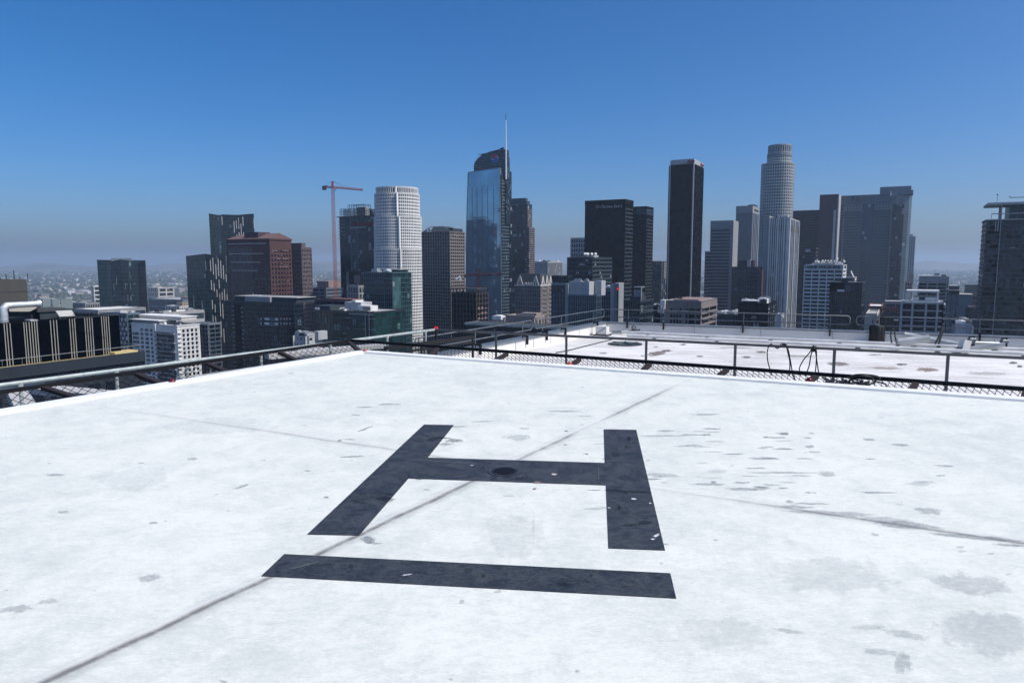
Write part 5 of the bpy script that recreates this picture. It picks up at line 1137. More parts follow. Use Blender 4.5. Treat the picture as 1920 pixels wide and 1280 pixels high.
# gothic gabled cream building
b = B('hotel_building', 'cream stone building with steep white gables and a dark mansard roof', 966, 1013, 1034, 534, 540)
b.core(W_black, 'wall')
fl = 3.3; n = 22; zt = b.H
b.lattice(W_taupe, 14, 9, 40, .9, 1.3, .2, z0=zt - 40 * fl, z1=zt)
z0_ = zt - n * fl; b.panes('F', 0, b.w, z0_, zt, 14, n, .46, .55, limit=55); b.panes('R', 0, b.d, z0_, zt, 9, n, .46, .55, limit=45)
b.part(MB().box(-.15, b.w + .12, -.15, .02, 0, zt).box(b.w - .02, b.w + .13, .02, b.d, 0, zt) , 'stone_skin', W_taupe) if 0 else None
m = MB()
for j in range(20): z = zt - 2 - j * fl; m.box(b.w + .1, b.w + .9, .4, 3.0, z - .1, z + .1); m.box(b.w + .1, b.w + .9, b.d * .55, b.d * .7, z - .1, z + .1)
b.part(m, 'balcony_slab', W_white)
zr = b.f(990, 513, 3)[1]
m = MB().add([(0, 0, zt + .1), (b.w, 0, zt + .1), (b.w, b.d, zt + .1), (0, b.d, zt + .1), (1.5, 3, zr), (b.w - 2, 3, zr), (b.w - 2, b.d - 3, zr), (1.5, b.d - 3, zr)], [(3, 2, 1, 0), (4, 5, 6, 7), (0, 1, 5, 4), (1, 2, 6, 5), (2, 3, 7, 6), (3, 0, 4, 7)]); b.part(m, 'mansard_roof', W_dgrey)
W_gable = wm('white_gable_stone', (.62, .58, .54))
m = MB()
def gable(m, cx, hw, hh, face):
    for s_ in (-1, 1):
        a_ = (cx + s_ * hw, zt - .5); c_ = (cx, zt + hh)
        if face == 'F': m.beam((a_[0], -.5, a_[1]), (c_[0], -.5, c_[1]), .5, .8)
        else: m.beam((b.w + .5, a_[0], a_[1]), (b.w + .5, c_[0], c_[1]), .5, .8)
    if face == 'F': m.box(cx - .25, cx + .25, -.6, -.3, zt - 1, zt + hh * .7)
    else: m.box(b.w + .3, b.w + .6, cx - .25, cx + .25, zt - 1, zt + hh * .7)
for px in (975.5, 1005): gable(m, b.fx(px), 2.5, b.f(990, 517)[1] - zt, 'F')
for px in (986, 991, 996): gable(m, b.fx(px), .8, 1.8, 'F')
for k in (.18, .55, .86): gable(m, b.d * k, b.d * .12, b.f(990, 517)[1] - zt, 'R')
b.part(m, 'gable', W_gable)
b.part(MB().box(-.6, b.w + .6, -.6, b.d + .6, zt - 1.0, zt - .2), 'cornice', W_gable)
# low tan roofs at the rail
b = grid_tower('office_building', 'low taupe block with small square windows in front of the gothic-gabled building', 948, 1003, 1021, 597.5, 330, W_tan, G_win, 8, 3, 3.0, 1.6, 1.8, .1, roof=R_roof, limit=40, rows=24)
b.part(MB().box(b.w * .42, b.w * .95, 3, b.d * .8, b.H + .3, b.f(985, 586.5, 3)[1]), 'plant_room', W_tan)
b = grid_tower('office_building', 'low cream block with a hipped plant roof behind the dark flat canopy', 925, 957, 968, 601, 380, W_cream, G_win, 5, 3, 3.0, 1.6, 1.8, .1, roof=R_white, limit=25, rows=24, units=3, seed=6)
# dark flat roof below the pipes
b = B('office_building', 'dark flat-roofed building with a pale roof edge just below the pipe railings', 874, 1062, None, 614, 260, 10)
b.core(G_dark, 'curtain_wall'); m = MB()
b.part(MB().box(0, b.w, -.2, b.d, b.H - .6, b.H), 'roof', R_dark); b.part(MB().box(-.2, b.w + .2, -.5, -.2, b.H - .75, b.H + .05).box(-.5, -.2, -.5, b.d, b.H - .75, b.H + .05), 'roof_edge', M_steel)
slats(b, M_mulld, 0, b.w, 0, b.d, 0, b.H - 1, 40, .4, .15, 'mullion')
b.panes('F', 0, b.w, b.H - 14, b.H - 1, 20, 4, .7, .5, G_near, limit=80)
# dark building with dishes
b = curtain('office_building', 'dark banded office block with white satellite dishes on its roof', 1064, 1111, 1147, 484, 640, G_dark, W_dgrey, 3, 3, 3.8, .3, 1.7, .35, par=R_dark)
b.part(MB().box(b.w * .72, b.w * 1.0, 3, 14, b.H + .3, b.H + 2.6), 'plant_room', W_lgrey)
m = MB()
for k, px in enumerate((1097, 1100, 1102.5, 1110, 1117)): q = b.f(px, 477, 3); m.tube([(q[0], 3, b.H), (q[0], 3, q[1])], .2, 6); m.tube([(q[0], 2.8, q[1]), (q[0] + .3, 2.2, q[1] + .4), (q[0] + .5, 1.9, q[1] + .6)], [.2, .9, 1.2], 12)
b.part(m, 'satellite_dish', R_white)
# white grid block
b = grid_tower('office_building', 'pale grid-fronted office block half hidden by the black twin towers', 1071, 1098, 1110, 447.5, 860, W_lgrey, G_win, 6, 4, 5.6, 1.2, 2.0, .5, limit=60)
# black twins
b = B('office_tower', 'black slab tower with small white lettering along its top edge', 1097.5, 1172, 1187, 381.5, 700)
b.core(G_black, 'curtain_wall'); b.lattice(W_black, 24, 12, int(b.H / 3.9), .5, .35, .25, name='mullion'); b.parapet(W_black, R_dark, 4.0, .5, p=.4)
m = MB(); slats(b, W_dgrey, b.w * .9999, b.w + .12, .8, b.d - .8, 0, b.H - 3, int(b.H / 3.9), 1.2, .3, 'spandrel')
b.part(MB().box(-.5, b.w + .5, -.5, -.3, b.H + 3.9, b.H + 4.3).box(b.w + .4, b.w + .6, -.3, b.d, b.H + 3.9, b.H + 4.3), 'roof_trim', M_mulld)
q = b.f(1139, 387.5); x1_, _ = b.f(1117.5, 387.5); x2_, _ = b.f(1163, 387.5)
text('City National Bank', 4.4, M_steel, b.e, loc=((x1_ + x2_) / 2, -.75, q[1]), width=x2_ - x1_, smallcaps=True, bold=.05, depth=.12)
x1_, z1_ = b.f(1164.5, 384); x2_, z2_ = b.f(1168, 390); m = MB()
for k in range(3): m.beam((x1_ + (x2_ - x1_) * k * .32, -.7, z1_), (x1_ + (x2_ - x1_) * (.3 + k * .12), -.7, z2_), .3)
b.part(m, 'sign_symbol', M_letter_g)
b = B('office_tower', 'narrower black tower with a paler glazed top band beside the black slab', 1160, 1212, 1225, 388, 790)
b.core(G_black, 'curtain_wall'); b.lattice(W_black, 18, 10, int(b.H / 3.9), .5, .35, .25, name='mullion'); b.parapet(W_black, R_dark, .8, .4, p=.4)
slats(b, W_dgrey, b.w * .9999, b.w + .12, .8, b.d - .8, 0, b.H - 12, int(b.H / 3.9), 1.2, .3, 'spandrel')
x1_, z1_ = b.f(1195, 393); _, z2_ = b.f(1195, 401.5); b.part(MB().box(x1_, b.w + .45, -.45, -.26, z2_, z1_).box(b.w + .26, b.w + .45, -.26, b.d, z2_, z1_), 'sky_lobby_band', G_slate)
m = MB(); m.box(x1_ - .2, b.w + .5, -.5, -.46, z1_, z1_ + .3).box(x1_ - .2, b.w + .5, -.5, -.46, z2_ - .3, z2_).box(x1_ - .3, x1_, -.5, -.46, z2_, z1_); m.box(b.w + .46, b.w + .6, -.4, b.d, z1_, z1_ + .3); m.box(b.w + .46, b.w + .6, -.4, b.d, z2_ - .3, z2_); b.part(m, 'band_trim', M_mullb)
# pillar with red top? white/grey pylons
b = B('stair_pylon', 'slim pale grey pylon rising behind the tall red lamp', 1152, 1160.5, 1163.5, 532, 400, cat='pylon')
b.core(W_grey, 'shaft'); m = MB()
for k in range(5): m.box(b.w * (k + .5) / 5 - .12, b.w * (k + .5) / 5 + .12, -.15, -.01, 0, b.H)
b.part(m, 'flute', W_bluegrey); b.part(MB().box(-.1, b.w + .1, -.2, b.d + .1, b.H + .01, b.H + .4), 'cap', W_lgrey); b.part(MB().box(-2.3, -.2, 0, 2, 0, b.H - .1), 'side_slab', W_grey)
# blue-mullioned block and its pale penthouse
b = curtain('office_building', 'dark block with close blue vertical mullions under a pale boxy penthouse', 1066, 1118, 1127, 556, 430, G_navy, M_mullb, 15, 4, 3.3, .38, .2, .35, par=R_dark)
b.part(MB().box(b.w * .0, b.w * .72, 1, 13, b.f(1090, 553, 1)[1], b.f(1090, 528, 1)[1]), 'penthouse', W_lgrey); m = MB()
for k in range(8): m.box(b.w * .03 + k * b.w * .085, b.w * .035 + k * b.w * .085, .9, .999, b.f(1090, 552, 1)[1], b.f(1090, 529, 1)[1])
m.box(0, b.w * .72, .9, .999, b.f(1090, 541, 1)[1], b.f(1090, 540.5, 1)[1]); b.part(m, 'panel_joint', W_grey); b.part(MB().box(b.w * .02, b.w * .7, 1.2, 12, b.H + .36, b.f(1090, 553, 1)[1] - .01), 'penthouse_base', W_black)
b.part(MB().box(b.w * .74, b.w * .98, 9, 16, b.H + .3, b.f(1108, 526, 9)[1]), 'rear_penthouse', W_lgrey); b.units(5, 15, M_steel, z=b.f(1090, 528, 1)[1], hmax=1.6, x0=.08, x1=.6, y0=.2, y1=.6, size=(1, 2.5))
b.part(MB().box(-2.2, -.2, -.3, 8, 0, b.f(1064, 532)[1]), 'side_fin', W_grey)
b = curtain('office_building', 'navy glass block with a pale roof slab left of the boxy penthouse', 1035, 1061, 1064, 534.5, 450, G_navy, M_mullb, 9, 3, 3.3, .3, .25, .35, par=R_white)
b.part(MB().box(-.3, b.w * 1.02, -.4, -.2, b.H - 4.5, b.H - .2), 'top_band', G_dark); x1_, z1_ = b.f(1053.5, 542); x2_, z2_ = b.f(1057, 547); b.part(MB().box(x1_, x2_, -.6, -.42, z2_, z1_), 'wall_panel', M_mullb)
b = curtain('office_building', 'blue-grey gridded block with roof clutter left of the tall red lamp', 1112, 1152, 1155.5, 546, 460, G_slate, W_bluegrey, 12, 3, 3.3, .35, .5, .35, par=R_roof, units=7, seed=23)
m = MB()
for j in range(14): z = b.H - 3 - j * 3.3; m.box(b.w * .13, b.w * .19, -1.2, -.1, z, z + .3)
b.part(m, 'balcony_slab', W_white)
b = curtain('office_building', 'dark low block just behind the gothic-gabled building', 1030, 1066, 1072, 519, 620, G_navy, M_mulld, 8, 3, 3.6, .2, .3, .2, par=R_dark)
# dark plant roofs between the tall lamp and the black tower
b = curtain('office_building', 'dark block crowded with roof plant right of the tall red lamp', 1165, 1200, 1225, 566, 420, G_dark, W_dgrey, 8, 5, 3.4, .3, .6, .2, par=R_dark)
m = MB(); b.part(MB().box(b.w * .4, b.w * .96, 2, 12, b.H + .36, b.f(1190, 556, 2)[1]), 'plant_room', W_dgrey); b.part(MB().box(b.w * .55, b.w * .95, 4, 10, b.f(1190, 556, 2)[1], b.f(1190, 548, 4)[1]), 'upper_plant_room', W_dgrey)
for k in range(5): x = b.w * (.6 + .07 * k); m.tube([(x, 3.6, b.f(1190, 556, 2)[1]), (x, 3.6, b.f(1190, 543, 3)[1])], .3, 8)
m.box(b.w * .56, b.w * .98, 3, 9, b.f(1195, 539, 3)[1], b.f(1195, 537.5, 3)[1]); m.box(b.w * .94, b.w * .98, 3, 4, b.H, b.f(1195, 537.5, 3)[1]); b.part(m, 'cooling_plant', M_steel)
b = curtain('office_building', 'low navy block at the foot of the black corner tower', 1217, 1238, 1249, 577, 450, G_navy, W_dgrey, 6, 3, 3.4, .3, .8, .2, par=R_dark, units=5, seed=8)
b = curtain('office_building', 'dark hazy old tower in the gap between the black towers', 1222, 1240, 1258, 491, 940, G_dark, W_dgrey, 5, 5, 4, 1.2, .4, .5, par=R_roof)
b.part(MB().box(b.w * .98, b.w + .3, b.d * .3, b.d * .8, b.H - 22, b.H + .5).box(b.w * .3, b.w * .9, -.4, 0, b.H - 4, b.H + 1), 'stone_facing', W_tan)
# black tower with white corner pilasters
b = B('skyscraper', 'tall black tower with pale corner strips and a white sign band at the top', 1257.5, 1301, 1318.5, 307, 720)
zs = b.rz(298) - .1
b.core(G_black, 'curtain_wall'); m = MB()
n = 30
for i in range(1, n): m.box(b.w * i / n - .12, b.w * i / n + .12, -.3, -.02, 0, b.H - .1)
for i in range(1, 14): m.box(b.w + .02, b.w + .3, b.d * i / 14 - .12, b.d * i / 14 + .12, 0, b.H - .1)
for j in range(int(b.H / 4)): m.box(.3, b.w - .3, -.12, -.02, j * 4, j * 4 + .5); m.box(b.w + .02, b.w + .12, .3, b.d - .3, j * 4, j * 4 + .5)
b.part(m, 'mullion', W_black)
m = MB(); m.box(b.w - .7, b.w + .45, -.45, .7, 0, b.H + .1); m.box(-.9, .25, -.45, .7, 0, b.H); b.part(m, 'corner_pilaster', W_lgrey)
b.part(MB().box(-1.8, -.92, -.2, 2, 0, b.H - .5).box(b.w - .3, b.w + .6, b.d, b.d + .9, 0, b.H - .4), 'dark_corner', W_black)
b.part(MB().box(-.2, b.w + .4, -.4, b.d + .2, b.H + .12, zs), 'sign_band', wm('pale_sign_band', (.36, .39, .41))); b.part(MB().box(.5, b.w - .5, .5, b.d - .5, zs + .01, zs + .4), 'roof', R_dark)
zc = (b.H + zs) / 2
text('Aon', (zs - b.H) * 1.25, M_letter_r, b.e, loc=(b.fx(1290.5), -.7, zc), shear=.35, bold=.12, depth=.2, width=b.fx(1298) - b.fx(1283.5))
text('Aon', (zs - b.H) * 1.1, M_letter_r, b.e, loc=(b.w + .7, b.d * .78, zc), rot=(math.pi / 2, 0, math.pi / 2), shear=.3, bold=.1, depth=.2, width=b.d * .36)
# brown-grey building in front of it
b = B('office_building', 'low brown-grey building with dark window bands below the black tower', 1247, 1315, 1345, 566, 350)
b.core(W_taupe, 'wall'); b.parapet(W_taupe, R_roof, .5, .35, p=.2); fl = 2.9
for j in range(3):
    for i in range(8):
        if i in (0, 5): continue
        o = bpy.data.objects.new('window', pane_mesh(b.w * .05, 1.7, G_win)); S.collection.objects.link(o); o.parent = b.e; o.location = (b.w * (.1 + .085 * i), -.06, b.H - 4.4 - j * fl)
for j in range(4):
    for xx, ww in ((.76, .13), (.925, .1)): o = bpy.data.objects.new('window', pane_mesh(b.w * ww, 1.7, G_win)); S.collection.objects.link(o); o.parent = b.e; o.location = (b.w * xx, -.06, b.H - 4.4 - j * fl)
    for k in (.27, .73): o = bpy.data.objects.new('window', pane_mesh(b.d * .42, 1.5, G_win)); S.collection.objects.link(o); o.parent = b.e; o.location = (b.w + .06, b.d * k, b.H - 4.4 - j * fl); o.rotation_euler = (0, 0, math.pi / 2)
m = MB()
for j in range(7): m.box(b.w * .68, b.w + .3, -.35, -.02, b.H - 3.4 - j * fl, b.H - 2.7 - j * fl); m.box(b.w + .02, b.w + .35, 0, b.d, b.H - 3.4 - j * fl, b.H - 2.7 - j * fl)
b.part(m, 'spandrel', W_taupe); b.part(MB().box(b.w * .2, b.w * .9, 2, b.d * .8, b.H + .3, b.H + 1.0), 'roof_deck', W_pink); b.units(4, 44, W_dgrey, hmax=1.2, size=(1, 2.5))
b.part(MB().box(b.w * .66, b.w * .7, -.3, 0, b.H - 3, b.H + .5), 'pink_panel', W_pink)
m = MB(); x1_, z1_ = b.f(1239.5, 562); x2_, z2_ = b.f(1248, 579); m.box(x1_ + .1, x2_, -1.6, 4, z2_, z1_); b.part(m, 'white_shaft', W_white)
m = MB(); r = random.Random(9)
for k in range(6): x = b.f(1236 + k * 2, 578)[0]; m.tube([(x, -1.8, b.H - 6), (x, -1.8, b.H - 4 + r.random() * 2)], .25, 8)
b.part(m, 'vent_pipe', W_lgrey)
b = curtain('office_building', 'low dark block with a pale roof canopy to the right of the brown-grey building', 1385, 1440, 1456, 572, 400, G_dark, W_black, 8, 4, 3.4, .3, .6, .2, par=R_dark, units=5, seed=13)
b.part(MB().box(b.w * .05, b.w * .62, 3, 12, b.H + 1.8, b.H + 2.2), 'roof_canopy', R_white); b.part(MB().box(b.w * .08, b.w * .58, 4, 11, b.H + .3, b.H + 1.79), 'plant_room', W_dgrey)
m = MB(); z = b.f(1418, 595)[1]
for k in range(5): m.box(b.fx(1413.5 + k * 2), b.fx(1414.6 + k * 2), -.5, -.3, z - .5, z + (.9 if k in (1, 3) else .4))
b.part(m, 'faint_letter', M_steel)
b = grid_tower('office_building', 'tiny white block with window slots by the foot of the fluted tower', 1455, 1465, 1470, 594, 330, W_lgrey, G_win, 2, 2, 3, 1.0, 1.6, .1, limit=6, rows=20, roof=R_white)
b = curtain('office_building', 'low dark street block between the brown-grey building and its dark neighbour', 1342, 1392, 1400, 592, 480, G_navy, W_dgrey, 8, 4, 3.4, .3, .8, .2, par=R_roof, units=9, seed=3)
# grey stepped tower
b = B('office_tower', 'hazy grey banded tower with a lower step on its left side', 1333, 1375, 1384, 413, 850)
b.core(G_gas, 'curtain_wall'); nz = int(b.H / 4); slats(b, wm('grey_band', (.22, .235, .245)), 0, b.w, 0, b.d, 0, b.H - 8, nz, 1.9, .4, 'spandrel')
b.part(MB().box(-.4, b.w + .4, -.4, b.d + .4, b.H - 10, b.H), 'crown', W_grey); b.part(MB().box(b.w * .88, b.w + .5, -.5, b.d + .4, 0, b.H - .1), 'corner_shaft', W_grey)
x1_, z1_ = b.f(1322, 471); b.part(MB().box(x1_, -.42, .3, b.d - 1, 0, z1_), 'lower_wing', G_gas); m = MB()
for j in range(int(z1_ / 4)): m.box(x1_ - .3, -.45, 0, b.d - .7, z1_ - j * 4 - 1.8, z1_ - j * 4)
b.part(m, 'wing_band', W_grey)
# pale striped tower with flank fins
b = B('office_tower', 'grey pinstriped tower with pale sunlit fins on its flank', 1381, 1411, 1423, 385.5, 960)
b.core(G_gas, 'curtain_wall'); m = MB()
for i in range(17): m.box(b.w * i / 16 - .35, b.w * i / 16 + .35, -.5, -.02, 0, b.H - 9)
b.part(m, 'fin', W_grey); b.part(MB().box(-.5, b.w + .5, -.5, b.d + .5, b.H - 9.5, b.H), 'crown', W_grey)
m = MB()
for i in range(5): m.box(b.w + .02, b.w + 1.0, b.d * (i + .15) / 4.4 - .8, b.d * (i + .15) / 4.4 + .8, 0, b.H - 9.4)
b.part(m, 'flank_fin', W_lgrey); b.part(MB().box(b.w * .6, b.w, b.d * .3, b.d * .8, b.H + .01, b.rz(382)), 'plant_room', W_dgrey)
text('Bank', 4.6, M_letter_k, b.e, loc=(b.w + .7, b.d * .55, b.H - 5), rot=(math.pi / 2, 0, math.pi / 2), width=b.d * .6, depth=.2)
# round tiered skyscraper
b = B('skyscraper', 'pale round tiered skyscraper with a crown ring, tallest on the right', 1423, 1466, 1481, 405, 1010)
zv = lambda py: b.f(1452, py)[1]
W_us = wm('pale_granite', (.37, .40, .41))
for i, (cx, rp, y0_, y1_, N, nn, fl_) in enumerate(((1452, 27.5, 640, 308, 44, 2.6, 4.2), (1454, 20.8, 308, 292, 36, 2, 4.2), (1454, 20.6, 290, 287, 30, 2, 3), (1454, 19.8, 286, 273, 30, 2, 9.5))):
    round_tier(b, hull(b, cx, 1025, rp, nn), zv(y0_) if i else 0, zv(y1_), N, fl_, W_us, 1.15, 1.5, .5, 34 if i < 2 else 10, top=1.2)
for cx, rp, y0_, y1_ in ((1437, 14, 460, 308), (1468.5, 13, 470, 308)):
    round_tier(b, hull(b, cx, 1025, rp, 3.0), zv(640), zv(y1_), 30, 4.2, W_us, 1.1, 1.5, .4, 10, top=1.0)
b.part(MB().prism(hull(b, 1454, 1025, 14, 2), zv(275), zv(271.5)), 'roof_drum', W_us); b.part(MB().tube([(*b.loc(D(1464, 400, 1010)).xy, zv(273)), (*b.loc(D(1464, 400, 1010)).xy, zv(267.5))], .35, 6), 'aerial', M_steel)
m = MB(); m.prism(offs(hull(b, 1452, 1025, 27.5, 2.6), .7), zv(347), zv(345)); m.prism(offs(hull(b, 1454, 1025, 20.8, 2), .9), zv(293), zv(289.5)); b.part(m, 'ring_band', W_bluegrey)
# dark glass block before it
b = curtain('office_building', 'dark glass block with a mauve side wing before the pale round skyscraper', 1373, 1421, 1429, 502, 700, G_navy, M_mulld, 10, 4, 3.8, .25, .5, .2, par=R_dark)
b.part(MB().box(b.w * .2, b.w * .8, 4, 14, b.H + .3, b.f(1400, 488, 4)[1]), 'plant_room', W_purple); b.part(MB().box(b.w * .55, b.w * .68, 2.5, 8, b.H + .3, b.f(1404, 487, 3)[1]), 'lift_tower', W_lgrey)
b.part(MB().box(b.w * 1.01, b.w * 1.16, 1, 12, 0, b.H - 2), 'side_wing', W_purple)
# fluted white tower
b = B('office_tower', 'dark tower with white vertical flutes and notched corners', 1444, 1480, 1509, 408, 700)
b.core(G_dark, 'curtain_wall'); m = MB(); mm = MB()
for i in range(10):
    x = b.w * i / 9; big = i in (0, 4, 7); m.box(x - (.75 if big else .5), x + (.75 if big else .5), -.9 if big else -.55, -.02, 0, b.H - (0 if big else 1))
for i in range(9):
    y = b.d * i / 8; big = i in (0, 4, 8); m.box(b.w + .02, b.w + (1.1 if big else .6), y - (1.0 if big else .6), y + (1.0 if big else .6), 0, b.H - (0 if big else 1))
m.box(b.w - 1.6, b.w + 1.25, -1.1, 1.4, 0, b.H + .2); b.part(m, 'white_flute', W_white)
b.part(MB().box(-.5, b.w + .4, -.4, b.d + .4, b.H - 1.2, b.H + .4), 'parapet', W_grey)
z1_ = b.f(1450, 422)[1]; z2_ = b.f(1450, 434)[1]; b.part(MB().box(.3, b.w - 1.7, -.45, -.03, z2_, z1_).box(b.w + .03, b.w + .5, 1.5, b.d - .8, z2_, z1_), 'dark_belt', W_black)
x1_, z1_ = b.f(1433, 405); b.part(MB().box(x1_, -.6, -.2, b.d * .5, 0, z1_), 'white_side_shaft', W_grey)
b.part(MB().box(b.w * .35, b.w * .9, 3, 12, b.H + .42, b.H + 2.4), 'plant_room', W_lgrey)
# plum pair
b = curtain('office_tower', 'broad dark plum tower behind the fluted tower', 1478, 1560, 1566, 394, 1060, G_black, W_purple, 16, 3, 4.0, .7, 1.4, .35, par=W_purple)
b = B('office_tower', 'taller dark plum tower with pale sunlit edge strips', 1538, 1572, 1577.5, 365, 1000)
b.core(W_purple, 'wall'); b.lattice(W_purple, 10, 2, int(b.H / 4), .8, .35, .3, name='pier')
b.part(MB().box(b.w - .3, b.w + 1.2, -.8, b.d, 0, b.H + .4), 'pale_edge', W_lgrey); x1_, z1_ = b.f(1563.5, 394); x2_, _ = b.f(1568, 394); b.part(MB().box(x1_, x2_, -.9, -.3, 0, z1_), 'pale_edge', W_lgrey); b.parapet(W_purple, R_dark, .8, .4, p=.5)
b = curtain('office_building', 'low plum block with a small pale sign left of the white gridded office block', 1506, 1530, 1534, 466, 820, G_dark, W_purple, 6, 2, 4, .3, 1.6, .3, par=R_dark)
text('CBRE', 4.6, M_letter_w, b.e, loc=(b.fx(1513.8), -.9, b.f(1513, 470)[1]), width=b.fx(1519) - b.fx(1508.5), depth=.12)
# big blue-grey tower
b = B('skyscraper', 'broad blue-grey skyscraper with a recessed dark centre strip and bowed right side', 1577, 1668, 1706, 364, 1000, depth=48)
b.core(G_gas, 'curtain_wall'); fz2 = lambda py: b.f(1625, py)[1]
W_gas = wm('blue_grey_granite', (.085, .115, .145)); nz = int(b.H / 4.1)
m = MB()
for j in range(nz): m.box(-.2, b.fx(1613), -.35, -.02, j * 4.1, j * 4.1 + 1.7); m.box(b.fx(1634), b.w + .2, -.35, -.02, j * 4.1, j * 4.1 + 1.7)
for k in range(23): x = b.fx(1579 + k * 1.5); m.box(x - .15, x + .15, -.42, -.02, 0, fz2(383))
for k in range(23): x = b.fx(1634.5 + k * 1.5); m.box(x - .15, x + .15, -.42, -.02, 0, fz2(383))
b.part(m, 'granite_grid', W_gas)
b.part(MB().box(b.fx(1613), b.fx(1634), -.5, -.03, fz2(456), fz2(372)), 'centre_strip', glass_mat('deep_blue_glass', (.012, .04, .085), .1, .2))
m = MB()
for k in range(6): x = b.fx(1582 + k * 5.4); m.box(x - .9, x + .9, -.55, -.05, fz2(395), fz2(383)); x = b.fx(1636.5 + k * 5.4); m.box(x - .9, x + .9, -.55, -.05, fz2(394), fz2(382))
for k in range(3): m.box(b.fx(1580), b.fx(1612), -.55, -.05, fz2(384 + k * 5), fz2(382.5 + k * 5)); m.box(b.fx(1635), b.fx(1668), -.55, -.05, fz2(383 + k * 5), fz2(381.5 + k * 5))
b.part(m, 'loggia_frame', W_bluegrey)
m = []
for j in range(50): z = fz2(388 + j * 4.6); m += [(b.fx(1577), b.fx(1579.5), -.8, -.3, z, z + 1.6), (b.fx(1665.5), b.fx(1668), -.8, -.3, z, z + 1.6)]
pieces(b, m, 'corner_block', W_grey)
b.part(MB().box(-.5, b.w + .5, -.6, -.37, fz2(383) + .01, b.H + .3), 'attic', W_gas)
sx2 = b.w; bow_ = [(sx2 - 2, 1.5), (sx2 + 2, 1.2), (sx2 + 6, 2.5), (sx2 + 13, 6), (sx2 + 19, 12), (sx2 + 23, 20), (sx2 + 23, 34), (sx2 + 10, 46), (sx2 - 2, 47)]
def bx_(pxr): 
    return pxr
k_ = (along(b.o + Vector((0, 0, b.H)), U, 1712) - sx2)
bow_ = [(sx2 - 2, 1.5)] + [(sx2 + max(0.3, k_ * t_), y) for t_, y in ((.08, 1.2), (.3, 2.2), (.6, 5), (.85, 10), (.97, 18), (.97, 32), (.6, 44))] + [(sx2 - 2, 46)]
b.part(MB().prism(bow_, 0, fz2(369)), 'bowed_side', glass_mat('bowed_side_glass', (.06, .09, .115), .15, .15, (3, 3, 4), .02)); m = MB()
for j in range(nz - 2): m.prism(offs(bow_, .25), j * 4.1, j * 4.1 + .8)
b.part(m, 'bowed_band', W_gas)
b.part(MB().box(b.fx(1671), b.fx(1690), -.4, 2, 0, fz2(386)), 'dark_slot', G_dark)
b.part(MB().prism(offs(bow_, -3), fz2(369), fz2(361)), 'upper_bow', W_bluegrey); b.part(MB().box(b.fx(1643, 6), b.fx(1701, 6), 6, 30, b.H - 1, b.f(1660, 350.5, 6)[1]), 'plant_crown', W_bluegrey); b.part(MB().box(b.fx(1668, 5.5), b.fx(1705, 5.5), 5.5, 32, b.H - 1, b.f(1660, 358, 5)[1]), 'plant_step', W_bluegrey)
m = MB()
for k in range(3): m.box(b.fx(1634), b.w, -.75, -.62, fz2(371.5 + k * 3), fz2(370.4 + k * 3))
b.part(m, 'attic_band', W_bluegrey)
text('Deloitte', 5.2, M_letter_g, b.e, loc=(b.fx(1625), -.8, fz2(367.8)), width=b.fx(1639) - b.fx(1611), depth=.1)
m = MB()
for k in range(2): m.box(b.fx(1592 + k * 9), b.fx(1595 + k * 9), -.8, -.62, fz2(376), fz2(367))
b.part(m, 'dark_slot', G_dark)
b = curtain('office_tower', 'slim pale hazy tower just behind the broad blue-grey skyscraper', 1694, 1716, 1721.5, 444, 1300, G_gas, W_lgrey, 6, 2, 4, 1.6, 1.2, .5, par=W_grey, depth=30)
b.part(MB().box(b.w * .3, b.w * .8, 3, 20, b.H + .4, b.H + 5), 'crown_step', W_lgrey)
b = curtain('office_building', 'thin stepped brown and white block at the foot of the slim hazy tower', 1698, 1709, 1713, 530, 760, G_dark, W_tan, 3, 2, 4, 1, 1.6, .3, par=R_white, depth=14)
b.part(MB().box(b.w * .5, b.w * 1.25, 3, 12, 0, b.f(1710, 513, 3)[1]), 'rear_slab', W_tan); b.part(MB().box(b.w * 1.0, b.w * 1.1, -.3, 2.9, 0, b.H - .2).box(b.w * 1.25, b.w * 1.35, 2.6, 12, 0, b.f(1710, 512, 3)[1]), 'white_edge', W_white)
# white gridded office block with the long sign
b = B('office_building', 'white gridded office block with its name in dark capitals along the top', 1509, 1580, 1590, 497, 600)
b.core(W_lgrey, 'wall'); fl = 7.0; zt = b.f(1545, 504)[1]; fh = (zt - b.f(1545, 610)[1]) / 14.8
m = MB()
for j in range(20):
    z = zt - j * fh; m.box(-.5, b.w + .5, -.5, b.d + .5, z - fh * .42, z - fh * .02)
for i in range(6): x = b.w * i / 5; m.box(x - .38, x + .38, -.6, .02, 0, b.H)
for i in range(3): y = b.d * i / 2; m.box(b.w, b.w + .6, y - .4, y + .4, 0, b.H)
b.part(m, 'white_frame', W_white)
for j in range(17):
    z = zt - (j + .71) * fh
    for i in range(5): o = bpy.data.objects.new('window', pane_mesh(b.w / 5 - .8, fh * .56, G_win)); S.collection.objects.link(o); o.parent = b.e; o.location = (b.w * (i + .5) / 5, -.07, z)
    if j < 7: o = bpy.data.objects.new('window', pane_mesh(b.d * .42, fh * .5, G_win)); S.collection.objects.link(o); o.parent = b.e; o.location = (b.w + .07, b.d * .5, z); o.rotation_euler = (0, 0, math.pi / 2)
b.part(MB().box(-.62, b.w + .62, -.62, b.d + .62, zt, b.H + .3), 'sign_band', W_lgrey)
text('ONE WILSHIRE', 3.4, M_letter_k, b.e, loc=(b.fx(1545.5), -.85, (zt + b.H) / 2 - .1), width=b.fx(1577) - b.fx(1514), bold=.08, depth=.12)
b.part(MB().box(b.w + .63, b.w + .8, b.d * .3, b.d * .75, zt + .5, b.H - .6), 'dark_opening', W_black)
m = MB(); r = random.Random(14)
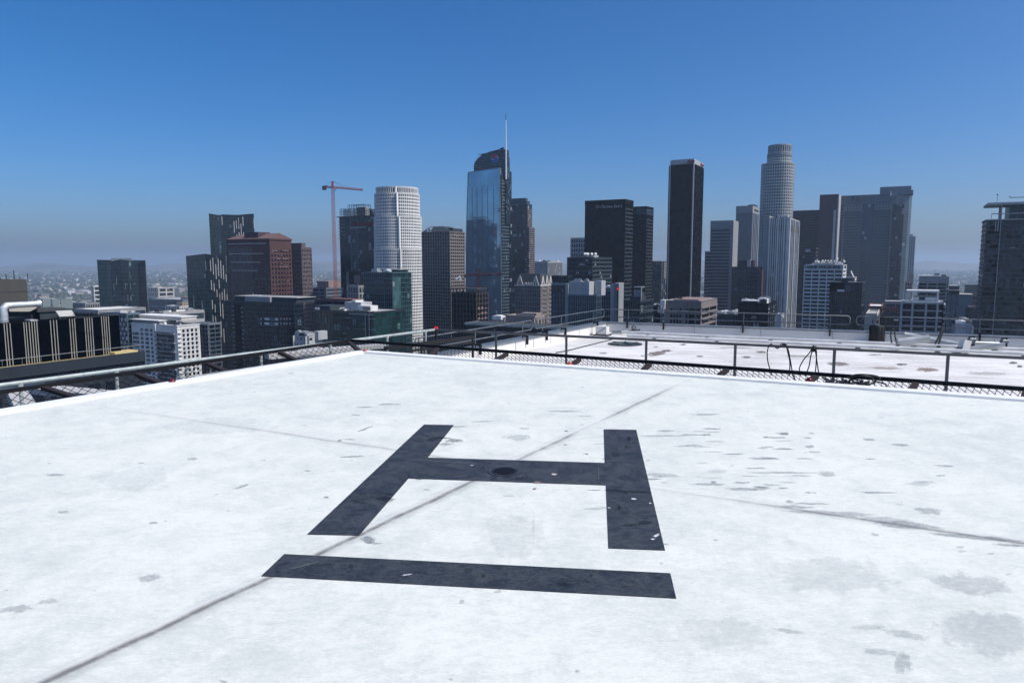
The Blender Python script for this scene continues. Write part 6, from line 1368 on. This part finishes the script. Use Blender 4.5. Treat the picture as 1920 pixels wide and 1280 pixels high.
for k in range(46):
    x = r.uniform(.2, 1) * b.w; y = r.uniform(.1, .8) * b.d; h = r.uniform(.8, 3.4) * (1.6 if x > b.w * .65 else 1)
    if r.random() < .5: m.tube([(x, y, b.H + .3), (x, y, b.H + .3 + h * 1.3)], .12, 5)
    else: m.tube([(x, y, b.H + .3), (x, y, b.H + h), (x + .3, y - .4, b.H + h + .5), (x + .4, y - .6, b.H + h + .6)], [.15, .2, .6, .75], 9)
b.part(m, 'roof_aerial', M_steel); b.units(8, 19, R_white, z=b.H + .31, hmax=2.2)
b.part(MB().box(b.w * .24, b.w * .8, 4, b.d * .8, b.H + .31, b.H + 1.9), 'plant_room', W_grey)
# cream pointed roof building
b = B('office_building', 'small cream building with a steep triangular pediment beside the white gridded block', 1588, 1602, 1606, 521, 660)
b.core(W_cream, 'wall'); m = MB(); xa, za = b.f(1590, 521); xb_, zb_ = b.f(1595, 508); xc_, _ = b.f(1601, 521)
m.slabY([(xa, za), (xc_, za), (xb_, zb_)], -.4, 12); b.part(m, 'pediment', W_cream); b.part(MB().slabY([(xb_ - .5, zb_ - 4.5), (xb_ + .5, zb_ - 4.5), (xb_ + .5, zb_ - 2.5), (xb_ - .5, zb_ - 2.5)], -.5, -.41), 'window', G_win)
b.panes('F', 0, b.w, b.H - 12, b.H - 1, 4, 3, .5, .6, limit=12); b.parapet(W_cream, R_roof, .6, .3)
# near dark glass block
b = B('office_building', 'near black glass block with a stepped dark roof line before the white gridded block', 1557, 1617, 1627, 532, 440)
b.core(G_navy, 'curtain_wall', z1=b.H); b.lattice(M_mulld, 16, 4, 32, .2, .3, .15, name='mullion')
b.part(MB().box(b.w * .34, b.w * .72, 3, 14, b.H + .2, b.f(1595, 521.5, 3)[1]), 'plant_room', W_dgrey); b.part(MB().box(-.3, b.w * .45, -.5, -.2, b.H - 5.2, b.H + .35), 'dark_parapet', W_black); b.parapet(W_dgrey, R_dark, .9, .3, p=.3); b.part(MB().box(b.w * .55, b.w * .8, .5, 4, b.H + .4, b.H + 1.2), 'white_unit', R_white)
x1_, z1_ = b.f(1570, 543); x2_, z2_ = b.f(1583, 546.5); b.part(MB().box(x1_, x2_, -1.2, -.4, z2_, z1_), 'white_unit', R_white)
m = MB(); r = random.Random(3); m = []
for j in range(24):
    for i in range(3):
        if r.random() < .6: x = b.w * (.28 + .17 * i); z = b.H - 10 - j * 2.8; m.append((x, x + b.w * .14, -.25, -.16, z, z + 1.5))
pieces(b, m, 'window_pane', G_slate); b.part(MB().box(b.w * .26, b.w * .275, -.4, -.1, 0, b.H - 8).box(b.w * .77, b.w * .785, -.4, -.1, 0, b.H - 8), 'mullion_fin', M_mulld)
# brick blocks behind the drum
b = grid_tower('office_building', 'red brick block with a pale flat roof behind the black drum', 1628, 1653, 1658, 577, 520, W_red, G_win, 7, 2, 3.3, 1.1, 1.4, .2, limit=30, roof=R_white, rows=26)
b = grid_tower('office_building', 'long low red brick block between the brick building and the terraced flats', 1652, 1692, 1700, 580, 575, W_red, G_win, 9, 2, 3.3, 1.3, 1.5, .2, limit=30, roof=R_dark, rows=26)
b = grid_tower('office_building', 'cream block with square windows below the red brick block', 1624, 1644, 1650, 592, 400, W_cream, G_win, 6, 2, 3.2, .9, 1.6, .2, limit=24, roof=R_roof, rows=22)
b = curtain('office_building', 'dark brown street block with a white roof unit left of the terraced flats', 1648, 1690, 1696, 594, 430, G_dark, W_purple, 6, 3, 3.4, .5, 1.2, .2, par=R_dark, depth=16)
x1_, z1_ = b.f(1676, 598); b.part(MB().box(x1_, x1_ + 2.6, -.8, 2, z1_ - 1.0, z1_), 'white_unit', R_white)
b = curtain('office_building', 'flat pale grey hall between the broad skyscraper and the terraced flats', 1660, 1700, 1712, 567, 640, G_gas, W_grey, 2, 2, 7, .4, 3.6, .4, par=R_white, depth=20)
# white terraced flats
b = B('apartment_building', 'white terraced flats with wide dark windows in three bays', 1694, 1770, None, 567, 360, 22)
b.core(W_black, 'wall'); zt = b.H; zp = lambda py: b.f(1730, py)[1]
m = MB()
for y_, h_ in ((566, 3.8), (581, 2.2), (593.5, 2.4), (600.5, 1.2), (610, 2.2), (620, 2.0), (630, 2), (640, 2)):
    z = zp(y_); m.box(-.8, b.w * .97, -.9, b.d, z - h_ * .27, z)
for px in (1696, 1717, 1742.5, 1764): x = b.fx(px); m.box(x - .45, x + .45, -1.0, 0, 0, zt)
b.part(m, 'white_frame', W_lgrey)
for y0_, y1_ in ((571, 580), (583, 592), (602.5, 608.5), (612.5, 618.5), (622, 628), (632, 638)):
    for xa, xb_ in ((1697.5, 1715.5), (1718.5, 1741), (1744, 1762.5)):
        x1_, z1_ = b.f(xa, y0_); x2_, z2_ = b.f(xb_, y1_); o = MB().box(x1_, x2_, -.2, -.02, z2_, z1_).build('window', G_win, b.e); m = MB()
        for k in range(1, 5): x = x1_ + (x2_ - x1_) * k / 5; m.box(x - .05, x + .05, -.26, -.201, z2_, z1_)
        m.build('window_bar', M_mulld, o)
x1_, z1_ = b.f(1705, 553.5, 3); x2_, z2_ = b.f(1766, 566, 3); b.part(MB().box(b.fx(1717, 3), x2_ - 1.4, 3, 14, z2_, z1_ - .8), 'penthouse', W_white); b.part(MB().box(b.fx(1704, 2.2), b.fx(1766, 2.2), 2.2, 15, b.f(1730, 547.5, 2.2)[1], b.f(1730, 544.5, 2.2)[1]), 'penthouse_roof', R_white)
b.part(MB().box(b.fx(1761.5, 2.4), b.fx(1765.5, 2.4), 2.4, 14, b.f(1730, 564, 2)[1], b.f(1730, 547.6, 2)[1]).box(b.fx(1702, 2.4), b.fx(1712, 2.4), 4, 14, b.f(1730, 566, 2)[1], b.f(1730, 548, 2)[1]).box(b.fx(1716, 2.4), b.fx(1718, 2.4), 2.4, 3, b.f(1730, 566, 2)[1], b.f(1730, 548, 2)[1]), 'penthouse_wall', W_white)
for xa, xb_, ya, yb_ in ((1723.5, 1734.5, 557, 562.5), (1726, 1745, 548.5, 551)): x1_, z1_ = b.f(xa, ya, 2.9); x2_, z2_ = b.f(xb_, yb_, 2.9); b.part(MB().box(x1_, x2_, 2.8, 2.99, z2_, z1_), 'window', G_win)
m = MB(); r = random.Random(4)
for k in range(12): x = r.choice((r.uniform(-.5, 2), r.uniform(b.w * .88, b.w))); m.box(x, x + r.uniform(.4, 1), r.uniform(-.5, 1.5), 2, zt, zt + r.uniform(.4, 1.2))
b.part(m, 'terrace_clutter', W_white)
b.part(MB().box(b.w * .97, b.w * 1.06, 2, b.d, 0, zt - 1.2), 'flank_wall', W_lgrey); m = MB()
for j in range(10): m.box(b.w * .975, b.w * 1.05, 1.85, 1.99, zt - 4.4 - j * 3.0, zt - 2.9 - j * 3.0)
b.part(m, 'flank_window', G_win)
# flat grey block with blank attic
b = B('office_building', 'flat grey office block with a blank attic wall behind the terraced flats', 1725, 1779, 1781, 518, 600, depth=16)
b.core(W_black, 'wall'); zp = lambda py: b.f(1750, py)[1]
b.part(MB().box(-.3, b.w + .3, -.3, b.d, zp(531), b.H), 'attic', W_grey); m = MB()
for j in range(12): m.box(-.3, b.w + .3, -.3, b.d, zp(531 + j * 6.2 + 6.4), zp(531 + j * 6.2 + 4.2))
for px in (1725.5, 1742.5, 1761, 1778.5): x = b.fx(px); m.box(x - .5, x + .5, -.35, 0, 0, zp(531))
b.part(m, 'grey_frame', W_grey)
for j in range(10):
    for xa, xb_ in ((1726.5, 1741.5), (1743.5, 1760), (1762, 1777.5)): x1_, z1_ = b.f(xa, 531 + j * 6.2 + .4); x2_, z2_ = b.f(xb_, 531 + j * 6.2 + 4.0); b.part(MB().box(x1_, x2_, -.12, -.01, z2_, z1_), 'window', G_win)
b.part(MB().box(-.5, b.w * .55, -.4, b.d, b.H + .01, b.H + .5), 'roof_edge', R_white); b.part(MB().box(b.w * .5, b.w * .68, 3, 9, b.H + .51, b.f(1752, 512, 3)[1]), 'plant_room', W_grey); b.part(MB().box(b.w * .76, b.w * .92, 3, 8, b.H + .01, b.H + 1.2), 'dark_unit', W_dgrey)
# dark striped tower
b = B('office_building', 'dark tower with grey-blue vertical strips and a pale roof line left of the right-hand tower', 1780, 1799, 1818, 545, 540, depth=26)
b.core(G_dark, 'curtain_wall'); m = MB()
for i in range(7): x = b.w * i / 6; m.box(x - (.5 if i % 3 == 0 else .3), x + (.5 if i % 3 == 0 else .3), -.45, -.02, 0, b.H - 3)
for i in range(7): y = b.d * i / 6; m.box(b.w + .02, b.w + .5, y - .5, y + .5, 0, b.H - 3)
b.part(m, 'vertical_strip', W_bluegrey); b.part(MB().box(-.8, b.w + .8, -.8, b.d + .8, b.H, b.H + .7), 'roof_edge', W_cream); b.part(MB().box(.5, b.w, 2, b.d - 3, b.H + .71, b.f(1795, 537, 2)[1]), 'plant_room', W_dgrey); b.part(MB().box(.3, b.w * .9, 1.6, b.d - 2.6, b.f(1795, 537, 2)[1] + .01, b.f(1795, 536, 2)[1] + .2), 'plant_roof', R_roof)
x1_ = b.w + 1; b.part(MB().box(b.w + .9, b.w + 9, 8, 24, 0, b.f(1818, 553, 8)[1]), 'rear_wing', W_bluegrey); b.part(MB().box(b.w + .7, b.w + 9.3, 7.6, 24.4, b.f(1818, 553, 8)[1] + .01, b.f(1818, 552, 8)[1] + .2), 'rear_roof', W_cream)
b = grid_tower('office_building', 'grey-pink block with few small windows under the right-hand tower', 1818, 1838, 1846, 579, 470, W_taupe, G_win, 4, 2, 4.2, 1.9, 2.6, .1, limit=20, rows=20, roof=R_white, depth=14)
b.part(MB().box(0, b.w * .5, -.2, 8, b.H + .3, b.f(1828, 576, 0)[1]), 'stair_tower', W_taupe)
b = curtain('office_building', 'hazy mauve slab behind the striped tower and the right-hand tower', 1813, 1838, 1848, 554, 680, G_gas, W_mauve, 3, 2, 5, .4, 2.2, .3, par=R_white, depth=14)
b = curtain('warehouse', 'low dark-roofed hall far behind the striped tower', 1812, 1836, 1850, 536, 1100, G_gas, W_dgrey, 4, 2, 6, .5, 3.0, .3, par=R_dark, depth=30)
b = grid_tower('office_building', 'low white-roofed building at the foot of the striped tower', 1792, 1822, 1826, 612, 330, W_lgrey, G_win, 5, 2, 3, 1.2, 1.6, .1, limit=10, rows=20, roof=R_roof, units=9, seed=18, depth=16)
# right-hand tower
b = B('apartment_tower', 'dark slate glass apartment tower with a projecting roof canopy at the right edge', 1850, 1990, None, 410, 400, 26)
b.core(glass_mat('patchy_apartment_glass', (.012, .020, .026), .12, .6, (1.7, 1.7, 2.75), .10, 0, .5, (.055, .085, .10)), 'curtain_wall'); zp = lambda py: b.f(1890, py)[1]
m = MB()
for j in range(75): z = b.H - 2.75 * j; m.box(-.35, b.fx(1870.5), -.9, b.d, z - .38, z + .02); m.box(b.fx(1872), b.w, -.3, b.d, z - .38, z + .02)
b.part(m, 'floor_slab', wm('slate_floor_slab', (.075, .095, .105)))
m = []; r = random.Random(22)
for k in range(170):
    x = r.uniform(b.fx(1874), b.w * .98); z = b.H - 2.75 * r.randint(1, 60); m.append((x, x + r.uniform(.6, 3.0), -.5, -.31, z - 2.4, z - .4))
pieces(b, m, 'balcony_glass', glass_mat('grey_balcony_glass', (.035, .055, .065), .15, .4))
m = []; r = random.Random(25)
for k in range(150):
    x = r.choice((r.uniform(0, b.fx(1868)), r.uniform(b.fx(1874), b.w * .98))); z = b.H - 2.75 * r.randint(1, 60); m.append((x, x + r.uniform(.5, 2.4), -.42, -.02, z - 2.2, z - .4))
pieces(b, m, 'dark_opening', W_black)
b.part(MB().box(b.fx(1871), b.fx(1872.2), -1.1, .1, 0, b.H), 'white_fin', W_lgrey)
b.part(MB().box(-.5, b.w, -1.2, b.d, b.H + .03, b.H + .55), 'top_slab', W_lgrey)
m = MB()
for px in (1853, 1868, 1884): x = b.fx(px); m.box(x - .12, x + .12, -1.1, -.9, b.H + .55, zp(401))
m.box(b.fx(1852.5), b.w, -1.1, -.9, zp(401) - .12, zp(400) + .12); b.part(m, 'terrace_frame', W_lgrey)
b.part(MB().box(b.fx(1886, 2), b.w, 2, b.d - 3, b.H + .56, zp(384)), 'penthouse', G_slate); b.part(MB().box(b.fx(1845.5, -2), b.w, -2.0, b.d, zp(384) + .01, zp(380.5) + .3), 'roof_canopy', W_lgrey)
b.part(MB().box(b.fx(1869.5), b.fx(1872.5), -.6, .6, b.H + .56, zp(384)).box(b.fx(1869.5), b.fx(1872.5), 8, 9, b.H + .56, zp(384)), 'canopy_column', W_grey)
m = MB()
for px in (1902, 1886.5): m.box(b.fx(px), b.fx(px + .9), 1.9, 2, b.H + .6, zp(384))
m.box(b.fx(1886), b.w, 1.8, 2, zp(401), zp(400)); b.part(m, 'mullion', M_mullb)
m = MB()
for px in (1861.5, 1866): m.box(b.fx(px), b.fx(px + 1.6), -1.0, -.4, b.H - 6.5, b.H - .5)
b.part(m, 'white_panel', W_lgrey)
q = b.f(1870.5, 364, 2); m = MB(); m.tube([(q[0], 2, zp(380)), (q[0], 2, q[1])], .10, 6); m.box(q[0] - .5, q[0] + .4, 1.8, 2.2, q[1] - .5, q[1]); x1_, z1_ = b.f(1893, 370.5, 2); m.beam((x1_, 2, z1_), (x1_ + 14, 2, z1_ - .2), .35); m.beam((x1_ - .3, 2, z1_ + .8), (x1_ + .8, 2, z1_ - .2), .3); b.part(m, 'roof_mast', M_mulld)
# ================================================================== ground, far city, hills, haze
def ground_material():
    t = NT('city_ground'); co = t.pos()
    a = t.noise(co, .004, 6.0, .65); c = t.noise(co, .03, 5.0, .7)
    br = t.n('TexVoronoi'); t.l(co, br.inputs['Vector']); br.inputs['Scale'].default_value = .018
    col = t.mix(t.rng(a, .4, .6), (.06, .075, .05), (.20, .195, .185)); col = t.mix(t.math('MULTIPLY', t.rng(c, .5, .65), .7), col, (.30, .295, .28))
    return t.set(t.mix(.25, col, br.outputs['Color'], 'MULTIPLY'), .9).m
RG = 30000
vs = []; n = 48
gm = MB().add([(-RG, -RG, GROUND), (RG, -RG, GROUND), (RG, RG, GROUND), (-RG, RG, GROUND)], [(0, 1, 2, 3)])
g = gm.build('ground', ground_material()); tag(g, 'wide city ground fading into haze', 'ground', kind='structure')
# streets on the grid near the towers
m = MB(); road = plain_mat('asphalt', (.05, .05, .052), .9)
def gp(a, c_, z): q = U * a + V * c_; return (q.x, q.y, z)
for i in range(-6, 12): a = i * 110 - 40; m.add([gp(a - 9, -200, GROUND + .05), gp(a + 9, -200, GROUND + .05), gp(a + 9, 2200, GROUND + .05), gp(a - 9, 2200, GROUND + .05)], [(0, 1, 2, 3)])
o = m.build('road', road); tag(o, 'grey asphalt streets running away between the towers', 'road', kind='structure')
m = MB()
for i in range(0, 18): a = i * 130 - 160; m.add([gp(-900, a - 8, GROUND + .1), gp(1600, a - 8, GROUND + .1), gp(1600, a + 8, GROUND + .1), gp(-900, a + 8, GROUND + .1)], [(0, 1, 2, 3)])
o = m.build('cross_street', road); tag(o, 'grey asphalt cross streets below the towers', 'road', kind='structure')
def city_material(name, lo, hi):
    t = NT(name); rnd = t.n('NewGeometry').outputs['Random Per Island']; oi = t.n('ObjectInfo').outputs['Random']
    r_ = t.math('FRACT', t.math('ADD', rnd, oi)); wn = t.n('TexWhiteNoise', noise_dimensions='1D'); t.l(r_, wn.inputs['W'])
    cr = t.n('ValToRGB'); t.l(wn.outputs['Value'], cr.inputs[0]); e = cr.color_ramp.elements
    e[0].position = 0; e[0].color = lo + (1,); e[1].position = 1; e[1].color = hi + (1,)
    for p_, c_ in ((.3, (.25, .24, .23)), (.5, (.34, .30, .27)), (.65, (.44, .42, .40)), (.8, (.60, .59, .57))): z = e.new(p_); z.color = c_ + (1,)
    wnd = t.noise(t.scale(t.pos(), (.25, .25, .35)), 1.0, 1.0)
    return t.set(t.mix(t.math('MULTIPLY', t.rng(wnd, .55, .6), .35), cr.outputs[0], (.06, .065, .07)), .85).m
M_city = city_material('far_city_walls', (.10, .10, .105), (.62, .62, .60))
r = random.Random(41); taken = FOOT[:]
def lowrise(x, y, w_, d_, h_, rot):
    cs, sn = math.cos(rot), math.sin(rot); return [(x + cs * a - sn * c_, y + sn * a + cs * c_) for a, c_ in ((-w_ / 2, -d_ / 2), (w_ / 2, -d_ / 2), (w_ / 2, d_ / 2), (-w_ / 2, d_ / 2))]
# named mid-distance buildings in the gap at far left
b = curtain('warehouse', 'long flat blue-grey shed beyond the slate wing-roof tower', 279, 343, 352, 563, 1150, G_gas, W_bluegrey, 6, 2, 12, .6, 3, .3, par=R_roof, depth=90)
b.part(MB().box(b.w * .78, b.w, 10, 60, b.H + .4, b.H + 5), 'roof_monitor', W_tan)
b = grid_tower('office_building', 'small white office block with dark window rows beyond the apartment roofs', 311, 337, 353, 576, 760, W_white, G_win, 9, 5, 3.8, .7, 1.8, .3, limit=54, rows=14, roof=R_white)
b.part(MB().box(b.w * .6, b.w * 1.0, 3, 16, b.H + .4, b.H + 5), 'penthouse', W_tan)
b = grid_tower('apartment_building', 'distant cream apartment row with ribbed fronts under the hills', 276, 297, 310, 540, 1700, W_cream, G_win, 6, 2, 6, 3, 3, .6, limit=30, rows=10, depth=40)
b = curtain('warehouse', 'low pale shed roofs just right of the slate wing-roof tower', 277, 306, 318, 588, 600, G_gas, W_lgrey, 4, 2, 8, .5, 3, .3, par=R_white, depth=40, units=5, seed=5)
b = curtain('warehouse', 'low white-roofed hall left of the slate wing-roof tower', 140, 184, 190, 583, 560, G_gas, W_grey, 6, 2, 6, .5, 3, .3, par=R_white, depth=40)
b = grid_tower('office_building', 'distant white slab pair left of the slate wing-roof tower', 171, 176, 182, 537, 1400, W_white, G_win, 3, 2, 5, 1, 2, .4, limit=30, rows=14, depth=20)
b = grid_tower('office_building', 'grey old loft block with big windows left of the slate wing-roof tower', 137, 160, 186, 570, 800, W_grey, G_win, 7, 6, 4.5, 1.0, 1.8, .3, limit=50, rows=9)
pts = [(f[2][0] + f[2][2]) / 2 for f in FOOT]; rad = [((f[2][0] - f[2][2]).length) / 2 for f in FOOT]
def clear(x, y, k): return all((x - p.x) ** 2 + (y - p.y) ** 2 > (q + k) ** 2 for p, q in zip(pts, rad))
LAB = ('pale', 'tan', 'grey', 'white')
MATS = (wm('low_pale', (.50, .49, .47)), wm('low_tan', (.34, .29, .25)), wm('low_grey', (.26, .265, .27)), wm('low_white', (.66, .65, .63)), W_red, W_cream)
protos = []
for k in range(6):
    mb = MB(); mb.box(-.5, .5, -.5, .5, 0, 1); me = mb.build('tmp', MATS[k]).data; bpy.data.objects.remove(bpy.data.objects['tmp']); 
    mr = MB().box(-.52, .52, -.52, .52, 1.0, 1.05).box(-.2, .1, -.1, .3, 1.05, 1.3); mr_ = mr.build('tmp', (R_white, R_roof, R_dark, R_white, R_dark, R_roof)[k]).data; bpy.data.objects.remove(bpy.data.objects['tmp'])
    mw = MB()
    for j in range(3): mw.box(-.505, .505, -.505, .505, .15 + j * .28, .27 + j * .28)
    mw_ = mw.build('tmp', G_win).data; bpy.data.objects.remove(bpy.data.objects['tmp']); protos.append((me, mr_, mw_))
nlow = 0; tries = 0
while nlow < 230 and tries < 5000:
    tries += 1
    Y = r.uniform(650, 1900); px = r.choice((r.uniform(50, 200), r.uniform(250, 360), r.uniform(560, 660), r.uniform(1700, 1860), r.uniform(1000, 1060), r.uniform(40, 360)))
    x = (px - 960) / F_PX * Y
    w_, d_, h_ = r.uniform(14, 46), r.uniform(14, 40), r.uniform(7, 26)
    if not clear(x, Y, 26): continue
    pts.append(Vector((x, Y, 0))); rad.append(max(w_, d_) * .7); k = r.randrange(6)
    e = tag(empty('low_rise_building', (x, Y, GROUND), -GA + r.choice((0, 0, .3, -.2))), 'one of the small hazy low-rise city buildings between and beyond the towers', 'building', 'hazy low-rise buildings'); e.scale = (w_, d_, h_)
    for nm, me in (('wall', protos[k][0]), ('roof', protos[k][1]), ('window_band', protos[k][2])): o = bpy.data.objects.new(nm, me); S.collection.objects.link(o); o.parent = e
    nlow += 1
# the far city and its trees: nobody could count them
mc = MB(); mt = MB()
def far_pt():
    while True:
        Y = 1900 * (7.4 ** (r.random() ** .85)); px = r.uniform(-60, 1980); x = (px - 960) / F_PX * Y
        return x, Y
for i in range(9000):
    x, Y = far_pt(); k = Y / 2500; w_, d_, h_ = r.uniform(12, 50) * (1 + k * .25), r.uniform(12, 40), r.choice((r.uniform(5, 12), r.uniform(5, 12), r.uniform(8, 30))) 
    rot = -GA + r.choice((0, .5, -.3, .2)); mc.prism(lowrise(x, Y, w_, d_, h_, rot), GROUND, GROUND + h_)
o = mc.build('distant_city', M_city); tag(o, 'haze-softened sprawl of small pale buildings reaching to the hills', 'city', kind='stuff')
for i in range(22000):
    x, Y = far_pt(); k = r.uniform(5, 13) * (1 + Y / 9000); n_ = 6; z = GROUND
    a0 = r.random() * 6.28; vs = [(x + k * r.uniform(.6, 1.3) * math.cos(a0 + j * 1.047), Y + k * r.uniform(.6, 1.3) * math.sin(a0 + j * 1.047), z + k * r.uniform(.1, .5)) for j in range(6)] + [(x + k * r.uniform(.3, .6) * math.cos(a0 + j * 2.09), Y + k * r.uniform(.3, .6) * math.sin(a0 + j * 2.09), z + k * r.uniform(.9, 1.4)) for j in range(3)]
    mt.add(vs, [(0, 1, 6), (1, 2, 6), (2, 7, 6), (2, 3, 7), (3, 4, 7), (4, 8, 7), (4, 5, 8), (5, 0, 8), (0, 6, 8), (6, 7, 8)])
t = NT('far_foliage'); rn = t.n('NewGeometry').outputs['Random Per Island']; t.set(t.mix(rn, (.025, .04, .02), (.07, .085, .05)), .95)
o = mt.build('distant_trees', t.m); tag(o, 'dark tree canopy scattered through the hazy sprawl', 'trees', kind='stuff')
# hills
def hills(name, Y, prof, seed, amp, label):
    r = random.Random(seed); xs = [i * 12 - 500 for i in range(245)]; vs = []; fs = []; rows = 6
    def top(px):
        for (a, ya), (c_, yb) in zip(prof, prof[1:]):
            if a <= px <= c_: t_ = (px - a) / (c_ - a); t_ = t_ * t_ * (3 - 2 * t_); return ya + (yb - ya) * t_
        return prof[-1][1]
    ph = [(r.uniform(.01, .12), r.uniform(0, 6.28), r.uniform(.2, 1)) for _ in range(9)]
    for j in range(rows):
        yy = Y + (j - rows * .5) * Y * .05
        for i, px in enumerate(xs):
            z1 = CAM_H + (491 - top(px) + amp * sum(a * math.sin(px * f_ + p_ + j) for f_, p_, a in ph) * .35) * Y / F_PX
            q = math.sin(math.pi * (j + .15) / (rows - .7)); z = GROUND - 2 + (z1 - GROUND) * max(q, 0) ** .8 + r.uniform(-1, 1) * Y * .0006
            vs.append(((px - 960) / F_PX * yy, yy, max(z, GROUND - 2) if 0 < j < rows - 1 else GROUND - 3))
    n_ = len(xs); fs = [(j * n_ + i, j * n_ + i + 1, (j + 1) * n_ + i + 1, (j + 1) * n_ + i) for j in range(rows - 1) for i in range(n_ - 1)]
    t = NT(name + '_scrub'); co = t.pos(); a = t.noise(co, .0018, 6.0, .7); t.set(t.mix(t.rng(a, .4, .6), (.05, .065, .045), (.17, .155, .12)), .95)
    me = bpy.data.meshes.new(name); me.from_pydata(vs, [], fs); me.materials.append(t.m); me.shade_smooth(); o = bpy.data.objects.new(name, me); S.collection.objects.link(o); return tag(o, label, 'hills', kind='structure')
hills('hills', 13500, [(-500, 498), (20, 500), (80, 493), (150, 496), (260, 499), (340, 493), (470, 497), (560, 498), (590, 490), (645, 487), (760, 496), (1040, 494), (1120, 486), (1160, 479), (1235, 477), (1270, 485), (1340, 490), (1600, 495), (1690, 497), (1735, 490), (1780, 492), (1810, 494), (1860, 497), (2400, 500)], 3, 1.6, 'low hazy hills along the horizon behind the towers')
0 and hills('mountains', 24000, [(-500, 478), (100, 474), (300, 480), (600, 482), (900, 476), (1200, 466), (1320, 474), (1500, 480), (1800, 474), (2400, 480)], 8, 2.0, 'faint mountain line almost lost in the haze')
# haze
hz_ = MB().box(-29000, 29000, -29000, 29500, GROUND - 1, 205).build('haze', None); hz_.data.materials.clear()
hm = bpy.data.materials.new('haze'); hm.use_nodes = True; hm.node_tree.nodes.clear()
ho = hm.node_tree.nodes.new('ShaderNodeOutputMaterial'); hv = hm.node_tree.nodes.new('ShaderNodeVolumePrincipled')
hv.inputs['Color'].default_value = (0.55, 0.69, 0.86, 1); hv.inputs['Density'].default_value = 0.98e-4; hv.inputs['Anisotropy'].default_value = 0.2
hm.node_tree.links.new(hv.outputs[0], ho.inputs['Volume']); hz_.data.materials.append(hm); tag(hz_, 'pale blue city haze', 'haze', kind='stuff')
